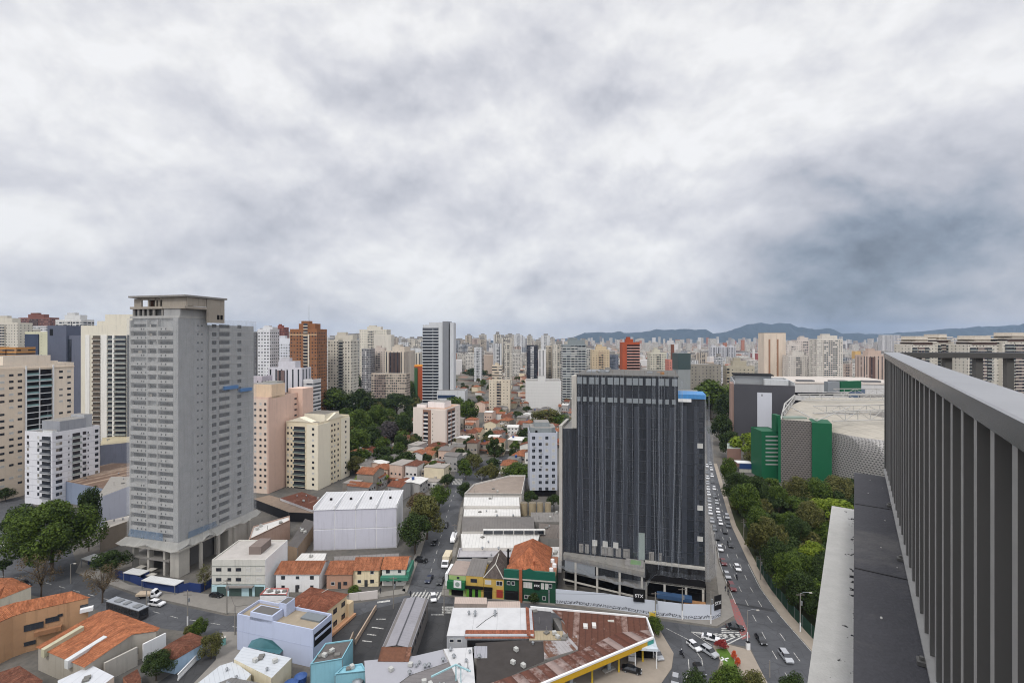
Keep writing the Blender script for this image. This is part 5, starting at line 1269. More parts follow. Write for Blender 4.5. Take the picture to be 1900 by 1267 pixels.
b = tower("colourful_block", "orange, red and green painted block left of the grey banded tower", 769, 786, 680, 610, (176, 84, 46), "blank", -4, 12, att=0, core=(.0, .35), c2=(60, 96, 60), cat="block")
b.box("orange_cap", plain("orange_cap", (226, 146, 50)), -.1, b.W + .1, -.2, b.D, b.h, b.h + 2)
tower("apartment_tower", "beige tower with brown horizontal bands beside black and white banded tower", 913, 931, 679, 520, (206, 192, 170), "strip", -4, 14, c2=(216, 206, 190), core=(.7, 1.0), att=.4)
tower("apartment_tower", "cream tower with two dark balcony columns and dotted left edge near the red roofs", 907, 946, 706, 515, (210, 198, 178), "small", -6, 14, c2=(96, 82, 78), core=(.38, .56), att=0)
tower("apartment_tower", "black tower with white window bars like a ladder", 977, 998, 641, 780, (52, 52, 60), "strip", -2, 14, c2=(200, 200, 200), core=(.35, .65), att=0)
tower("apartment_tower", "white tower with one dark vertical slot right of the black ladder tower", 999, 1013, 649, 760, (216, 214, 212), "vert", -2, 14, core=False, att=0)
tower("apartment_tower", "slim beige tower right of the white slotted tower", 1013, 1028, 642, 800, CRM2, "punch", -2, 14, att=0)
tower("apartment_tower", "brown banded tower between slim beige and grey glass balcony towers", 1028, 1044, 641, 790, (112, 92, 78), "strip", 0, 14, core=False, att=0)
b = tower("apartment_tower", "grey tower with wraparound glass balconies behind the netted block's left shoulder", 1044, 1088, 640, 580, (136, 144, 146), "balc", 0, 16, c2=(150, 154, 152), core=(.35, .6), att=.7)
tower("apartment_tower", "white and grey striped tower right of the grey glass balcony tower", 1083, 1097, 648, 640, (196, 196, 192), "dense", 0, 14, core=False, att=0)
tower("apartment_tower", "beige twin topped tower over the netted block's roof", 1099, 1131, 650, 620, (206, 188, 158), "small", 0, 16, att=.6, c2=(190, 166, 136))
b = tower("orange_tower", "orange tower with white balcony bands over the netted block", 1155, 1187, 636, 560, (168, 80, 48), "blank", 0, 14, core=False, att=.4)
b.balconies('f', b.W * .25, b.W * 1.0, b.h - 38, 11, 3.3, 1.6, paint((216, 206, 200)), paint((206, 150, 136)), 1.0, DARK)
tower("apartment_tower", "pale yellow tower with gridded windows over the netted block", 1207, 1237, 655, 640, (198, 194, 178), "punch", 2, 14, att=.4)
tower("pink_block", "salmon pink block at the netted block's right shoulder", 1241, 1262, 668, 560, (196, 130, 116), "small", 2, 12, att=0, cat="block")
tower("concrete_block", "broad weathered concrete block with rows of tiny dark windows over the right trees", 1281, 1338, 678, 470, (142, 136, 126), "small", 4, 30, att=0, core=False, cat="block")
b = tower("water_tower_block", "grey tower with a dark glazed crown behind the netted block's right shoulder", 1258, 1281, 664, 420, (142, 146, 146), "blank", 4, 12, att=0, core=False)
b.box("dark_crown", plain("dark_crown_glass", (62, 76, 76), .3), -.2, b.W + .2, -.2, b.D, b.h - 10, b.h + 4)
tower("yellow_block", "pale yellow block left of the black clad building", 1348, 1400, 680, 480, (172, 164, 146), "small", -14, 20, att=.5, core=(.0, .1), c2=(160, 144, 116), cat="block")
b = tower("striped_tower", "tall cream tower with brown vertical stripes above the black clad building", 1418, 1458, 620, 780, (216, 200, 182), "blank", 2, 18, att=0, core=False)
for x in (.2, .58): b.box("brown_stripe", plain("brown_stripe", (150, 112, 86), .9), b.W * x, b.W * x + b.W * .08, -.3, -.02, 0, b.h - 8)
b.box("crown", paint((196, 176, 146)), 0, b.W, 0, b.D, b.h, b.h + 2)
tower("apartment_tower", "white tower group's left slab right of the brown striped tower", 1460, 1484, 640, 860, (208, 200, 192), "small", 2, 16, att=.5)
tower("apartment_tower", "white tower with a spike among the slabs right of the brown striped tower", 1478, 1510, 632, 900, (206, 196, 188), "small", 2, 16, att=.5, antenna=True)
tower("apartment_tower", "short pale tower in front of the white slab group over the mall roof", 1463, 1500, 660, 760, (214, 208, 200), "small", 2, 16, att=.6)
tower("apartment_tower", "broad stepped white tower standing alone over the mall roof", 1516, 1564, 630, 720, (212, 206, 196), "punch", 3, 18, att=.6, c2=(206, 200, 190), core=(.25, .75))
tower("apartment_tower", "tower with terracotta crown and brown window columns left of the balcony rail corner", 1605, 1645, 660, 600, (200, 178, 164), "vert", 4, 16, c2=(110, 84, 76), core=(.2, .45), att=.6)
b = tower("chimney_stack", "tall brown brick chimney in the haze over the netted block", 1246, 1251, 640, 900, (120, 76, 60), "blank", 0, 5, att=0, core=False, cat="chimney")
b = tower("chimney_stack", "slim white chimney beside a low red building below the hills", 1397, 1400.5, 648, 1500, (222, 220, 218), "blank", 0, 6, att=0, core=False, cat="chimney")
tower("red_block", "low red building beside the slim white chimney", 1401, 1416, 656, 1500, (150, 84, 80), "small", 0, 30, att=0, core=False, cat="block")
tower("yellow_slab", "ochre slab seen over the mall below the hills", 1587, 1597, 652, 1300, (206, 170, 110), "blank", 0, 14, att=0, core=False, cat="block")
for i, (x, s) in enumerate(((1319, "left"), (1335, "middle"), (1352, "right"))): tower("apartment_tower", f"{s} one of three equal pale towers below the mountain", x, x + 14, 644, 1500, (196, 196, 200), "vert", 0, 18, att=.5)
tower("apartment_tower", "wide white slab tower under the hills by the balcony rail corner", 1637, 1656, 622, 1900, (206, 206, 206), "vert", 0, 20, att=0); tower("apartment_tower", "narrow white slab tower next to the wide one under the right hills", 1658, 1671, 622, 1900, (204, 204, 206), "vert", 0, 20, att=0)
# balcony condominium at the right
CON = (204, 198, 186)
for i, (xl, xr, top, Y, lab) in enumerate(((1690, 1740, 640, 470, "first balcony tower from the rail corner, with brown recessed penthouse"), (1738, 1770, 636, 480, "narrow cream balcony tower second from the rail corner"), (1768, 1800, 628, 500, "grey spined tower between two balcony towers behind the far railing"),
                                          (1796, 1862, 640, 450, "widest balcony tower behind the far railing, with layered penthouse"), (1860, 1950, 634, 450, "balcony tower at the photo's right edge behind the far railing"))):
    b = tower("balcony_tower", lab, xl, xr, top, Y, CON if i != 2 else (176, 178, 182), "small", 6, 18, att=0, core=(.25, .5), c2=(120, 100, 92))
    if i != 2:
        b.box("penthouse_slab", paint((214, 206, 194)), -.6, b.W * .9, -1.6, b.D, b.h + 2.6, b.h + 3.3); b.box("penthouse_recess", plain("brown_recess2", (104, 84, 76), .9), b.W * .1, b.W * .8, -.2, b.D * .8, b.h, b.h + 2.6); b.box("penthouse_slab", paint((214, 206, 194)), b.W * .1, b.W * .95, 0, b.D, b.h + 5.4, b.h + 6); b.box("upper_penthouse", paint((186, 178, 166)), b.W * .25, b.W * .7, 2, b.D, b.h + 3.3, b.h + 8.6)
        b.balconies('f', b.W * .05, b.W * .24, b.h - 33, 10, 3.1, 1.4, paint((216, 212, 206)), TG2, 1.0); b.balconies('f', b.W * .52, b.W * .68, b.h - 33, 10, 3.1, 1.4, paint((216, 212, 206)), TG2, 1.0)
# the many farther towers of the skyline: one object each
def skyline():
    prof = [(-20, 604), (60, 600), (140, 606), (240, 612), (460, 612), (520, 614), (600, 622), (660, 618), (760, 626), (800, 622), (860, 622), (960, 618), (1010, 620), (1060, 624), (1120, 640), (1200, 648), (1320, 648), (1420, 650), (1560, 652), (1640, 650), (1760, 636), (1900, 634)]
    pal = {"cream": (202, 196, 184), "white": (208, 209, 210), "grey": (154, 158, 164), "beige": (184, 174, 160), "pinkish": (184, 166, 154), "slate": (104, 110, 122)}
    rr = random.Random(21); names = list(pal); protos = {}
    for k in range(275):
        x = rr.uniform(-10, 1130) if rr.random() < .82 else rr.uniform(1130, 1660)
        Y = rr.uniform(760, 2200); px_w = rr.uniform(10, 22) * (1200 / Y) ** .5
        top = np.interp(x, [p[0] for p in prof], [p[1] for p in prof]) + abs(rr.gauss(0, 12)) + (6 if Y < 1200 else 0)
        cn = rr.choices(names, (26, 34, 16, 12, 5, 7))[0]; st = rr.choice(("small", "vert", "punch", "dense", "balc"))
        p = atY(x, Y); h = max(14, hz(top, Y)); w = px_w * Y / F
        zone = "on the left" if x < 560 else ("in the middle" if x < 1040 else "on the right")
        key = (cn, st)
        if key not in protos:
            b = MB(); b.prism([(-.5, -.35), (.5, -.35), (.5, .35), (-.5, .35)], 0, 1, 0, 1); protos[key] = None
        W, D = w, rr.uniform(.6, 1.1) * w; b = MB()
        b.prism([(-W / 2, 0), (W / 2, 0), (W / 2, D), (-W / 2, D)], 0, h, 0, 1)
        b.prism([(-W * .16, -.8), (W * .2, -.8), (W * .2, -.01), (-W * .16, -.01)], 0, h - 2, 2, 1)
        o = b.build("skyline_tower", [facade(pal[cn], **{"small": dict(bay=3.6, wu=(.34, .66), wv=(.32, .68)), "vert": dict(bay=5.0, wu=(.35, .62), wv=(.0, 1.0), shuttered=.05), "punch": dict(bay=3.0, wu=(.25, .72), wv=(.3, .72)), "dense": dict(bay=2.2, wu=(.15, .85), wv=(.25, .8), shuttered=.3), "balc": dict(bay=4.6, wu=(.08, .9), wv=(.36, .95), slab=(.2, (214, 212, 206)))}[st]), CONC, facade(tuple(max(0, c - 30) for c in pal[cn]), bay=3.4, wu=(.1, .9), wv=(.35, .95), slab=(.25, pal[cn]))], None, (p.x, p.y, 0), R(rr.uniform(-14, 10)))
        MB().box(-W * .22, W * .25, D * .2, D * .8, h, h + rr.uniform(3, 7)).build("roof_house", CONC, o)
        tag(o, f"hazy {cn} apartment tower in the distant skyline {zone} of the picture", "apartment tower", f"distant {cn} towers {zone}")
        OCC.append((p.x, p.y, w * .8))
skyline()
def far_city():
    """the mass of roofs and blocks towards the hills that nobody could count"""
    rr = np.random.default_rng(4); b = MB()
    for k in range(3800):
        Y = 1000 * (7.2 ** rr.random()); px = rr.uniform(-60, 1960); X = (px - PX) / F * Y
        s = rr.uniform(8, 26) * (1 + Y / 5000); h = rr.uniform(5, 12) if rr.random() < (.72 if px > 1100 else .5) else rr.uniform(18, 56) * (0.7 + Y / 6000)
        if px > 1100 and Y < 2500: h = min(h, 24)
        c = 0 if h > 14 and rr.random() < .6 else int(rr.integers(0, 6)); w = s if h < 14 else min(s, 24)
        b.rot(X, Y, rr.uniform(-.4, .4), w, s, 0, h, c, c if h > 14 else int(rr.choice([2, 3, 0, 4, 5])))
    o = b.build("far_city", [facade((204, 200, 192), 3.4, 3.0, (.2, .8), (.3, .75)), paint((206, 204, 202), .1), paint((166, 112, 88), .2), paint((150, 142, 136), .2), paint((120, 116, 114), .2), paint((176, 160, 146), .15)])
    tag(o, "hazy mass of low roofs and far blocks reaching to the hills", None, None, "stuff")
far_city()

# ------------------------------------------------------------------ sheds and shops in the middle
def grey_warehouse():
    b = Bld("grey_panel_warehouse", "lilac grey panel fronted warehouse with white ribbed roof beside the tree lined street", "warehouse", 582, 736, Y=178, h=15.2, th=5, anchor='l', depth=17)
    W, D = b.W, b.D; m = paint((192, 192, 202), .06, .8, .2); w = MB(); w.prism([(0, 0), (W, 0), (W, D), (0, D)], 0, b.h - .3, 0, 0); w.build("wall", paint((212, 212, 214), .06), b.root)
    for i in range(4):
        for z0, z1 in ((.3, b.h * .49), (b.h * .52, b.h - .4)): MB().box(W * (i + .0) / 4 + (.25 if i else .0), W * (i + 1) / 4 - .15, -.12, -.0, z0, z1).build("wall_panel", m, b.root)
    r = MB(); roof_face(r, [(-.3, -.4, b.h - .28), (W + .3, -.4, b.h - .28), (W + .3, D + .3, b.h + .9), (-.3, D + .3, b.h + .9)]); r.build("roof", corrugated("white_ribbed_roof", (194, 194, 196), 1.1, None, 0, .5, .18), b.root)
    for i in range(5): MB().box(W * i / 4 - .15, W * i / 4 + .15, -.2, D, b.h + .2 - .3, b.h + 1.1).build("roof_rib", WHITE, b.root)
    for i in range(4): MB().box(W * (i + .45) / 4, W * (i + .45) / 4 + .8, D * .5, D * .55, b.h + .3, b.h + 1.0).build("roof_vent", DARK, b.root)
grey_warehouse()
OFFW = paint((204, 200, 194), .1, .85, .2)
GROOF = corrugated("grey_cement_roof", (112, 108, 105), 1.0, None, 0, .8, .4); WSHEET = corrugated("white_sheet", (208, 206, 202), 1.2, None, 0, .6, .3)
poly_bld("terrace_building", "low building with stained brownish flat terraces in front of the grey hotel", "building", [(862, 918), (880, 900), (946, 884), (975, 884), (968, 919)], 6.5, OFFW, paint((140, 128, 118), .35, .9, .1), parapet=.8)
poly_bld("white_roof_shed", "long shed with clean white roof below the stained terraces", "shed", [(861, 922), (963, 922), (964, 938), (860, 938)], 7.4, OFFW, WSHEET)
poly_bld("white_roof_shed", "narrower white roofed shed with roof fans right above the grey hipped roof", "shed", [(861, 944), (965, 944), (966, 957), (860, 957)], 6.2, OFFW, WSHEET)
def hip_shed():
    P = [G(857, 985.5, 6.6), G(992, 985.5, 6.6), G(990, 959, 6.6), G(858, 959, 6.6)]; o = P[0]
    root = empty("hipped_warehouse", (o.x, o.y, 0)); tag(root, "warehouse with wide dark grey hipped roof beside the tree lined street", "warehouse")
    Q = [(p.x - o.x, p.y - o.y) for p in P]; MB().prism(Q, 0, 6.6).build("wall", OFFW, root); b = MB(); z = 6.65
    k = (Q[2][1] - Q[1][1]) * .5; a, c = (Q[0][0] + k * 1.2, k, 9.0), (Q[1][0] - k * 1.2, k, 9.0); q = [(x, y, z) for x, y in Q]
    roof_face(b, [q[0], q[1], c, a]); roof_face(b, [q[1], q[2], c]); roof_face(b, [q[2], q[3], a, c]); roof_face(b, [q[3], q[0], a]); b.build("roof", GROOF, root)
    OCC.append((o.x + 14, o.y + 7, 12))
hip_shed()
r_, c_, Q_ = poly_bld("skylight_shed", "white ribbed roof shed with a raised strip of dark skylights along its back edge", "shed", [(858, 1016), (994, 1016), (1002, 990), (855, 990)], 6.6, OFFW, WSHEET)
sk = MB(); a, e = Vector(Q_[3] if Q_[3][1] > 0 else Q_[2]), Vector(Q_[2] if Q_[2][1] > 0 else Q_[3])
for i in range(6):
    x0 = -6 + i * 3.7; MB().box(x0, x0 + 3.3, 4.6, 5.0, 7.0, 8.1).build("skylight", GLASS, r_)
MB().box(-6.2, 16.4, 5.0, 6.3, 6.61, 8.3).build("skylight_house", WSHEET, r_)
poly_bld("grey_wall_shed", "low shed behind the shop row with lilac grey end wall and small roof fans", "shed", [(848, 1036), (1004, 1036), (1004, 1019), (852, 1019)], 5.6, paint((178, 176, 180), .1), paint((166, 163, 165), .15), parapet=.5)
poly_bld("dark_roof_shed", "brown grey flat roofed shed squeezed against the netted block's left side", "shed", [(1000, 996), (1040, 1000), (1040, 974), (1000, 970)], 6.2, CONC, corrugated("brown_grey_roof", (108, 100, 94), 1.2, None, 0, .8, .5))
poly_bld("dark_roof_shed", "shed with patched white gutters between round tanks and the netted block", "shed", [(985, 968), (1040, 968), (1040, 950), (985, 950)], 5.0, CONC, corrugated("patched_roof", (124, 120, 116), 1.3, None, 0, .8, .5))
poly_bld("white_lean_to", "small white flat roof beside the netted block's lower left corner", "shed", [(1019, 1034), (1042, 1034), (1042, 1014), (1019, 1014)], 5.0, WHITE, WSHEET)
poly_bld("brown_annex", "small brown roofed annex with rooftop tanks behind the orange shop roof", "building", [(996, 1052), (1012, 1052), (1012, 1016), (997, 1016)], 7.5, paint((130, 106, 92)), paint((140, 118, 100)))
for i, (x, w, lab) in enumerate(((972, 13, "leftmost"), (988, 13, "second from left"), (1002, 11, "third from left"), (1017, 11, "rightmost"))):
    p = G(x, 955); rr_ = w * p.y / F / 2; o = MB().cyl(0, 0, 0, 5.4, rr_, rr_, 16).build("round_tank", paint((168, 154, 128), .15, .9, .3), None, (p.x, p.y, 0)); tag(o, f"{lab} of the four round beige tanks at the foot of the grey hotel", "tank", "round tanks by the hotel")
    MB().cyl(0, 0, 5.41, 5.5, rr_ * .93, rr_ * .93, 16).build("tank_lid", paint((120, 112, 98)), o)
def shops():
    YEL = paint((186, 156, 82), .2, .85, .3); LIME = plain("lime_paint", (92, 146, 52), .7); PALEG = paint((150, 172, 112), .1); SGREEN = plain("shop_green", (32, 70, 52), .6, .3, 0, .15); BGREEN = plain("mansard_green", (24, 84, 68), .5, .35, 0, .12, .5); BRICK = paint((146, 84, 58), .15)
    base, th = G(832, 1104), R(-8.5); dv = Vector((math.cos(th), math.sin(th), 0)); S = (G(1031, 1118) - base).length / 199
    def at(px): return base + dv * ((px - 832) * S)
    def shop(name, label, x0, x1): p = at(x0); r = empty(name, (p.x, p.y, 0), th); tag(r, label, "shop"); return r, (x1 - x0) * S
    r, w = shop("green_corner_shop", "pale green corner shop with dark green awning and white round sign at the crossing", 833, 865)
    MB().box(0, w, 0, 9, 0, 6.2).build("wall", PALEG, r); MB().box(-.2, w, 0, 9, 6.21, 6.5).build("roof", paint((150, 136, 128), .2), r)
    MB().box(-.25, w - .05, -1.3, -.01, 2.6, 4.9).build("awning", plain("awning_green", (28, 96, 58), .6), r); MB().box(w * .36, w * .8, -1.42, -1.31, 3.2, 5.4).build("sign_board", WHITE, r); MB().cyl(0, 0, 0, .06, .7, .7, 14).build("sign_emblem", plain("sign_grey", (130, 150, 140)), r, (w * .58, -1.44, 4.3)).rotation_euler = (R(90), 0, 0)
    MB().box(w * .15, w * .85, -.05, .1, .1, 2.5).build("shop_opening", DARK, r); MB().box(-1.0, -.26, -.6, 6, 3.2, 6.8).build("side_fascia", WHITE, r); link("window", window_mesh(.8, .7, "d"), r, (w * .55, 0, 5.2))
    r, w = shop("yellow_shop", "narrow yellow shop with lime green shutters below a flat grey roof", 865.5, 898.5)
    MB().box(0, w, 0, 8, 0, 6.4).build("wall", YEL, r); q = MB(); roof_face(q, [(0, -.1, 6.42), (w, -.1, 6.42), (w, 8, 8.2), (0, 8, 8.2)]); q.build("roof", GROOF, r); link("window", window_mesh(2.0, 1.1, "d"), r, (w * .45, 0, 4.5))
    MB().box(0, w, -.5, -.01, 2.7, 3.5).build("fascia_sign", BLACKM, r)
    for k in range(3): MB().box(w * (.03 + .34 * k), w * (.18 + .34 * k), -.15, -.02, 0, 2.7).build("shutter", LIME, r)
    for k in range(2): MB().box(w * (.19 + .34 * k), w * (.36 + .34 * k), -.1, -.02, 0, 2.7).build("shop_opening", DARK, r)
    r, w = shop("yellow_gabled_shop", "yellow shop with dark hipped roof and white trimmed red window", 899, 936.5)
    MB().box(0, w, 0, 9, 0, 6.2).build("wall", YEL, r); q = MB(); ze = 6.22
    roof_face(q, [(0, -.3, ze), (w, -.3, ze), (w / 2, 3, 9.0)]); roof_face(q, [(w, -.3, ze), (w, 12, ze), (w / 2, 12, 9.6), (w / 2, 3, 9.0)]); roof_face(q, [(0, 12, ze), (0, -.3, ze), (w / 2, 3, 9.0), (w / 2, 12, 9.6)]); q.build("roof", tiles((92, 84, 80), .7, .2), r)
    q = MB(); q.tube([(0, -.3, ze + .1), (w / 2, 3, 9.1), (w / 2, 9, 9.6)], .16, 4); q.tube([(w, -.3, ze + .1), (w / 2, 3, 9.1)], .16, 4); q.build("ridge_cap", CONCL, r)
    link("window", window_mesh(1.9, 1.2, "s"), r, (w * .22, 0, 4.3)); link("window", window_mesh(1.9, 1.4, "w"), r, (w * .78, 0, 4.1)); MB().box(w * .64, w * .95, -.1, -.01, .6, 2.9).build("red_window", plain("red_shop_window", (150, 54, 44)), r); MB().box(w * .02, w * .42, -.3, -.01, 0, 2.9).build("shop_opening", DARK, r); MB().box(w * .02, w * .45, -.35, -.31, 2.91, 3.6).build("fascia_sign", BLACKM, r)
    r, w = shop("green_building", "two storey dark green building with bright green mansard, black STX sign and orange hipped roof", 937, 1031)
    MB().box(0, w, 0, 12, 0, 6.6).build("wall", SGREEN, r); z1 = 9.3
    q = MB(); q.box(0, w * .30, -.5, .2, 6.61, z1); q.box(w * .36, w, -.5, .2, 6.61, z1); q.face([(w * .38, -.5, z1), (w * .62, -.5, z1), (w * .5, -.5, z1 + .9)]); q.build("mansard", BGREEN, r); MB().box(w * .0, w * .3, -.55, -.51, 6.5, 6.9).build("grey_band", CONCL, r); MB().box(w * .36, w, -.55, -.51, 6.5, 6.9).build("grey_band", CONCL, r)
    MB().box(w * .30, w * .36, -.8, .8, 0, z1 + .4).build("brick_chimney", BRICK, r)
    for x in (.09, .18, .90): link("window", window_mesh(1.0, 1.1, "w"), r, (w * x, 0, 4.6))
    for x in (.43, .51, .78): link("window", window_mesh(1.0, 1.1, "w"), r, (w * x, 0, .9))
    for x in (.41, .47, .52, .75, .83): link("window", window_mesh(.9, 1.7, "s"), r, (w * x, 0, 4.1))
    s = MB().box(w * .58, w * .70, -.3, -.05, 3.9, 6.3).build("sign_board", BLACKM, r); lettering("STX", .85, s, (w * .64, -.31, 4.8))
    MB().box(w * .02, w * .28, -.05, -.01, 0.2, 2.9).build("shop_opening", DARK, r); MB().box(w * .86, w * .89, -.1, -.01, 0, 4).build("lamp_post", STEEL, r)
    q = MB(); zc = 12.6; a = (w * .44, 8.5, zc); c_ = (w * .46, 15, zc); e = [(w * .02, .8, 8.2), (w * .86, .8, 8.2), (w * .86, 19, 8.2), (w * .02, 19, 8.2)]
    roof_face(q, [e[0], e[1], a]); roof_face(q, [e[1], e[2], c_, a]); roof_face(q, [e[2], e[3], c_]); roof_face(q, [e[3], e[0], a, c_]); q.build("hipped_roof", tiles((172, 106, 74), .6, .35), r)
    MB().box(w * .02, w * .86, 1, 19, 6.6, 8.19).build("upper_wall", paint((190, 180, 160)), r); MB().box(w * .86, w, 1, 14, 6.61, 7.6).build("rear_roof", paint((146, 104, 84), .25), r)
    for x, y in ((.9, 4), (.95, 7), (.9, 10)): MB().cyl(w * x, y, 7.6, 8.5, .7, .6, 10).build("water_tank", WHITE, r)
    MB().cyl(w * .03, 5, 8.2, 13, .3, .3, 8).build("flue", DARK, r); MB().box(w * .55, w * .58, 3, 3.5, 9, 10.6).build("flue", BRICK, r)
    OCC.append((base.x + 15, base.y + 5, 18))
    # lean-to roofs behind the shops
    for lab, pts, z, m in (("patchwork of small grey roofs behind the pale green corner shop", [(845, 1066), (880, 1062), (905, 1044), (850, 1044)], 6.0, corrugated("patchwork_roof", (128, 120, 116), 1.4, None, 0, .8, .6)), ("grey roof strip behind the yellow gabled shop", [(905, 1040), (940, 1040), (940, 1034), (905, 1034)], 7, GROOF)):
        poly_bld("rear_shed", lab, "shed", pts, z, OFFW, m)
shops()
# the white roofed factory, the terracotta edged roof and the filling station
def white_factory():
    z = 6.0; A, B_, C_, D_ = G(829, 1177.7, z), G(990, 1177.7, z), G(986, 1126.7, z), G(840, 1129.4, z)
    root = empty("white_roof_factory", (A.x, A.y, 0)); tag(root, "low factory with bright white flat roof edged in terracotta tiles on two sides", "building")
    W = B_.x - A.x; Dp = C_.y - A.y; MB().box(0, W, 0, Dp, 0, z - .1).build("wall", paint((170, 172, 176)), root)
    t = corrugated("white_membrane_roof", (196, 196, 197), 6.0, None, 0, .6, .3, .02); MB().box(0, W - 1.6, 1.7, Dp, z - .09, z).build("roof", t, root)
    q = MB(); roof_face(q, [(4.4, -.5, z - .5), (W + .2, -.5, z - .5), (W + .2, 1.7, z + .25), (4.4, 1.7, z + .25)]); roof_face(q, [(W + .3, -.5, z - .5), (W + .3, Dp, z - .5), (W - 1.6, Dp, z + .25), (W - 1.6, -.5, z + .25)], (0, 1)); q.build("tiled_edge", tiles((150, 94, 74), .8, .15), root)
    MB().box(0, 4.3, -.3, 1.69, z - .08, z + .02).build("roof", t, root)
    MB().box(5, W - 1, -.6, -.02, .2, 4.8).build("loading_bay", DARK, root)
    r2 = random.Random(1)
    for i in range(7): MB().box(6 + i * 2, 6.9 + i * 2, -1.4, -.7, 2.6, 3.6).build("air_conditioner", STEEL, root)
    for x, y in ((4.6, 8.6), (6.2, 8.8), (6.2, 7.8), (11.4, 9.0), (11.4, 8.0)):
        MB().cyl(x, y, z, z + .75, .22, .22, 8).cyl(x, y, z + .76, z + 1.1, .42, .2, 8).build("roof_fan", STEEL, root)
    link("window", window_mesh(1.1, .9, "w"), root, (1.2, -.0, 4.2)); link("window", window_mesh(1.1, .9, "w"), root, (3.0, -.0, 4.2))
    MB().tube([(7, 3, z + .05), (9, 6, z + .05), (12, 9.5, z + .05)], .06, 4).build("roof_cable", DARK, root)
    OCC.append((A.x + W / 2, A.y + Dp / 2, 12))
white_factory()
AWN = corrugated("beige_awning", (182, 166, 156), .5, None, 0, .7, .25)
poly_bld("beige_awning_shed", "long beige ribbed canopy in front of the yellow shop with lime shutters", "canopy", [(843, 1119), (904, 1120), (903, 1108), (844, 1107)], 3.6, paint((160, 148, 140)), AWN)
poly_bld("beige_awning_shed", "taller beige ribbed canopy next to the brick chimney", "canopy", [(903, 1131), (966, 1132), (965, 1115), (905, 1115)], 4.4, paint((150, 138, 130)), AWN)
DROOF = plain("dark_flat_roof", (66, 62, 60), .9, .15, 0, .3, .4)
poly_bld("dark_workshop", "workshop with dark flat felt roof below the terracotta edged factory", "building", [(884, 1192), (990, 1186), (1012, 1186), (1020, 1222), (960, 1247), (884, 1290)], 5.2, CONC, DROOF)
poly_bld("grey_link_roof", "grey metal lean-to left of the dark felt workshop roof", "canopy", [(880, 1220), (904, 1220), (904, 1198), (880, 1198)], 5.3, CONC, corrugated("grey_metal_roof", (152, 152, 158), 1.0, None, 0, .5, .2))
poly_bld("dark_square_roof", "dark square flat roof right of the terracotta edge", "building", [(992, 1168), (1024, 1168), (1022, 1130), (988, 1130)], 5.7, CONC, plain("slate_felt", (74, 72, 74), .9, .15, 0, .3, .5))
poly_bld("tan_roof", "small tan ribbed roof between dark square roof and grey sheets", "shed", [(982, 1187), (1047, 1187), (1046, 1170), (983, 1170)], 5.5, CONC, corrugated("tan_roof_sheet", (162, 148, 122), .8, None, 0, .7, .3))
poly_bld("grey_sheet_roof", "pale grey patched sheet roof strip between felt and rusty roofs", "shed", [(1010, 1222), (1072, 1204), (1070, 1176), (1048, 1150), (1041, 1150), (1047, 1188), (1008, 1188)], 5.6, CONC, corrugated("grey_patch_sheet", (158, 154, 154), .8, (120, 84, 66), .25, .6, .4))
RUST = corrugated("rusty_sheet", (150, 132, 126), 2.1, (112, 70, 56), .3, .8, .4, .5); RUST2 = corrugated("rusty_sheet_far", (138, 116, 108), 1.5, (106, 68, 54), .62, .8, .5, .25)
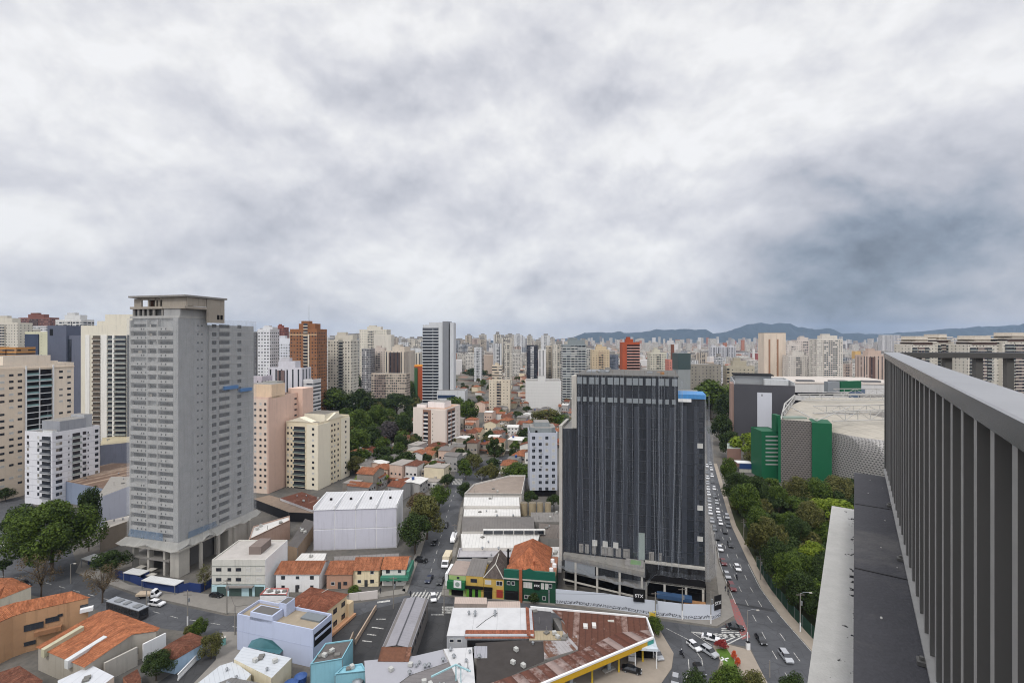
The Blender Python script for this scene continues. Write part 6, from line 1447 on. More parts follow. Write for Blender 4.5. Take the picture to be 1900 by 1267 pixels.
def station():
    z = 6.0
    P = {k: G(*v, z) for k, v in dict(a=(1023, 1131), b=(1198.4, 1147.4), c=(1211, 1182), d=(1007, 1267), e=(1146, 1168), f=(1080, 1199.5), g=(962, 1244), h=(1046, 1152), i=(1066, 1206), j=(880, 1320), k=(830, 1290)).items()}
    o = P['a']; root = empty("filling_station", (o.x, o.y, 0)); tag(root, "filling station with rusty ribbed canopy roof and long yellow fascia at the slip road", "filling station")
    L = {k: (v.x - o.x, v.y - o.y) for k, v in P.items()}
    def z_(k, dz=0): return (*L[k], z + dz)
    q = MB(); roof_face(q, [z_('c', .0), z_('d', 0), z_('g', -.5), z_('f', -.6), z_('e', -.7), (L['b'][0] + .3, L['b'][1] - 3.4, z - .7)][::-1], (5, 4)); q.build("canopy_roof", RUST, root)
    q = MB(); roof_face(q, [z_('d', 0), z_('j', 0), z_('k', -.5), z_('g', -.5)], (0, 1)); q.build("canopy_roof", RUST, root)
    q = MB(); roof_face(q, [z_('a', .2), z_('h', .1), z_('i', -.8), z_('f', -.8), z_('e', -.8), (L['b'][0] + .3, L['b'][1] - 3.4, z - .8), z_('b', .2)][::-1], (6, 0)); q.build("rear_roof", RUST2, root)
    for x, y, w, m in ((9.6, -2.6, 2.6, DROOF), (21, -3.2, 6.4, DROOF), (8, -7.0, 1.1, WSHEET), (10.2, -6.6, 1.0, WSHEET), (14.8, -4.6, 1.6, CONCL)):
        MB().rot(x, y, -.1, w, 1.6, z - .75, z + .12).build("roof_patch", m, root)
    d = Vector(L['c']) - Vector(L['d']); u = d.normalized(); n = Vector((u.y, -u.x))
    far = Vector(L['j']); c = Vector(L['c']); dd = Vector(L['d'])
    q = MB(); YF = plain("yellow_fascia", (190, 150, 36), .5, .4, 0, .2); a0 = c + n * .25
    for a, e in ((c, dd), (dd, far)): q.prism([tuple(a), tuple(e), tuple(e + n * .3), tuple(a + n * .3)], z - 1.5, z - .2)
    q.build("yellow_fascia", YF, root)
    q = MB()
    for a, e in ((c, dd), (dd, far)): q.prism([tuple(a - n * .15), tuple(e - n * .15), tuple(e + n * .36), tuple(a + n * .36)], z - .19, z + .2)
    bb = Vector(L['b']); q.prism([tuple(bb), tuple(c), (c.x + .35, c.y), (bb.x + .35, bb.y)], z - .6, z + .5); ha = Vector(L['a']) + Vector((-5.5, .6)); q.prism([tuple(ha), tuple(bb), (bb.x, bb.y + .35), (ha.x, ha.y + .35)], z - .6, z + .55); q.build("white_rim", WHITE, root)
    q = MB(); p0 = c - u * 2.0; q.prism([tuple(c + n * .31), tuple(p0 + n * .31), tuple(p0 + n * .36), tuple(c + n * .36)], z - 1.45, z - .25); q.build("green_corner", plain("green_blue_corner", (60, 140, 130)), root)
    ins = lambda k, f: (Vector(L[k]) * (1 - f) + (Vector(L['f'])) * f)
    MB().prism([tuple(ins(k, .05)) for k in ('a', 'b')] + [tuple(ins('c', .75)), tuple(ins('i', .1))], 0, z - 1.6).build("wall", paint((120, 118, 116)), root)
    for f in (.06, .3, .55, .8, .98):
        p = c.lerp(dd, f) - n * 1.4; MB().box(p.x - .2, p.x + .2, p.y - .2, p.y + .2, .13, z - .6).build("column", plain("yellow_column", (190, 160, 50)), root)
    for f in (.35, .7):
        p = c.lerp(dd, f) - n * 3.0; s = MB().rot(p.x, p.y, math.atan2(u.y, u.x), 3.2, 1.1, .13, .32).build("pump_island", CONCL, root); MB().rot(p.x, p.y, math.atan2(u.y, u.x), .9, .5, .33, 2.1).build("fuel_pump", plain("pump_grey", (150, 156, 160)), s)
    OCC.append((o.x + 12, o.y - 10, 14)); OCC.append((o.x + 2, o.y - 20, 12))
station()
def car_wash():
    p = G(1178, 1238); r = empty("car_wash_frame", tuple(p), R(-6)); tag(r, "open white framed wash bay beside the yellow fascia", "canopy")
    for x, y in ((0, 0), (4.9, 0), (0, 4), (4.9, 4)): MB().box(x, x + .25, y, y + .25, 0, 4.2).build("post", WHITE, r)
    MB().box(-.1, 5.3, -.1, 4.4, 4.2, 4.8).build("roof", paint((196, 204, 212)), r); MB().box(.3, 4.8, 3.6, 3.9, 0, 4.1).build("back_wall", DARK, r)
    p = G(1166, 1230); r = empty("price_board", tuple(p), R(-10)); tag(r, "white panelled price board standing under the canopy corner", "sign")
    for k in range(3): MB().box(0, 1.6, -.1, .1, .6 + k * 1.3, 1.7 + k * 1.3).build("board_panel", WHITE, r)
    for x in (0.05, 1.45): MB().box(x, x + .1, -.05, .05, 0, .6).build("post", STEEL, r)
car_wash()
def roof_frame_sign():
    p = G(1205, 1160); r = empty("corner_totem", (p.x, p.y, 0), R(-20)); tag(r, "yellow and white tubular totem frame at the canopy's far corner", "sign")
    q = MB(); q.tube([(0, 0, 0), (0, 0, 3.6), (1.6, 0, 4.2), (1.6, 0, 0)], .12, 5); q.build("frame", plain("pale_yellow_steel", (206, 190, 110)), r); MB().box(.2, 1.4, -.1, .1, 2.2, 3.5).build("sign_board", plain("yellow_sign", (200, 170, 50)), r)
roof_frame_sign()

# ------------------------------------------------------------------ the near blocks along the bottom
GREYSEAM = corrugated("grey_seam_roof", (142, 140, 145), 1.0, None, 0, .5, .3, .06)
def long_hall():
    z = 6.0; A, B_, C_ = G(709, 1197.6, z), G(764, 1197, z), G(795.8, 1111.6, z)
    W, Dp = B_.x - A.x, C_.y - B_.y + 1; r = empty("long_hall", (A.x, A.y, 0), R(-1)); tag(r, "long narrow hall with grey seamed metal roof and brown brick front by the parking lot", "hall")
    MB().box(.2, W - .2, 0, Dp, 0, z - .1).build("wall", paint((112, 108, 106), .2), r); q = MB()
    roof_face(q, [(0, Dp, z - .25), (0, -.2, z - .25), (W / 2, -.2, z + .35), (W / 2, Dp, z + .35)]); roof_face(q, [(W, -.2, z - .25), (W, Dp, z - .25), (W / 2, Dp, z + .35), (W / 2, -.2, z + .35)]); q.build("roof", GREYSEAM, r)
    MB().box(W / 2 - .15, W / 2 + .15, -.2, Dp, z + .36, z + .45).build("ridge_cap", plain("dark_ridge", (70, 70, 74)), r)
    q = MB(); roof_face(q, [(-.1, -3.2, z - 1.5), (W + .1, -3.2, z - 1.5), (W + .1, -.1, z - .1), (-.1, -.1, z - .1)]); q.build("front_roof", corrugated("brown_front_roof", (150, 110, 92), 6, (120, 80, 60), .8, .8, .4), r)
    MB().box(0, W, -3.0, -.01, 0, z - 1.6).build("front_wall", paint((140, 112, 94), .2), r); MB().box(W * .62, W * .85, -3.08, -3.0, .1, 2.8).build("door", DARK, r); MB().box(0.2, W * .4, -4.4, -3.02, 2.6, 2.8).build("porch_roof", CONC, r)
    for k in range(6): link("window", window_mesh(1.6, 1.0, "d"), r, (W - .2, 2 + k * 3, 3.4), R(90))
    OCC.append((A.x + 4, A.y + 10, 12))
long_hall()
fence_line("low_wall", "low tan boundary wall across the dark parking lot", [(660, 1195), (698, 1131)], 1.3, paint((176, 156, 138), .15, .9, .2), .3, "wall")
fence_line("low_wall", "tan wall running back from the turquoise building", [(636, 1246), (656, 1194)], 3.0, paint((150, 136, 122), .15, .9, .2), .3, "wall")
def lilac_block():
    z = 9.0; E = G(580.6, 1167.8, z); A = G(440, 1138.4, z); d = E - A; W = d.length; th = math.atan2(d.y, d.x)
    r = empty("lilac_building", (A.x, A.y, 0), th); tag(r, "lilac blue blank walled building with flat tan roof and dark glazed end", "building"); m = paint((178, 186, 208), .05, .85, .12); Dp = 7.0
    MB().box(0, W, 0, Dp, 0, z - .8).build("wall", m, r); MB().box(.2, W - .2, .2, Dp - .2, z - .79, z - .7).build("roof", paint((150, 138, 120), .4, .9, .1), r); p = MB()
    for q in ((0, W, 0, .25), (0, W, Dp - .25, Dp), (0, .25, .25, Dp - .25), (W - .25, W, .25, Dp - .25)): p.box(*q, z - .79, z)
    p.build("parapet", m, r); MB().box(W * .18, W * .48, 0.0, 3.4, z - .69, z + 1.2).build("tank_room", m, r); MB().box(W * .2, W * .46, .3, 3.1, z + 1.21, z + 1.24).build("tank_cover", plain("dark_tank_cover", (96, 94, 92)), r); MB().box(W * .42, W * .52, 3.6, 6.6, z - .69, z + 2.4).build("stair_house", m, r); MB().box(W * .43, W * .51, 3.8, 6.4, z + 2.41, z + 2.45).build("stair_roof", plain("dark_tank_cover", (96, 94, 92)), r)
    q = MB(); q.face([(W * .2, -.02, 3.2), (W * .32, -.02, 4.4), (W * .48, -.02, 4.4), (W * .62, -.02, 2.6), (W * .62, -1.2, 2.3), (W * .2, -1.2, 2.3)]); q.build("teal_awning", make_glass("teal_awning_glass", (62, 108, 116), .3), r)
    MB().box(W, W + .06, .4, Dp - .3, 4.6, z - 1.4).build("glazed_end", DARK, r); MB().box(W + .07, W + .2, .6, Dp - .5, 6.2, 6.7).build("sill_band", m, r); MB().box(W * .7, W * .95, 3.8, 6.4, z - .69, z - .3).build("skylight", plain("grey_skylight", (110, 116, 120), .4), r)
    MB().box(.02, W - .02, -.04, -.01, z - 4.2, z - 4.05).build("joint_line", paint((166, 174, 196)), r)
    OCC.append((A.x + 11, A.y, 13))
lilac_block()
def brown_house():
    z = 7.4; A = G(530, 1120.5, z); B_ = G(600, 1135, z); d = B_ - A; th = math.atan2(d.y, d.x); W = d.length
    r = empty("cream_brown_roof_house", (A.x, A.y, 0), th); tag(r, "cream three storey house with rust brown low hipped roof behind the lilac building", "house"); Dp = 9.5; m = paint((222, 200, 164), .06, .85, .1)
    MB().box(0, W, 0, Dp, 0, z - .3).build("wall", m, r); q = MB(); ze = z - .28; a, c = (W * .36, Dp / 2, z + .9), (W * .64, Dp / 2, z + .9); o = .4; e = [(-o, -o, ze), (W + o, -o, ze), (W + o, Dp + o, ze), (-o, Dp + o, ze)]
    roof_face(q, [e[0], e[1], c, a]); roof_face(q, [e[1], e[2], c]); roof_face(q, [e[2], e[3], a, c]); roof_face(q, [e[3], e[0], a]); q.build("roof", BROWNT, r); MB().tube([(W * .3, -o, z - .1), (W * .5, Dp, z + .35)], .09, 4).build("ridge_strip", CONCL, r)
    for y in (1.2, 4.6, 8.0):
        for zz in (1.3, 4.6): link("window", window_mesh(1.5, 1.3, "d"), r, (W, y, zz), R(90))
    MB().box(W + .02, W + 1.3, 0, Dp + 2.5, .2, .9).build("terrace", paint((196, 150, 116)), r); MB().box(W - 2.4, W + .8, Dp + .02, Dp + 2, 0, 4.6).build("porch", m, r)
    OCC.append((A.x + 6, A.y + 3, 9))
brown_house()
WR2 = corrugated("white_trapezoid_roof", (190, 194, 198), .9, None, 0, .45, .15, .08)
r_, c_, Q_ = poly_bld("white_roof_house", "building with white ribbed metal roof against the lilac wall", "building", [(434, 1222), (451.5, 1199), (541, 1220), (504, 1257)], 4.8, paint((206, 196, 170)), WR2)
poly_bld("white_roof_house", "lower white roofed house beside the alley pavement", "building", [(365, 1268), (408, 1234), (434, 1226), (466, 1250), (445, 1275), (380, 1300)], 4.0, paint((206, 200, 180)), WR2, rim=WHITE)
poly_bld("grey_small_roof", "grey fibre roof at the bottom edge below white ribbed roofs", "shed", [(395, 1270), (430, 1256), (482, 1266), (470, 1300), (390, 1300)], 4.4, CONC, corrugated("grey_fibre_roof", (112, 110, 108), .8, None, 0, .8, .4))
TURQ = paint((130, 178, 192), .16, .8, .3)
poly_bld("turquoise_building", "turquoise walled building with dark grey flat roof", "building", [(576, 1233), (604, 1194), (655, 1187), (635, 1223)], 5.6, TURQ, paint((94, 90, 88), .2), parapet=.25)
poly_bld("turquoise_wing", "low turquoise wing right of the main turquoise wall", "building", [(622, 1252), (680, 1246), (672, 1232), (636, 1238)], 3.6, TURQ, TURQ, parapet=.3)
p = G(575, 1262); 
for i, (x, y, s, lab) in enumerate(((558, 1253, 1.35, "dark blue round water tank nearer the turquoise wall"), (540, 1266, 1.5, "dark blue round water tank at the bottom edge"), (664, 1262, 1.2, "grey round water tank under the turquoise wing"))):
    p = G(x, y, 2); o = MB().cyl(0, 0, .6, 2.0, s * .86, s, 16).build("water_tank", plain("blue_tank", (44, 72, 128), .5) if i < 2 else STEEL, None, (p.x, p.y, 0)); tag(o, lab, "water tank"); MB().cyl(0, 0, 2.01, 2.4, s * 1.03, s * .4, 16).build("tank_lid", plain("blue_tank_lid", (50, 80, 134), .5) if i < 2 else STEEL, o); MB().box(-s * .7, s * .7, -s * .7, s * .7, 0, .59).build("tank_base", CONC, o)
poly_bld("grey_flat_roof", "broad smooth grey roof in front of the brick fronted hall", "building", [(676, 1225), (770, 1216), (822, 1204), (836, 1226), (760, 1252), (708, 1290), (680, 1290)], 4.4, CONC, paint((156, 156, 162), .08, .7, 0))
poly_bld("ribbed_dark_roof", "dark seamed lean-to roof at the bottom edge with roof fans along its top", "building", [(712, 1290), (760, 1253), (836, 1227), (858, 1270), (850, 1300)], 4.7, CONC, corrugated("dark_seam_roof", (116, 112, 112), 1.2, None, 0, .7, .3, .08))
poly_bld("white_strip_roof", "white flat roof strip with three roof fans left of the dark felt workshop", "building", [(823, 1203), (876, 1200), (883, 1285), (860, 1285)], 5.0, OFFW, corrugated("white_strip", (194, 194, 195), 4.0, None, 0, .6, .1, .02))
FAN = MB().cyl(0, 0, 0, .55, .25, .25, 8).cyl(0, 0, .56, .95, .5, .22, 8).mesh("roof_fan", STEEL)
for i, (x, y, z, lab) in enumerate(((836, 1207, 5, "steel roof fan nearest the street end of the white strip roof"), (842, 1220, 5, "middle steel roof fan on the white strip roof"), (852, 1238, 5, "steel roof fan nearest the bottom edge on the white strip roof"), (889, 1220, 5.3, "steel roof fan on the grey lean-to beside the felt workshop"),
                                   (760, 1250, 4.7, "left steel roof fan on the dark seamed lean-to"), (788, 1238, 4.7, "second steel roof fan on the dark seamed lean-to"), (796, 1236, 4.7, "third steel roof fan on the dark seamed lean-to"), (822, 1226, 4.7, "right steel roof fan on the dark seamed lean-to"),
                                   (1022, 1018.5, 6.7, "right roof fan on the skylight shed"), (925, 1019, 6.7, "middle roof fan on the skylight shed"), (895, 1019, 6.7, "left roof fan on the skylight shed"), (922, 958, 6.3, "left roof fan on the narrow white shed"), (952, 958, 6.3, "right roof fan on the narrow white shed"))):
    if i == 8: x = 958
    p = G(x, y, z); o = link("roof_fan", FAN, None, tuple(p)); tag(o, lab, "roof fan", "steel roof fans")
q = empty("rooftop_frame", tuple(G(846, 1262, 5.0)), R(18)); tag(q, "pale teal steel gantry on the roofs at the bottom edge", "gantry")
b = MB(); b.tube([(-5.5, -1.5, 3.0), (0, 0, 3.4), (2.6, -2.4, 3.0)], .2, 4); b.build("gantry_beam", plain("pale_teal_steel", (150, 186, 192)), q)
b = MB(); b.tube([(0, 0, 0), (0, 0, 3.4)], .16, 4); b.tube([(0.9, -.8, 0), (.9, -.8, 3.2)], .12, 4); b.build("gantry_leg", plain("pale_teal_steel", (150, 186, 192)), q)

def shaped_house(name, label, verts, faces, eave_edges, foot, wall, roof, zb=0, cat="house"):
    """tiled house from photo pixels: verts (px,py,z), roof faces by index, wall footprint indices extruded down"""
    V = [G(*v) for v in verts]; o = V[0].copy(); o.z = 0; root = empty(name, tuple(o)); tag(root, label, cat)
    L = [v - o for v in V]; q = MB()
    for f, e in zip(faces, eave_edges): roof_face(q, [L[i] for i in f], e)
    q.build("roof", roof, root); w = MB(); c = sum((L[i] for i in foot), Vector()) / len(foot)
    ins = [c + (L[i] - c) * .965 for i in foot]
    for a, b in zip(ins, ins[1:] + ins[:1]):
        w.face([(a.x, a.y, 0), (b.x, b.y, 0), (b.x, b.y, b.z - .12), (a.x, a.y, a.z - .12)], 0, [(0, 0), ((a - b).length, 0), ((a - b).length, b.z), (0, a.z)])
    w.build("wall", wall, root); OCC.append((o.x + c.x, o.y + c.y, max((L[i] - c).length for i in foot) * .9)); return root, L
TANO = paint((172, 136, 104), .2, .85, .35)
r_, L_ = shaped_house("tan_orange_house", "long tan orange walled building with orange tiled lean roof at the photo's left edge", [(48, 1135, 10), (168, 1108, 10), (133, 1096, 12), (28, 1117, 12), (-60, 1180, 10), (23, 1143, 10), (-80, 1150, 12)], [(0, 1, 2, 3), (5, 0, 3), (4, 5, 3, 6)], [(0, 1), (0, 1), (0, 1)], [4, 5, 0, 1, 2, 3, 6], TANO, ORANGE)
d_ = (L_[1] - L_[0]).normalized(); rz_ = math.atan2(d_.y, d_.x); n_ = Vector((d_.y, -d_.x, 0)) * .12
for f, z, w, h in ((.12, 5.2, 3.6, 1.6), (.40, 6.0, 2.6, 1.3), (.52, 6.9, 1.0, .7), (.05, 1.6, 2.4, 1.0), (.9, 7.2, 1.6, 1.4)):
    p = L_[0].lerp(L_[1], f) + n_; link("window", window_mesh(w, h, "d"), r_, (p.x + n_.x * -.4, p.y, z), rz_)
p = L_[0].lerp(L_[1], .14) + n_; MB().box(0, 5.0, -1.2, -.05, 3.8, 4.9).build("balcony", paint((150, 110, 80)), r_, (p.x, p.y, 0), rz_); p = L_[0].lerp(L_[1], .84) + n_; MB().box(0, 2.6, -1.2, -.05, 7.0, 7.9).build("balcony", WHITE, r_, (p.x, p.y, 0), rz_)
shaped_house("orange_hip_house", "white walled house with orange hipped roof by the left road", [(-40, 1138, 6.5), (0, 1111, 6.5), (60, 1087, 6.5), (23, 1071, 6.8), (-30, 1072, 9), (10, 1085, 8.6), (-80, 1100, 6.5)], [(0, 1, 5, 4), (1, 2, 5), (2, 3, 5), (3, 6, 4, 5)], [(0, 1)] * 4, [0, 1, 2, 3, 6], paint((214, 208, 190)), ORANGE)
r_, L_ = shaped_house("orange_villa", "grey walled villa with broad orange tiled roof cut by two long white light wells", [(66, 1200, 5.5), (156, 1238, 5.5), (245.5, 1176.5, 6.6), (297, 1164, 5.8), (202.5, 1129.8, 8.6), (180, 1136, 6.8), (292, 1170, 5.8)], [(0, 1, 2, 4, 5), (2, 6, 3, 4)], [(0, 1), (1, 2)], [0, 1, 2, 6, 3, 4, 5], paint((164, 158, 148), .12), ORANGE)
for (a, c, m, w, zz) in (((82, 1208, 5.9), (156, 1164, 6.9), paint((176, 172, 148), .15), 1.2, .35), ((126, 1229, 5.7), (199, 1183, 6.7), paint((196, 198, 198), .12), 1.3, .35)):
    A, C = G(*a) - Vector((r_.location.x, r_.location.y, 0)), G(*c) - Vector((r_.location.x, r_.location.y, 0)); d = (C - A).normalized(); n = Vector((-d.y, d.x, 0)).normalized() * w; q = MB()
    P = [A, C, C + n, A + n]; q.face([(p.x, p.y, p.z + zz) for p in P]);
    for i in range(4): a2, b2 = P[i], P[(i + 1) % 4]; q.face([(a2.x, a2.y, a2.z - 1.5), (b2.x, b2.y, b2.z - 1.5), (b2.x, b2.y, b2.z + zz), (a2.x, a2.y, a2.z + zz)])
    q.build("light_well", m, r_)
d_ = (L_[6] - L_[1]).normalized(); rz_ = math.atan2(d_.y, d_.x)
MB().box(0, 6.5, -.3, .2, 0, 4.4).build("garage_wall", paint((176, 172, 164)), r_, tuple(L_[1].lerp(L_[6], .25))[:2] + (0,), rz_); link("window", window_mesh(1.6, 1.4, "d"), r_, tuple(L_[1].lerp(L_[6], .66))[:2] + (2.6,), rz_); MB().box(0, 5, -.3, .1, .2, 4.4).build("white_gate", WHITE, r_, tuple(L_[1].lerp(L_[6], .78))[:2] + (0,), rz_)
shaped_house("brown_tile_house", "house with rust brown tiled roof cut by the photo's bottom left corner", [(-30, 1256, 5), (36, 1234, 6.0), (80, 1262, 5), (60, 1300, 5), (-30, 1310, 5)], [(0, 3, 1), (3, 2, 1), (0, 4, 3)], [(0, 1)] * 3, [0, 4, 3, 2, 1], paint((206, 196, 150)), RUSTT)
poly_bld("white_tile_roof", "flat roof of square white panels below the orange villa", "building", [(107, 1262), (170, 1233), (212, 1254), (165, 1290), (110, 1290)], 4.6, paint((206, 190, 176)), corrugated("white_square_panels", (196, 198, 202), 2.2, None, 0, .5, .1, .04))
r_, L_ = shaped_house("blue_bungalow", "light blue bungalow with red brown tiled roof and garden wall on the alley", [(318, 1191, 4.1), (282, 1215, 3.4), (324, 1224, 3.4), (374, 1195, 3.4), (377, 1181, 3.6), (352, 1172, 4.4), (340, 1198, 4.6)], [(1, 2, 6, 0), (2, 3, 6), (3, 4, 5, 0, 6)], [(0, 1)] * 3, [1, 2, 3, 4, 5, 0], paint((160, 184, 206)), RUSTT)
poly_bld("brick_shed", "little red tiled shed left of the blue bungalow", "shed", [(228, 1256), (255, 1240), (262, 1258), (240, 1272)], 2.6, paint((170, 120, 96)), RUSTT)
fl = [G(x, y) for x, y in ((330, 1262), (366, 1224))]
o = empty("balustrade_fence", tuple(fl[0])); tag(o, "white balustrade fence along the alley in front of the blue bungalow", "fence"); d = fl[1] - fl[0]; L = d.length; rz = math.atan2(d.y, d.x); o.rotation_euler = (0, 0, rz)
MB().box(0, L, -.1, .1, 0, .4).build("plinth", WHITE, o); MB().box(0, L, -.12, .12, 1.3, 1.5).build("top_rail", WHITE, o); bal = MB().box(-.08, .08, -.06, .06, .4, 1.3).mesh("baluster", WHITE)
for k in range(int(L / .35)): link("baluster", bal, o, (.2 + k * .35, 0, 0))
p = G(414, 1196); o = MB().box(-.6, .6, -.4, .4, .13, 1.9).build("street_cabinet", plain("teal_cabinet", (120, 168, 164)), None, (p.x, p.y, 0), .5); tag(o, "teal street cabinet on the alley pavement", "cabinet"); MB().box(-.65, .65, -.45, .45, 1.91, 2.0).build("lid", CONCL, o)

def row_block():
    b = Bld("grey_balcony_block", "three storey pale grey block with shops below and a flat white roof", "building", 393, 492, base=1106, top=1038, th=0, anchor='l', depth=14.5)
    m = paint((196, 194, 186), .08); W, D = b.W, b.D; b.shell(m, paint((176, 171, 166), .3, .8, 0), .35)
    for u in (.13, .33, .5, .68, .88):
        for z in (4.6, 7.6): link("window", window_mesh(1.6 if u in (.13, .5, .88) else 1.1, 1.0, "s" if (u * 10) % 2 < 1 else "d"), b.root, (W * u, 0, z))
    for z in (3.7, 6.4, 9.2): MB().box(0, W, -.15, -.01, z, z + .12).build("ledge", paint((150, 152, 146)), b.root)
    MB().box(0, W, -.1, -.01, 0.1, 3.6).build("shop_front", plain("pale_blue_front", (176, 204, 210)), b.root)
    for a, c in ((.1, .28), (.33, .56), (.7, .76), (.81, .98)): MB().box(W * a, W * c, -.14, -.11, .1, 3.0).build("shop_opening", plain("dark_green_shutter", (64, 82, 78)), b.root)
    MB().box(W * .3, W * .8, -1.4, -.15, 3.2, 3.5).build("canopy", plain("weathered_canopy", (130, 124, 120), .9), b.root); MB().box(W * .55, W * .78, D * .3, D * .75, b.h - .34, b.h + 2.0).build("roof_house", paint((124, 112, 106), .2), b.root); MB().box(W, W + .05, 0, D, 0, b.h).build("white_side_wall", WHITE, b.root)
row_block()
def corner_house(label, x0, x1, base, eave, ridge, wall, roof, depth, th=0, wins=2, extra=None):
    p, q = G(x0, base), G(x1, base); r = house("tiled_house", label, p.x, p.y, R(th), q.x - p.x, depth, eave, ridge, 'x', wall, roof, None, wins, True); return r, q.x - p.x
corner_house("white two storey house with orange roof right of the three storey grey block", 512, 592, 1098, 5.6, 7.6, WHITE, ORANGE2, 8.5, 0, 3)
corner_house("orange roofed house with dark recessed porch between the white and cream houses", 606, 652, 1092, 4.6, 6.6, paint((176, 140, 120)), ORANGE2, 9, 1, 2)
corner_house("cream house with orange roof and small balcony beside the corner house", 655, 702, 1088, 5.2, 7.4, paint((222, 208, 176)), ORANGE2, 8.5, 1, 2)
r_, w_ = corner_house("white corner house with orange roof and a green wrapped awning at the side street", 709, 752, 1086, 5.2, 7.2, paint((214, 212, 206)), ORANGE, 8.5, 1, 2)
MB().box(-.2, w_ + 1.2, -1.6, -.05, 2.2, 3.3).build("green_awning", plain("awning_green2", (60, 120, 100), .7), r_); MB().box(w_ + .5, w_ + 1.4, -1, 7, 2.2, 4.8).build("green_side_awning", plain("awning_green2", (60, 120, 100), .7), r_)
poly_bld("white_garage", "low white garage with dark green door and red trimmed roof beside the brown roofed house", "garage", [(482, 1104), (532, 1104), (536, 1092), (494, 1092)], 3.6, WHITE, paint((206, 206, 204)), parapet=.3, rim=plain("red_trim", (170, 96, 90)))
fence_line("garden_wall", "white plastered garden wall before the cream house with a dark door", [(648, 1116), (700, 1110)], 2.4, paint((206, 200, 196), .1), .25, "wall")
# warehouse and flats by the left road
r_, c_, Q_ = poly_bld("brown_roof_warehouse", "wide warehouse with brown sheet roof and blue grey front left of the raw tower", "warehouse", [(92.6, 887), (190, 906), (246, 894), (246, 859), (206, 859)], 10, paint((128, 138, 156), .1), corrugated("brown_dusty_roof", (150, 130, 112), 2.2, (120, 96, 80), .5, .8, .4))
for k in range(8): p = Vector(Q_[0]).lerp(Vector(Q_[1]), .08 + k * .12)
poly_bld("lilac_side_building", "plain lilac white walled building between big tree and raw tower", "building", [(175, 926), (244, 900), (250, 884), (206, 884), (190, 908)], 12.5, paint((196, 200, 214), .06), paint((140, 136, 130)))
poly_bld("blue_grey_shed", "blue grey gabled shed behind the brown roofed warehouse", "building", [(186, 826), (246, 820), (246, 806), (190, 812)], 15, paint((124, 128, 142)), paint((176, 166, 140), .1))
poly_bld("concrete_wall_building", "beige low building with cluttered roof behind the small tree beside raw tower", "building", [(186, 984), (238, 966), (240, 956), (196, 966)], 8, paint((150, 138, 124)), paint((170, 164, 156), .2))
poly_bld("terrace_house", "low house with white flat roof and red brown side right of the raw tower's foot", "building", [(462, 1002), (538, 966), (537, 958), (470, 978)], 7, paint((176, 150, 136)), paint((206, 204, 200), .1), parapet=.4)
poly_bld("black_wall_yard", "yard roof behind a long black boundary wall below the salmon block", "building", [(470, 925), (536, 950), (590, 952), (600, 938), (540, 930), (500, 918)], 4, plain("black_wall", (36, 36, 40), .8), paint((132, 116, 102), .35))
poly_bld("ruined_roof_house", "patchy roofed house with reddish rubble between black wall and panel warehouse", "house", [(520, 924), (580, 946), (600, 926), (560, 912)], 5, paint((206, 204, 206)), corrugated("patchy_red_roof", (150, 112, 96), 1.2, (116, 70, 54), .8, .9, .5))
poly_bld("wooden_shed", "dark planked long shed left of the panel warehouse", "shed", [(534, 1012), (552, 1016), (586, 968), (566, 962)], 5.5, paint((150, 130, 110)), corrugated("dark_plank_roof", (96, 92, 90), .8, None, 0, .9, .4))
poly_bld("white_lean_to", "small white roof tucked at the panel warehouse's lower left corner", "shed", [(545, 1042), (600, 1042), (606, 1026), (560, 1026)], 4.2, OFFW, WSHEET)
poly_bld("flat_grey_house", "row of grey flat roofs directly below the panel warehouse front", "house", [(620, 1044), (740, 1034), (740, 1026), (620, 1032)], 5.0, OFFW, corrugated("grey_roof_row", (128, 124, 122), 1.5, None, 0, .8, .5))
poly_bld("orange_roof_house", "small bright orange roof at the left edge below the beige block", "house", [(-10, 908), (24, 899), (14, 888), (-20, 888)], 5, OFFW, ORANGE2)
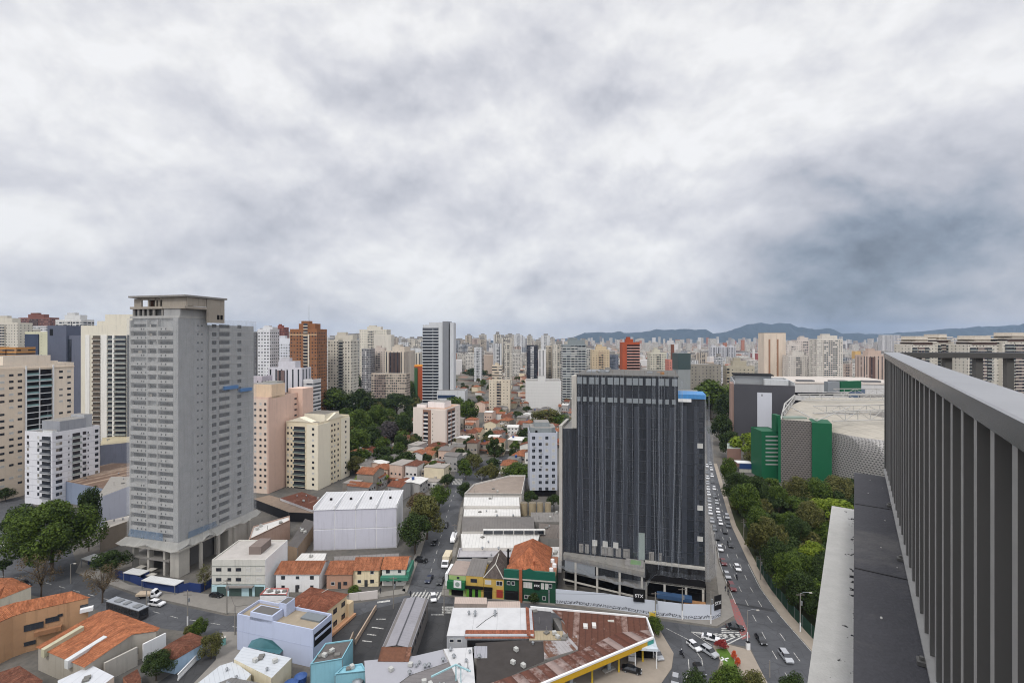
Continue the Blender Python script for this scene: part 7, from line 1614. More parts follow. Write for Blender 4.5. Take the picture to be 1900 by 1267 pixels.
# houses that fill the low quarter in the middle distance
TANKM = [MB().cyl(0, 0, -.5, 1.0, .65, .75, 10).mesh("water_tank", m) for m in (plain("blue_tank", (44, 72, 128), .5), plain("asbestos_tank", (150, 150, 146), .8), CONCL)]
def house_fill():
    rr = random.Random(12)
    walls = {"white": paint((214, 212, 208)), "cream": paint((212, 200, 174)), "grey": paint((160, 158, 156)), "pinkish": paint((206, 180, 164)), "stained": paint((150, 142, 132), .25, .9, .35)}
    roofs = {"orange tiled": ORANGE2, "brown tiled": BROWNT, "rust tiled": RUSTT, "grey sheet": GROOF, "white sheet": WSHEET, "flat concrete": paint((150, 144, 138), .2)}
    def poly_in(x, y, P):
        c = False
        for i in range(len(P)):
            (x1, y1), (x2, y2) = P[i], P[i - 1]
            if (y1 > y) != (y2 > y) and x < (x2 - x1) * (y - y1) / (y2 - y1) + x1: c = not c
        return c
    roads = [AV_L + AV_R[::-1], [(x - 5, y) for x, y in ST_L] + [(x + 5, y) for x, y in ST_R[::-1]], [(835, 868), (905, 848), (980, 832), (1005, 836), (930, 868), (908, 908), (852, 900)]]
    zones = [([(648, 905), (648, 850), (700, 800), (880, 795), (900, 735), (1062, 735), (1062, 800), (980, 870), (845, 905), (742, 935), (640, 925)], 190, "between side street and corner block"),
             ([(500, 735), (1062, 735), (1062, 690), (500, 690)], 75, "beyond the park trees"), ([(1265, 760), (1420, 700), (1660, 690), (1660, 672), (1265, 680)], 30, "beyond the black clad building")]
    for P, n, where in zones:
        x0, x1, y0, y1 = min(p[0] for p in P), max(p[0] for p in P), min(p[1] for p in P), max(p[1] for p in P); k = tries = 0
        while k < n and tries < n * 60:
            tries += 1; x, y = rr.uniform(x0, x1), y1 - (y1 - y0) * rr.random() ** .8
            if not poly_in(x, y, P) or any(poly_in(x, y, q) for q in roads): continue
            p = G(x, y); w, d = rr.uniform(6, 10), rr.uniform(7, 12)
            if any((p.x - ox) ** 2 + (p.y - oy) ** 2 < (r + w * .5) ** 2 for ox, oy, r in OCC): continue
            wn, rn = rr.choice(list(walls)), rr.choices(list(roofs), (30, 16, 10, 14, 10, 16))[0]; he = rr.choice((3.2, 5.8, 6.0, 6.4, 9.0)); kind = 'f' if rn == "flat concrete" else ('x' if 'sheet' in rn else rr.choice('xyhh'))
            house("town_house", f"{wn} house with {rn} roof {where}", p.x, p.y, R(rr.choice((-15, 75, -8, -22))), w, d, he, he + (w if kind == 'y' else d) * .2 * (.4 if 'sheet' in rn else 1), kind, walls[wn], roofs[rn], f"{wn} houses with {rn} roofs {where}", 3 if y > 740 else 0)
            if rr.random() < .4: link("water_tank", TANKM[rr.randrange(3)], bpy.data.objects[COL.objects[-1].name].parent if COL.objects[-1].parent else COL.objects[-1], (w * rr.uniform(.2, .7), d * rr.uniform(.3, .8), he + (.35 if kind == 'f' else .9)))
            if rr.random() < .45: MB().box(-.6, w + .6, -3.2, -.9, 2.3, 2.5).build("porch_roof", rr.choice(list(roofs.values())), COL.objects[-1].parent or COL.objects[-1])
            OCC[-1] = (p.x, p.y, w * .5); k += 1
house_fill()

# ------------------------------------------------------------------ trees
def leaf_mat(name, c, c2):
    t = NT(name); g = t.n("ShaderNodeNewGeometry"); a = t.noise(t.n("ShaderNodeTexCoord").outputs["Object"], 3.2, 4, .6)
    r = g.outputs["Random Per Island"]; col = t.mix(t.ramp(t.m('ADD', t.m('MULTIPLY', a, .9), t.m('MULTIPLY', r, .35)), [(.35, 0.0), (.85, 1.0)]), lin(c), lin(c2))
    t.l(col, t.b.inputs["Base Color"]); t.b.inputs["Roughness"].default_value = .7; t.b.inputs["Specular IOR Level"].default_value = .15
    tr = t.n("ShaderNodeBsdfTranslucent"); t.l(col, tr.inputs[0]); ms = t.n("ShaderNodeMixShader"); ms.inputs[0].default_value = .22
    t.l(t.b.outputs[0], ms.inputs[1]); t.l(tr.outputs[0], ms.inputs[2]); t.l(ms.outputs[0], t.out.inputs[0]); return t.mat
LEAF = {"green": leaf_mat("green_leaves", (42, 58, 26), (92, 110, 44)), "dark": leaf_mat("dark_leaves", (32, 44, 25), (68, 84, 42)), "olive": leaf_mat("olive_leaves", (62, 66, 40), (108, 106, 58)), "lime": leaf_mat("lime_leaves", (76, 98, 28), (136, 150, 52)),
        "brown": leaf_mat("brown_leaves", (78, 68, 52), (112, 96, 72)), "mauve": leaf_mat("mauve_blossom", (66, 62, 62), (90, 84, 84)), "red": leaf_mat("red_leaves", (110, 36, 40), (150, 60, 56)), "orange": leaf_mat("orange_flowers", (180, 70, 40), (214, 100, 60))}
BARK = plain("bark", (84, 74, 64), .95, .1, 0, .3, 2)
CROWN = {}
def crown_mesh(kind, n, leaf, seed, lk):
    """leaf-sized faces spread through overlapping clumps; unit width radius 1, from z 0 to 1"""
    k = (kind, n, seed, lk)
    if k in CROWN: return CROWN[k]
    g = np.random.default_rng(seed); lob = []
    if kind == "round":
        lob.append((0, 0, .5, .62, .62, .38))
        for i in range(15):
            a = g.uniform(0, 6.28); r = g.uniform(.3, .74); z = g.uniform(.22, .78); s = g.uniform(.2, .36); lob.append((r * math.cos(a), r * math.sin(a), z, s, s, s * .62))
        for i in range(5):
            a = g.uniform(0, 6.28); r = g.uniform(.0, .4); lob.append((r * math.cos(a), r * math.sin(a), g.uniform(.74, .86), .28, .28, .14))
    elif kind == "flat":
        for i in range(20):
            a = g.uniform(0, 6.28); r = g.uniform(.0, .78); s = g.uniform(.2, .34); lob.append((r * math.cos(a), r * math.sin(a), .72 - .45 * r * r + g.uniform(-.1, .1), s, s, s * .5))
    elif kind == "tall":
        for i in range(16):
            z = g.uniform(.1, .92); a = g.uniform(0, 6.28); r = g.uniform(.1, .6) * math.sin(math.pi * min(z, .95)) ; s = g.uniform(.28, .45); lob.append((r * math.cos(a), r * math.sin(a), z, s, s, s * .3))
    elif kind == "bare":
        for i in range(22):
            a = g.uniform(0, 6.28); r = g.uniform(.1, .85); s = g.uniform(.12, .26); lob.append((r * math.cos(a), r * math.sin(a), g.uniform(.35, .95), s, s, s * .7))
    lob = np.array(lob); wt = (lob[:, 3] * lob[:, 5]) ** .8; wt /= wt.sum(); ii = g.choice(len(lob), n, p=wt); L = lob[ii]
    d = g.normal(size=(n, 3)); d /= np.linalg.norm(d, axis=1)[:, None]; rad = np.where(g.random(n) < .75, g.uniform(.82, 1.06, n), g.uniform(.3, .85, n))
    c = L[:, :3] + d * L[:, 3:6] * rad[:, None]
    nrm = d * .9 + g.normal(size=(n, 3)) * .55 + np.array([0, 0, .35]); nrm /= np.linalg.norm(nrm, axis=1)[:, None]
    t = np.cross(nrm, g.normal(size=(n, 3))); t /= np.linalg.norm(t, axis=1)[:, None]; b = np.cross(nrm, t)
    s = leaf * g.uniform(.6, 1.3, n)[:, None]; asp = np.array([1, 1, .5])
    v = np.stack([c - t * s * .5 * asp - b * s * .28 * asp, c + t * s * .1 * asp - b * s * .5 * asp, c + t * s * .6 * asp + b * s * .1 * asp, c + b * s * .5 * asp], 1).reshape(-1, 3)
    me = bpy.data.meshes.new("crown"); me.vertices.add(n * 4); me.vertices.foreach_set("co", v.astype(np.float32).ravel()); me.loops.add(n * 4); me.loops.foreach_set("vertex_index", np.arange(n * 4, dtype=np.int32))
    me.polygons.add(n); me.polygons.foreach_set("loop_start", np.arange(0, n * 4, 4, dtype=np.int32)); me.materials.append(LEAF[lk]); me.update(calc_edges=True); CROWN[k] = me; return me
TRUNK = {}
def trunk_mesh(seed, bare=False):
    if (seed, bare) in TRUNK: return TRUNK[(seed, bare)]
    g = random.Random(seed); b = MB(); b.tube([(0, 0, -.05), (.02, .01, .25), (.0, .03, .5)], [.045, .034, .028], 6)
    for i in range(9 if bare else 5):
        a = g.uniform(0, 6.28); r = g.uniform(.25, .55); z = g.uniform(.62, .9); z0 = g.uniform(.22, .48); m = (r * .5 * math.cos(a), r * .5 * math.sin(a), (z0 + z) / 2 - .03); e = (r * math.cos(a), r * math.sin(a), z); b.tube([(0, 0.01, z0), m, e], [.022, .015, .006], 5)
        if bare:
            for q in range(3): a2 = a + g.uniform(-.9, .9); b.tube([m, ((r + .25) * math.cos(a2), (r + .25) * math.sin(a2), z + g.uniform(-.05, .12))], [.009, .003], 4)
    TRUNK[(seed, bare)] = b.mesh("trunk", BARK); return TRUNK[(seed, bare)]
def tree(label, x, y, w, h, kind="round", lk="green", n=5000, leaf=.075, seed=0, name="tree", group=None, low=.14, cat="tree"):
    """w crown width, h height in metres"""
    root = empty(name, (x, y, 0), seed * 1.3); tag(root, label, cat, group)
    z0 = h * low; c = link("crown", crown_mesh(kind, n, leaf, 1 + seed % 4, lk), root, (0, 0, z0)); c.scale = (w * .56, w * .56, (h - z0) * 1.04)
    t = link("trunk", trunk_mesh(seed % 3, kind == "bare"), root); t.scale = (w * .55, w * .55, h * .98); OCC.append((x, y, w * .38)); return root
def ptree(label, px, py, wpx, top, kind="round", lk="green", n=5000, leaf=.075, seed=0, **kw):
    p = G(px, py); tree(label, p.x, p.y, wpx * p.y / F, max(2.5, hz(top, p.y)), kind, lk, n, leaf, seed, **kw)
ptree("largest tree, a broad green crown beside the raw grey tower", 96, 1064, 142, 930, "round", "green", 20000, .045, 1, low=.08); ptree("round green tree at the left of the broad crown by the left road", 40, 1030, 66, 938, "round", "dark", 6000, .07, 2); ptree("green tree squeezed between broad crown and lilac white building", 165, 1022, 40, 905, "round", "dark", 6000, .07, 3)
ptree("small dense tree beside the site shed below the raw tower", 206, 1070, 60, 1022, "round", "dark", 5000, .08, 1, low=.2); ptree("nearly bare brown tree at the left road", 76, 1112, 60, 1030, "bare", "brown", 1300, .05, 0); ptree("nearly bare brown tree on the pavement before the bus", 190, 1118, 66, 1052, "bare", "brown", 1500, .05, 1)
ptree("thin yellowing tree by the navy hoarding corner", 380, 1096, 30, 1052, "bare", "olive", 1500, .07, 2); ptree("dark shrub left of the white apartment block on the left road", 10, 930, 30, 905, "round", "dark", 2500, .1, 1)
ptree("round clipped bush in the villa garden at the cross street", 369, 1186, 30, 1146, "round", "green", 5000, .08, 0, low=.05, cat="bush", name="bush"); ptree("dense tree in front of the blue bungalow", 290, 1262, 58, 1208, "round", "dark", 8000, .06, 2, low=.1); ptree("shaggy garden hedge tree beside the bungalow roof", 392, 1222, 40, 1176, "round", "olive", 5000, .07, 3, low=.02); ptree("small palm like plant at the photo's left edge", 6, 1076, 28, 1036, "flat", "dark", 900, .16, 1, low=.3); ptree("low garden bushes left of the clipped round bush", 352, 1182, 26, 1160, "round", "olive", 3000, .09, 2, low=.02, name="bush", cat="bush")
for i, (x, y, w, t, k, l, lab) in enumerate(((616, 775, 76, 720, "round", "green", "big round green tree below the cream tower's grey balcony stack"), (668, 778, 56, 722, "round", "dark", "dark green tree right of the big round one below the cream tower"), (737, 775, 62, 726, "flat", "dark", "domed very dark tree in front of the long beige block"), (834, 790, 84, 734, "flat", "green", "wide bright green tree behind the white corner block"), (868, 792, 40, 742, "round", "green", "tree right of the wide bright one behind the white corner block"),
        (668, 812, 52, 760, "round", "green", "park tree behind the cream gabled block, upper"), (700, 800, 44, 752, "round", "green", "park tree below the domed dark tree"), (664, 852, 54, 796, "round", "green", "park tree right of the cream gabled block, lower"), (690, 838, 44, 790, "round", "dark", "shaded park tree right of the lower one"), (722, 826, 46, 782, "round", "mauve", "mauve blossoming tree in the middle park"), (752, 820, 40, 770, "round", "dark", "dark tree at the white corner block's left edge"), (744, 846, 36, 806, "round", "dark", "small dark tree left below the white corner block"),
        (660, 880, 40, 846, "round", "olive", "olive tree at the cream gabled block's foot"), (716, 872, 40, 846, "round", "dark", "round dark tree among red roofs below the middle park"), (770, 880, 34, 856, "round", "olive", "olive tree among red roofs"), (790, 868, 26, 842, "round", "dark", "dark bush tree beside the villa with overhanging roof"), (878, 872, 34, 842, "round", "olive", "grey green tree by the far crossing"), (690, 900, 70, 880, "flat", "lime", "low yellow green hedge along the cream gabled block's yard"),
        (770, 1028, 62, 954, "round", "dark", "dark tree right of the panel warehouse front"), (792, 1000, 74, 922, "round", "olive", "olive tree at the panel warehouse's right corner"), (814, 950, 44, 900, "round", "green", "green street tree near the far crossing"), (776, 950, 50, 915, "round", "brown", "brownish bare tree over the panel warehouse roof"), (830, 905, 28, 880, "round", "dark", "small dark tree at the far crossing"), (862, 925, 30, 896, "round", "dark", "dark tree at the terrace building's left end"), (958, 888, 52, 858, "round", "green", "tree behind the stained terraces"), (976, 828, 36, 794, "round", "dark", "dark tree left of the grey hotel roof"), (918, 862, 34, 816, "bare", "dark", "thin tall tree beside the far crossing"), (1012, 800, 60, 760, "round", "olive", "olive brown tree behind the grey hotel roof"), (1042, 800, 46, 768, "round", "green", "green tree between hotel and netted block"), (985, 945, 30, 908, "flat", "dark", "palm clump above the round tanks"), (1028, 948, 30, 916, "flat", "dark", "palm clump right of the round tanks"),
        (900, 752, 40, 742, "round", "dark", "dark trees in front of the two column cream tower"), (935, 755, 40, 738, "round", "dark", "dark tree at the foot of the dotted cream tower"), (760, 742, 30, 706, "round", "green", "tree behind the long beige block's right end"), (655, 735, 40, 690, "round", "dark", "tree right of the cream tower with grey balconies"), (880, 705, 50, 682, "flat", "dark", "dark tree right of the grey banded tower podium"), (1125, 690, 50, 672, "flat", "dark", "tree mass just over the netted block roof"))):
    ptree(lab, x, y, w, t, k, l, 3600 if y < 880 else 5500, .095 if y < 880 else .075, i)
RT = [(1316, 778, 88, 704, "round", "green", "large green tree behind the blue tarpaulin"), (1346, 792, 46, 730, "round", "dark", "dark tree left of the black clad building"), (1338, 828, 44, 770, "round", "dark", "very dark tree between blue tarpaulin and black clad building"), (1352, 850, 40, 800, "round", "dark", "shaded tree near the brick gatehouse"), (1392, 862, 66, 800, "flat", "lime", "lime green tree left of the green annex"), (1404, 872, 46, 834, "round", "olive", "darker tree below the lime one left of the green annex"),
      (1352, 912, 36, 850, "round", "green", "first street tree at the far end of the park row"), (1366, 940, 46, 876, "round", "dark", "second street tree of the park row beside the avenue"), (1384, 975, 56, 896, "round", "green", "third street tree of the park row beside the avenue"), (1408, 950, 48, 884, "round", "dark", "park tree behind the third street tree"), (1425, 1046, 66, 962, "round", "olive", "large olive tree of the park row beside the avenue"), (1404, 1010, 52, 940, "round", "green", "park row tree above the large olive one"), (1446, 950, 40, 900, "round", "green", "park tree left of the green pavilion roof"), (1442, 1090, 60, 1000, "round", "dark", "dark tree over the park fence"), (1462, 1110, 60, 1026, "round", "green", "green tree nearest the park fence"), (1484, 1145, 60, 1060, "round", "dark", "nearest dark park tree by the fence"),
      (1480, 940, 50, 884, "round", "olive", "olive park tree before the stadium skin"), (1512, 944, 56, 888, "round", "green", "park tree at the green entrance pillar's foot"), (1556, 940, 64, 884, "round", "olive", "park tree below the curved stadium skin"), (1600, 940, 60, 890, "round", "dark", "park tree beside the balcony ledge top"), (1546, 985, 90, 922, "flat", "lime", "wide yellow green park tree above the pale cornice"), (1500, 1000, 56, 930, "round", "olive", "brownish park tree left of the wide yellow green one"), (1480, 1020, 44, 962, "round", "dark", "dark park tree in the middle of the park"), (1512, 1060, 60, 1004, "flat", "lime", "bright lime tree touching the cornice edge"), (1530, 1110, 60, 1030, "round", "dark", "dark tree at the cornice edge"), (1496, 1090, 50, 1030, "round", "green", "green tree left below the bright lime tree"), (1530, 1180, 60, 1090, "round", "dark", "lowest dark tree beside the cornice"), (1460, 1000, 40, 950, "round", "green", "fresh green tree behind the olive row tree")]
for i, (x, y, w, t, k, l, lab) in enumerate(RT): ptree(lab, x, y, w, t, k, l, 5500 if y > 870 else 3600, .075 if y > 870 else .095, i)
for i, (x, y, w, t, l, lab) in enumerate(((1290, 1340, 70, 1246, "dark", "bushy tree cut by the bottom edge left on the traffic island"), (1352, 1330, 80, 1236, "green", "bushy tree cut by the bottom edge in the middle of the traffic island"), (1398, 1330, 60, 1246, "olive", "bushy tree cut by the bottom edge right on the traffic island"), (1470, 1330, 50, 1250, "dark", "small tree cut by the bottom edge beside the avenue"))): ptree(lab, x, y, w, t, "round", l, 7000, .06, i, low=.1)
ptree("round bush at the corner of the filling station", 1212, 1178, 38, 1144, "round", "green", 4500, .08, 1, low=.05, name="bush", cat="bush"); ptree("dark red hedge at the tip of the traffic island", 1338, 1204, 26, 1196, "flat", "red", 2600, .1, 1, low=.02, name="bush", cat="bush"); ptree("orange flowering shrub along the island lawn", 1362, 1225, 11, 1210, "round", "orange", 900, .14, 1, low=.02, name="bush", cat="bush"); ptree("second orange flowering shrub nearer the bottom edge", 1369, 1238, 11, 1222, "round", "orange", 900, .14, 2, low=.02, name="bush", cat="bush"); ptree("bushy shrub by the cream house garden wall", 656, 1108, 26, 1086, "round", "green", 2500, .1, 2, low=.02, name="bush", cat="bush"); ptree("potted shrubs before the dark green building", 990, 1120, 22, 1100, "round", "dark", 2000, .1, 2, low=.02, name="bush", cat="bush")
def tree_fill():
    rr = random.Random(31)
    for (x0, x1, y0, y1, n, where) in ((470, 1060, 688, 760, 110, "between towers and red roofs"), (660, 980, 770, 900, 60, "among the red roofs"), (1270, 1640, 664, 720, 30, "beyond the black clad building"), (1345, 1590, 895, 1200, 60, "inside the park under the stadium"), (640, 775, 745, 880, 90, "in the middle park"), (0, 460, 690, 860, 16, "between towers on the left")):
        k = t = 0
        while k < n and t < 2500:
            t += 1; x, y = rr.uniform(x0, x1), rr.uniform(y0, y1); p = G(x, y); w = rr.uniform(6, 11) if 'middle' not in where else rr.uniform(9, 15)
            if 'inside' in where and x < np.interp(y, [895, 975, 1046, 1093, 1143, 1204], [1352, 1374, 1410, 1438, 1476, 1530]): continue
            if 'inside' in where and x > np.interp(y, [930, 945, 1200], [1600, 1560, 1510]) + 20: continue
            if any((p.x - ox) ** 2 + (p.y - oy) ** 2 < (r * (.8 if 'inside' in where or 'park' in where else 1) + w * .2) ** 2 for ox, oy, r in OCC): continue
            lk = rr.choice(("green", "dark", "dark", "olive")); tree(f"small {lk if lk != 'green' else 'fresh green'} tree {where}", p.x, p.y, w, rr.uniform(6, 11) if 'middle' not in where else rr.uniform(10, 14), rr.choice(("round", "flat", "round")), lk, 1400, .15, k, name="small_tree", group=f"small {lk} trees {where}"); k += 1
tree_fill()
def park_beyond():
    rr = random.Random(44); k = 0
    for t in range(900):
        if k >= 34: break
        x, y = rr.uniform(95, 190), rr.uniform(105, 215)
        if x < 92 + (215 - y) * .1 or any((x - ox) ** 2 + (y - oy) ** 2 < (r * .8 + 2) ** 2 for ox, oy, r in OCC): continue
        lk = rr.choice(("green", "dark", "olive")); tree(f"small {lk if lk != 'green' else 'fresh green'} tree inside the park under the stadium", x, y, rr.uniform(8, 12), rr.uniform(8, 12), "round", lk, 1400, .15, k, name="small_tree", group=f"small {lk} trees inside the park under the stadium"); k += 1
park_beyond()
def park_hedge():
    P = [G(x, y) for x, y in ((1404, 1050), (1430, 1093), (1468, 1142), (1522, 1200))]; o = empty("park_fence", tuple(P[0])); tag(o, "dark green mesh fence along the park pavement", "fence")
    m = plain("green_fence_mesh", (40, 66, 54), .8, .2, 0, .3, 1.0)
    for a, b in zip(P, P[1:]):
        d = (b - a).normalized(); n = Vector((-d.y, d.x, 0)) * .1; a, b = a - P[0], b - P[0]; MB().prism([(a.x, a.y), (b.x, b.y), (b.x + n.x, b.y + n.y), (a.x + n.x, a.y + n.y)], .1, 3.4).build("fence_panel", m, o)
    for p, d in along(P, 4): q = p - P[0]; MB().cyl(q.x, q.y, .1, 3.6, .06, .06, 6).build("post", STEEL, o)
park_hedge()
for x, y, z, lab in ((1478, 918, 4, "green corrugated pavilion roof farther in the park"), (1500, 950, 4, "green corrugated pavilion roof nearer in the park")): poly_bld("park_pavilion", lab, "pavilion", [(x - 20, y + 4), (x + 22, y + 3), (x + 18, y - 8), (x - 16, y - 7)], z, paint((206, 186, 160)), corrugated("green_pavilion_roof", (60, 130, 104), 1.0, None, 0, .6, .3))

# ------------------------------------------------------------------ vehicles
CARG = make_glass("car_glass", (30, 33, 38), .06, .8); TYRE = plain("tyre_rubber", (26, 26, 27), .9, .15); RIMM = plain("wheel_rim", (150, 152, 156), .35, .5, .5); LAMPF = plain("headlamp_lens", (200, 204, 208), .2, .6); LAMPR = plain("tail_lamp_lens", (130, 26, 24), .3, .5)
def carpaint(n, c): return plain("car_paint_" + n, c, .28, .6, 0, .03)
PAINTS = {"white": carpaint("white", (222, 222, 224)), "black": carpaint("black", (28, 29, 32)), "silver": carpaint("silver", (166, 168, 172)), "grey": carpaint("grey", (92, 95, 100)), "dark red": carpaint("red", (98, 34, 38)), "dark blue": carpaint("blue", (36, 44, 66))}
CARM = {}
def car_shapes(kind):
    """side profiles (y along the length, z): lower body and glasshouse; front at -y"""
    if kind == "suv": return 4.5, 1.84, [(-2.22, .42), (-2.25, .78), (-2.05, .95), (-1.15, 1.06), (2.1, 1.10), (2.24, .95), (2.25, .45)], [(-1.15, 1.07), (-.45, 1.62), (1.75, 1.66), (2.12, 1.10)]
    if kind == "sedan": return 4.5, 1.76, [(-2.22, .36), (-2.25, .62), (-2.0, .76), (-1.05, .88), (1.55, .95), (2.2, .92), (2.25, .42)], [(-1.05, .89), (-.25, 1.40), (.95, 1.42), (1.75, .95)]
    return 4.0, 1.72, [(-1.97, .38), (-2.0, .66), (-1.8, .82), (-1.0, .93), (1.8, .98), (1.97, .9), (2.0, .42)], [(-1.0, .94), (-.25, 1.46), (1.35, 1.48), (1.88, .98)]
def car_mesh(kind, col, lod):
    k = (kind, col, lod)
    if k in CARM: return CARM[k]
    L, Wd, low, up = car_shapes(kind); w = Wd / 2
    def loft(b, prof, w0, w1, z0, z1, m):
        P = []
        for y, z in prof: f = (z - z0) / max(1e-3, z1 - z0); hw = w0 + (w1 - w0) * max(0, min(1, f)); P.append(((-hw, y, z), (hw, y, z)))
        for (a, c), (d, e) in zip(P, P[1:]): b.face([a, c, e, d], m)
        b.face([q[0] for q in P][::-1], m); b.face([q[1] for q in P], m)
    body = MB(); zs = [p[1] for p in low]; loft(body, low + [], w, w * .96, min(zs), max(zs), 0); body.face([(-w, low[0][0], low[0][1]), (-w, low[-1][0], low[-1][1]), (w, low[-1][0], low[-1][1]), (w, low[0][0], low[0][1])], 0)
    (a, za), (c, zc), (d, zd), (e, ze) = up; rw = w * .74
    body.face([(-rw, c, zc), (rw, c, zc), (rw, d, zd), (-rw, d, zd)], 0)
    body.box(-w * .3, w * .3, L / 2 - .03, L / 2 + .03, .55, .7, 1)
    for s in (-1, 1): # pillars
        body.face([(s * w * .955, .35, ze - .02), (s * w * .955, .5, ze - .02), (s * rw * 1.004, .42, zd), (s * rw * 1.004, .3, zd)], 0)
    glass = MB(); gw = w * .95
    glass.face([(-gw, a, za), (gw, a, za), (rw, c, zc), (-rw, c, zc)], 0); glass.face([(-gw, e, ze), (-rw, d, zd), (rw, d, zd), (gw, e, ze)], 0); glass.face([(-gw, a, za), (-rw, c, zc), (-rw, d, zd), (-gw, e, ze)], 0); glass.face([(gw, a, za), (gw, e, ze), (rw, d, zd), (rw, c, zc)], 0)
    wh = MB(); r = .33; n = 12
    A = [(-.1, r * math.cos(6.283 * i / n), r * math.sin(6.283 * i / n)) for i in range(n)]; B_ = [(.1, p[1], p[2]) for p in A]
    for i in range(n): wh.face([A[i], B_[i], B_[(i + 1) % n], A[(i + 1) % n]], 0)
    wh.face(A, 0); wh.face(B_[::-1], 0)
    for s in (-1, 1): wh.face([(s * .105, p[1] * .62, p[2] * .62) for p in A][::s], 1)
    CARM[k] = (body.mesh("car_body", [PAINTS[col], BLACKM]), glass.mesh("car_window", CARG), wh.mesh("wheel", [TYRE, RIMM]), L, w); return CARM[k]
def car(label, px, py, rz, kind="hatch", col="white", parts=True, group=None, z=.03, pos=None):
    p = pos or G(px, py); body, glass, wh, L, w = car_mesh(kind, col, 0)
    r = empty("car", (p.x, p.y, z), rz); tag(r, label, "car", group); link("car_body", body, r); link("car_window", glass, r)
    for s in (-1, 1):
        for y in (-L * .31, L * .30): link("wheel", wh, r, (s * (w - .09), y, .33))
    if parts:
        for s in (-1, 1):
            o = MB().box(s * w * .72 - .17, s * w * .72 + .17, -L / 2 - .03, -L / 2 + .12, .58, .72); o.build("headlight", LAMPF, r)
            MB().box(s * w * .78 - .13, s * w * .78 + .13, L / 2 - .12, L / 2 + .03, .62, .82).build("tail_light", LAMPR, r)
    return r
AVD = R(-9)   # avenue heading: cars on it face the viewer's side
def avd(py): return R(-4 - max(0, min(1, (1200 - py) / 300)) * 14)
for (x, y, k, c, lab) in ((1458, 1222, "suv", "silver", "silver estate car nearest the viewer on the wide avenue"), (1412, 1190, "hatch", "black", "black hatchback just past the red cycle path on the avenue"), (1358, 1092, "suv", "dark red", "dark red car with pale roof last in the left lane queue"), (1368, 1056, "hatch", "white", "white car alone in the middle lane abreast of the queue"), (1349, 1070, "hatch", "silver", "silver hatchback second from the front of the left lane queue"), (1342, 1045, "sedan", "dark red", "dark red sedan ahead of the silver hatchback in the queue"), (1336, 1020, "hatch", "white", "white hatchback in the left lane below the two black cars"),
                          (1355, 1013, "hatch", "black", "black car farthest right in the lane by the park row"), (1330, 999, "sedan", "black", "black sedan at the netted block's edge in the left lane"), (1345, 988, "hatch", "black", "black hatchback in the middle lane behind the white jam"), (1326, 983, "hatch", "grey", "grey car close to the netted block's edge"), (1337, 972, "hatch", "white", "white car in the middle lane below two others"), (1351, 976, "sedan", "grey", "dark grey car in the right lane of the jam"), (1349, 961, "suv", "silver", "silver car leading the right lane of the jam"), (1321, 968, "hatch", "silver", "silver car beside the netted block in the jam"), (1334, 961, "hatch", "silver", "silver car between two white ones in the jam"), (1332, 950, "hatch", "white", "white car at the jam's far middle"), (1318, 953, "hatch", "white", "white car just above the silver one beside the netted block")):
    car(lab, x, y, avd(y) if y > 1000 else R(-18), k, c, y > 1000)
for i, (x, y, c) in enumerate(((1317, 942, "white"), (1330, 934, "silver"), (1316, 930, "silver"), (1315, 918, "white"), (1326, 922, "grey"), (1314, 908, "white"), (1325, 908, "white"), (1313, 898, "silver"), (1322, 896, "black"), (1313, 888, "white"), (1321, 884, "white"), (1312, 878, "grey"), (1320, 872, "white"), (1312, 866, "white"), (1318, 862, "silver"))):
    car(f"small {c} car far up the crowded avenue at the netted block's edge", x, y, R(-18), "hatch", c, False, f"small {c} cars far up the avenue")
for (x, y, rz, k, c, lab) in ((1364, 1167, 80, "sedan", "black", "black car turning across the striped crossing by the cycle path"), (1319, 1187, 62, "sedan", "white", "white sedan turning beside the hatched road triangle"), (1288, 1202, 22, "hatch", "white", "white car in the outer lane of the slip road"), (1316, 1213, 30, "suv", "silver", "silver car beside the island hedge on the slip road"), (1298, 1246, 4, "hatch", "black", "black car on the slip road beside the island bushes"), (1253, 1266, -22, "hatch", "silver", "silver car cut by the bottom edge on the slip road"), (1220, 1218, 8, "hatch", "silver", "pale silver car parked beside the white wash bay"), (1172, 1246, 70, "sedan", "black", "dark car in shadow under the yellow fascia"),
                              (827, 977, -3, "hatch", "black", "black car farthest along the tree lined street"), (806, 1009, -7, "hatch", "black", "black car halfway along the tree lined street"), (796, 1077, -8, "sedan", "dark blue", "dark blue car left of two near the zebra crossing"), (817, 1081, -4, "hatch", "black", "black car right of two near the zebra crossing"), (804, 1112, 12, "hatch", "white", "white car standing on the zebra crossing"), (782, 1042, 75, "suv", "black", "dark car turning out under the street trees"), (907, 877, -30, "hatch", "white", "white car at the far crossing, lower"), (911, 871, -30, "hatch", "white", "white car at the far crossing, upper"), (928, 858, -60, "hatch", "white", "white car beyond the far crossing beside dark wall"),
                              (291, 1123, 78, "suv", "white", "white car driving behind the bus on the cross street"), (402, 1107, 80, "hatch", "black", "black hatchback parked before the three storey grey block"), (8, 1014, 70, "hatch", "white", "white car at the photo's left edge on the left road"), (40, 1027, 60, "hatch", "grey", "grey car under the broad green crown on the left road"), (46, 1086, 60, "hatch", "black", "dark car behind the white walled hip roofed house")):
    car(lab, x, y, R(rz), k, c, y > 950)
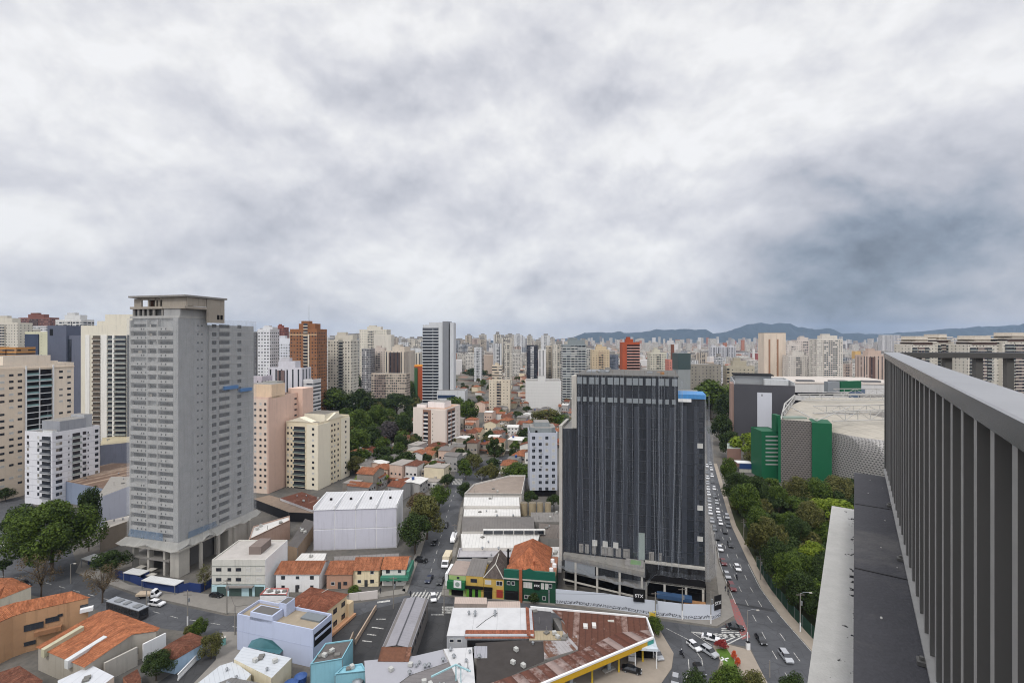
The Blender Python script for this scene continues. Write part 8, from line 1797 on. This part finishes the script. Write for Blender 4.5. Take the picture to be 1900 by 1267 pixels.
def van(label, px, py, rz, L=5.4, w=1.95, h=2.3, box=None, name="van", cat="van"):
    p = G(px, py); r = empty(name, (p.x, p.y, .03), R(rz)); tag(r, label, cat); W = PAINTS["white"]; y0 = -L / 2
    b = MB()
    prof = [(y0, .45), (y0 - .05, .95), (y0 + .55, 1.15), (y0 + 1.1, h - .3 if not box else 2.1), (y0 + 1.5, h if not box else 2.25), (L / 2 if not box else y0 + 2.0, h if not box else 2.25), (L / 2 if not box else y0 + 2.0, .45)]
    P = [((-w / 2, y, z), (w / 2, y, z)) for y, z in prof]
    for (a, c), (d, e) in zip(P, P[1:] + P[:1]): b.face([a, c, e, d])
    b.face([q[0] for q in P][::-1]); b.face([q[1] for q in P]); b.build("cab" if box else "van_body", W, r)
    g = MB(); g.face([(-w * .44, y0 + .56, 1.22), (w * .44, y0 + .56, 1.22), (w * .42, y0 + 1.05, h - .42 if not box else 2.0), (-w * .42, y0 + 1.05, h - .42 if not box else 2.0)]);
    gl = g.build("windscreen", CARG, r); gl.location = (0, -.03, .03)
    for s in (-1, 1): MB().box(s * w / 2 - .012, s * w / 2 + .012, y0 + 1.1, y0 + 1.9, 1.25, 1.8).build("side_window", CARG, r)
    if box: MB().box(-w / 2 - .1, w / 2 + .1, y0 + 2.1, L / 2, .9, h).build("cargo_box", box, r); MB().box(-.5, .5, y0 + .2, L / 2 - .1, .5, .89).build("chassis", BLACKM, r)
    wh = car_mesh("suv", "white", 0)[2]
    for s in (-1, 1):
        for y in (y0 + .9, L / 2 - 1.0): link("wheel", wh, r, (s * (w / 2 - .1), y, .34))
van("white van parked along the tree lined street beside the orange fence", 842, 1003, -3); van("truck with white cab and beige box on the tree lined street", 829, 1046, -5, 7.5, 2.2, 3.2, paint((206, 194, 170)), "box_truck", "truck"); van("white tow truck with beige load bed behind the white car on the cross street", 276, 1108, 95, 6.2, 2.0, 1.5, paint((176, 160, 140)), "tow_truck", "truck")
def bus():
    p = G(236, 1140); r = empty("city_bus", (p.x, p.y, .03), R(-21)); tag(r, "grey roofed dark city bus waiting behind the orange villa", "bus"); L, w = 14.0, 2.6
    MB().box(-L / 2, L / 2, -w / 2, w / 2, .35, 3.0).build("bus_body", plain("bus_dark", (52, 50, 52), .4, .5), r); MB().box(-L / 2 - .05, L / 2 + .05, -w / 2 - .05, w / 2 + .05, 3.01, 3.2).build("roof", paint((150, 154, 160), .1), r)
    for i in range(9): MB().box(-L / 2 + .6 + i * 1.45, -L / 2 + 1.8 + i * 1.45, -w / 2 - .02, -w / 2 - .001, 1.4, 2.6).build("window", CARG, r)
    for x, l in ((-4.5, 2.2), (-.6, 1.4), (3.6, 2.0)): MB().box(x, x + l, -.8, .8, 3.21, 3.5).build("roof_unit", STEEL, r)
    MB().box(L / 2 + .001, L / 2 + .02, -1.1, 1.1, 1.3, 2.7).build("windscreen", CARG, r); wh = car_mesh("suv", "white", 0)[2]
    for x in (-4.2, 3.9):
        for s in (-1, 1): o = link("wheel", wh, r, (x, s * (w / 2 - .12), .48), R(90)); o.scale = (1.4, 1.4, 1.4)
bus()
def motorbike(label, px, py, rz):
    p = G(px, py); r = empty("motorcycle", (p.x, p.y, .025), R(rz)); tag(r, label, "motorcycle"); ring = MB(); n = 14
    ring.tube([(0, .3 * math.cos(6.283 * i / n), .3 * math.sin(6.283 * i / n)) for i in range(n + 1)], .06, 5); me = ring.mesh("wheel", TYRE)
    for y in (-.65, .65): link("wheel", me, r, (0, y, .36))
    b = MB(); b.tube([(0, -.65, .36), (0, -.4, .95)], .04, 5); b.tube([(0, .65, .36), (0, .1, .45), (0, -.35, .7)], .07, 5); b.box(-.13, .13, -.35, .05, .55, .95); b.build("frame", BLACKM, r); MB().box(-.14, .14, .05, .7, .8, .92).build("saddle", TYRE, r); MB().tube([(-.35, -.3, 1.02), (0, -.42, 1.0), (.35, -.3, 1.02)], .025, 5).build("handlebar", BLACKM, r)
    person("rider in dark jacket and white helmet on the motorcycle " + ("beside the forecourt" if "slip" in label else "in the queue"), p, R(rz), True)
def person(label, p, rz, seated=False, z=.02):
    o_me = bpy.data.meshes.new("person"); k = .42 if seated else .9
    v = [(0, .2, .95 + (-.02 if seated else 0)), (0, .18, 1.25), (0, .1 if seated else .2, 1.45), (0, .08 if seated else .2, 1.55), (0, .07 if seated else .2, 1.68), (0, .07 if seated else .2, 1.78)]; rad = [.15, .16, .14, .06, .10, .08]; e = [(i, i + 1) for i in range(5)]
    for s in (-1, 1):
        b = len(v)
        if seated: v += [(s * .12, .18, .93), (s * .17, -.18, .82), (s * .16, -.02, .42), (s * .16, -.16, .38)]; v += [(s * .2, .1, 1.42), (s * .28, -.08, 1.18), (s * .3, -.3, 1.05), (s * .3, -.36, 1.04)]
        else: v += [(s * .1, .2, .9), (s * .11, .16 * s + .2, .5), (s * .11, .2 + .22 * s, .1), (s * .11, .1 + .22 * s, .05)]; v += [(s * .2, .2, 1.43), (s * .26, .2 - .1 * s, 1.15), (s * .26, .12 - .18 * s, .9), (s * .26, .1 - .18 * s, .82)]
        rad += [.09, .075, .05, .05, .06, .05, .04, .04]; e += [(0, b), (b, b + 1), (b + 1, b + 2), (b + 2, b + 3), (2, b + 4), (b + 4, b + 5), (b + 5, b + 6), (b + 6, b + 7)]
    o_me.from_pydata([(x, y, zz - .0) for x, y, zz in v], e, []); o_me.materials.append(plain("dark_clothes", (50, 52, 60), .9, .1))
    o = bpy.data.objects.new("person", o_me); COL.objects.link(o); o.location = (p.x, p.y, z); o.rotation_euler = (0, 0, rz); tag(o, label, "person")
    m = o.modifiers.new("skin", 'SKIN'); sv = o_me.skin_vertices[0].data
    for q, r_ in zip(sv, rad): q.radius = (r_, r_)
    sv[0].use_root = True; o.modifiers.new("sub", 'SUBSURF').render_levels = 1
    h = v[5]; b = MB(); b.cyl(h[0], h[1], 1.66, 1.80, .12, .09, 8).build("helmet" if seated else "hair", WHITE if seated else BLACKM, o)
motorbike("motorcycle on the slip road beside the filling station forecourt", 1265, 1217, 20); motorbike("motorcycle between the two lanes of the avenue queue", 1367, 1074, -10)
for x, y, lab in ((1347, 1098, "pedestrian on the avenue pavement by the netted block"), (1352, 1105, "pedestrian near the red cycle path"), (1388, 1186, "pedestrian beside the island's pole"), (706, 1102, "pedestrian under the green wrapped awning"), (762, 1108, "pedestrian at the zebra crossing's kerb")): person(lab, G(x, y), R(30), z=.14)

# ------------------------------------------------------------------ poles and wires
def pole(label, px, py, top, arms=2, lamp=False, white=False, r=.14, name="utility_pole", rz=0.0):
    p = G(px, py); h = hz(top, p.y); o = empty(name, (p.x, p.y, 0), rz); tag(o, label, "pole")
    MB().cyl(0, 0, 0, h, r * 1.2, r * .8, 8).build("shaft", paint((132, 128, 122)), o)
    for k in range(arms): MB().box(-1.1, 1.1, -.06, .06, h - .5 - k * .9, h - .36 - k * .9).build("crossarm", paint((110, 104, 98)), o)
    if arms: MB().cyl(.35, 0, h - 3.2, h - 2.2, .26, .26, 8).build("transformer", STEEL, o)
    if lamp: MB().tube([(0, 0, h - .1), (.9, -.4, h + .5), (1.9, -.8, h + .6)], .06, 5).build("lamp_arm", STEEL, o); MB().box(1.8, 2.5, -1.1, -.75, h + .5, h + .68).build("lamp_head", CONCL, o)
    if white: MB().cyl(0, 0, .05, 2.6, r * 1.26, r * 1.2, 8).build("white_base_paint", WHITE, o)
    return p, h
PO = [pole("utility pole with white base behind the villa garden", 348, 1160, 1094, 2, False, True), pole("utility pole before the three storey grey block", 421, 1139, 1074, 2), pole("grey lamp pole by the broad crown at the left road", 131, 1082, 1046, 0, True, name="street_lamp"), pole("utility pole at the bus on the cross street", 272, 1144, 1092, 1, False, True), pole("utility pole at the parking lot's top edge", 730, 1128, 1070, 1), pole("pole at the pale green corner shop", 824, 1138, 1090, 0),
      pole("pole with white base left of the netted block's hoarding middle", 1216, 1150, 1098, 1), pole("white based pole at the hoarding's right part", 1266, 1149, 1090, 1, False, True), pole("white based pole at the hoarding's avenue corner", 1319, 1157, 1096, 1, False, True), pole("lamp pole with white base on the park pavement", 1485, 1172, 1100, 1, True, True, name="street_lamp"), pole("dark traffic light pole beside the island tip", 1387, 1190, 1132, 0, True, True, .12, "traffic_light"), pole("thin pole at the bottom edge on the avenue", 1428, 1256, 1225, 0), pole("lamp pole at the netted block's avenue side", 1326, 1046, 1010, 0, True, name="street_lamp"), pole("utility pole with brackets over the park row", 1411, 1075, 1030, 2), pole("utility pole over the park fence's far end", 1380, 1000, 962, 2),
      pole("pole at the tree lined street's right kerb", 844, 1016, 972, 1), pole("lamp pole at the far crossing", 893, 895, 878, 1), pole("utility pole left of the white garage", 436, 1178, 1122, 0)]
def wire(label, a, b, dz=.6, r=.03):
    (p, h), (q, g) = a, b; A, B_ = Vector((p.x, p.y, h - .4)), Vector((q.x, q.y, g - .4)); pts = [A.lerp(B_, k / 8) - Vector((0, 0, dz * 4 * (k / 8) * (1 - k / 8))) for k in range(9)]
    tag(MB().tube(pts, r, 4).build("overhead_cable", BLACKM), label, "cable")
wire("overhead cable from the park fence's far pole to the park row pole", PO[14], PO[13]); wire("overhead cable from the park row pole down to the park pavement lamp", PO[13], PO[9]); wire("overhead cable between the two right hoarding poles", PO[7], PO[8]); wire("overhead cable between the two left hoarding poles", PO[6], PO[7]); wire("overhead cable from the bus pole to the villa garden pole", PO[3], PO[0]); wire("overhead cable from the villa garden pole to the grey block pole", PO[0], PO[1])
wire("overhead cable from the grey block pole to the pole before the white garage", PO[1], PO[17]); wire("overhead cable from the white garage pole across to the parking lot pole", PO[17], PO[4]); wire("overhead cable from the parking lot pole to the corner shop pole", PO[4], PO[5]); wire("overhead cable from the corner shop pole up the tree lined street", PO[5], PO[15]); wire("overhead cable along the tree lined street to the far crossing", PO[15], PO[16]); wire("overhead cable from the corner shop pole along the shop row", PO[5], PO[6])
for x, y, lab in ((1388, 1205, "white litter bin or kiosk at the island tip"),): 
    p = G(x, y); o = MB().box(-.4, .4, -.35, .35, .15, 1.9).build("street_box", WHITE, None, (p.x, p.y, 0)); tag(o, "white street box at the island tip beside the traffic light", "box"); MB().box(-.44, .44, -.39, .39, 1.91, 2.0).build("lid", DARK, o)
p = G(1344, 1224); o = empty("flower_bed_emblem", (p.x, p.y, .17)); tag(o, "white stone emblem laid in the island lawn", "emblem")
for a, l in ((20, 1.3), (110, .9), (200, 1.1), (300, .8)): MB().box(0, l, -.16, .16, .01, .08).build("stone", WHITE, o, None, R(a))

# ------------------------------------------------------------------ the air
def haze():
    b = MB(); b.box(-12900, 12900, -12900, 12900, -1.5, 420); o = b.build("haze", None) if False else link("haze", b.mesh("haze", []))
    m = bpy.data.materials.new("haze_air"); m.use_nodes = True; t = m.node_tree; t.nodes.clear(); out = t.nodes.new("ShaderNodeOutputMaterial"); v = t.nodes.new("ShaderNodeVolumePrincipled")
    v.inputs["Color"].default_value = (0.50, 0.66, 0.92, 1); v.inputs["Density"].default_value = HAZE; v.inputs["Anisotropy"].default_value = 0.2
    t.links.new(v.outputs[0], out.inputs["Volume"]); o.data.materials.clear(); o.data.materials.append(m); o["kind"] = "stuff"; o["label"] = "thin blue haze over the far city and hills"
HAZE = 5.5e-5
if HAZE: haze()
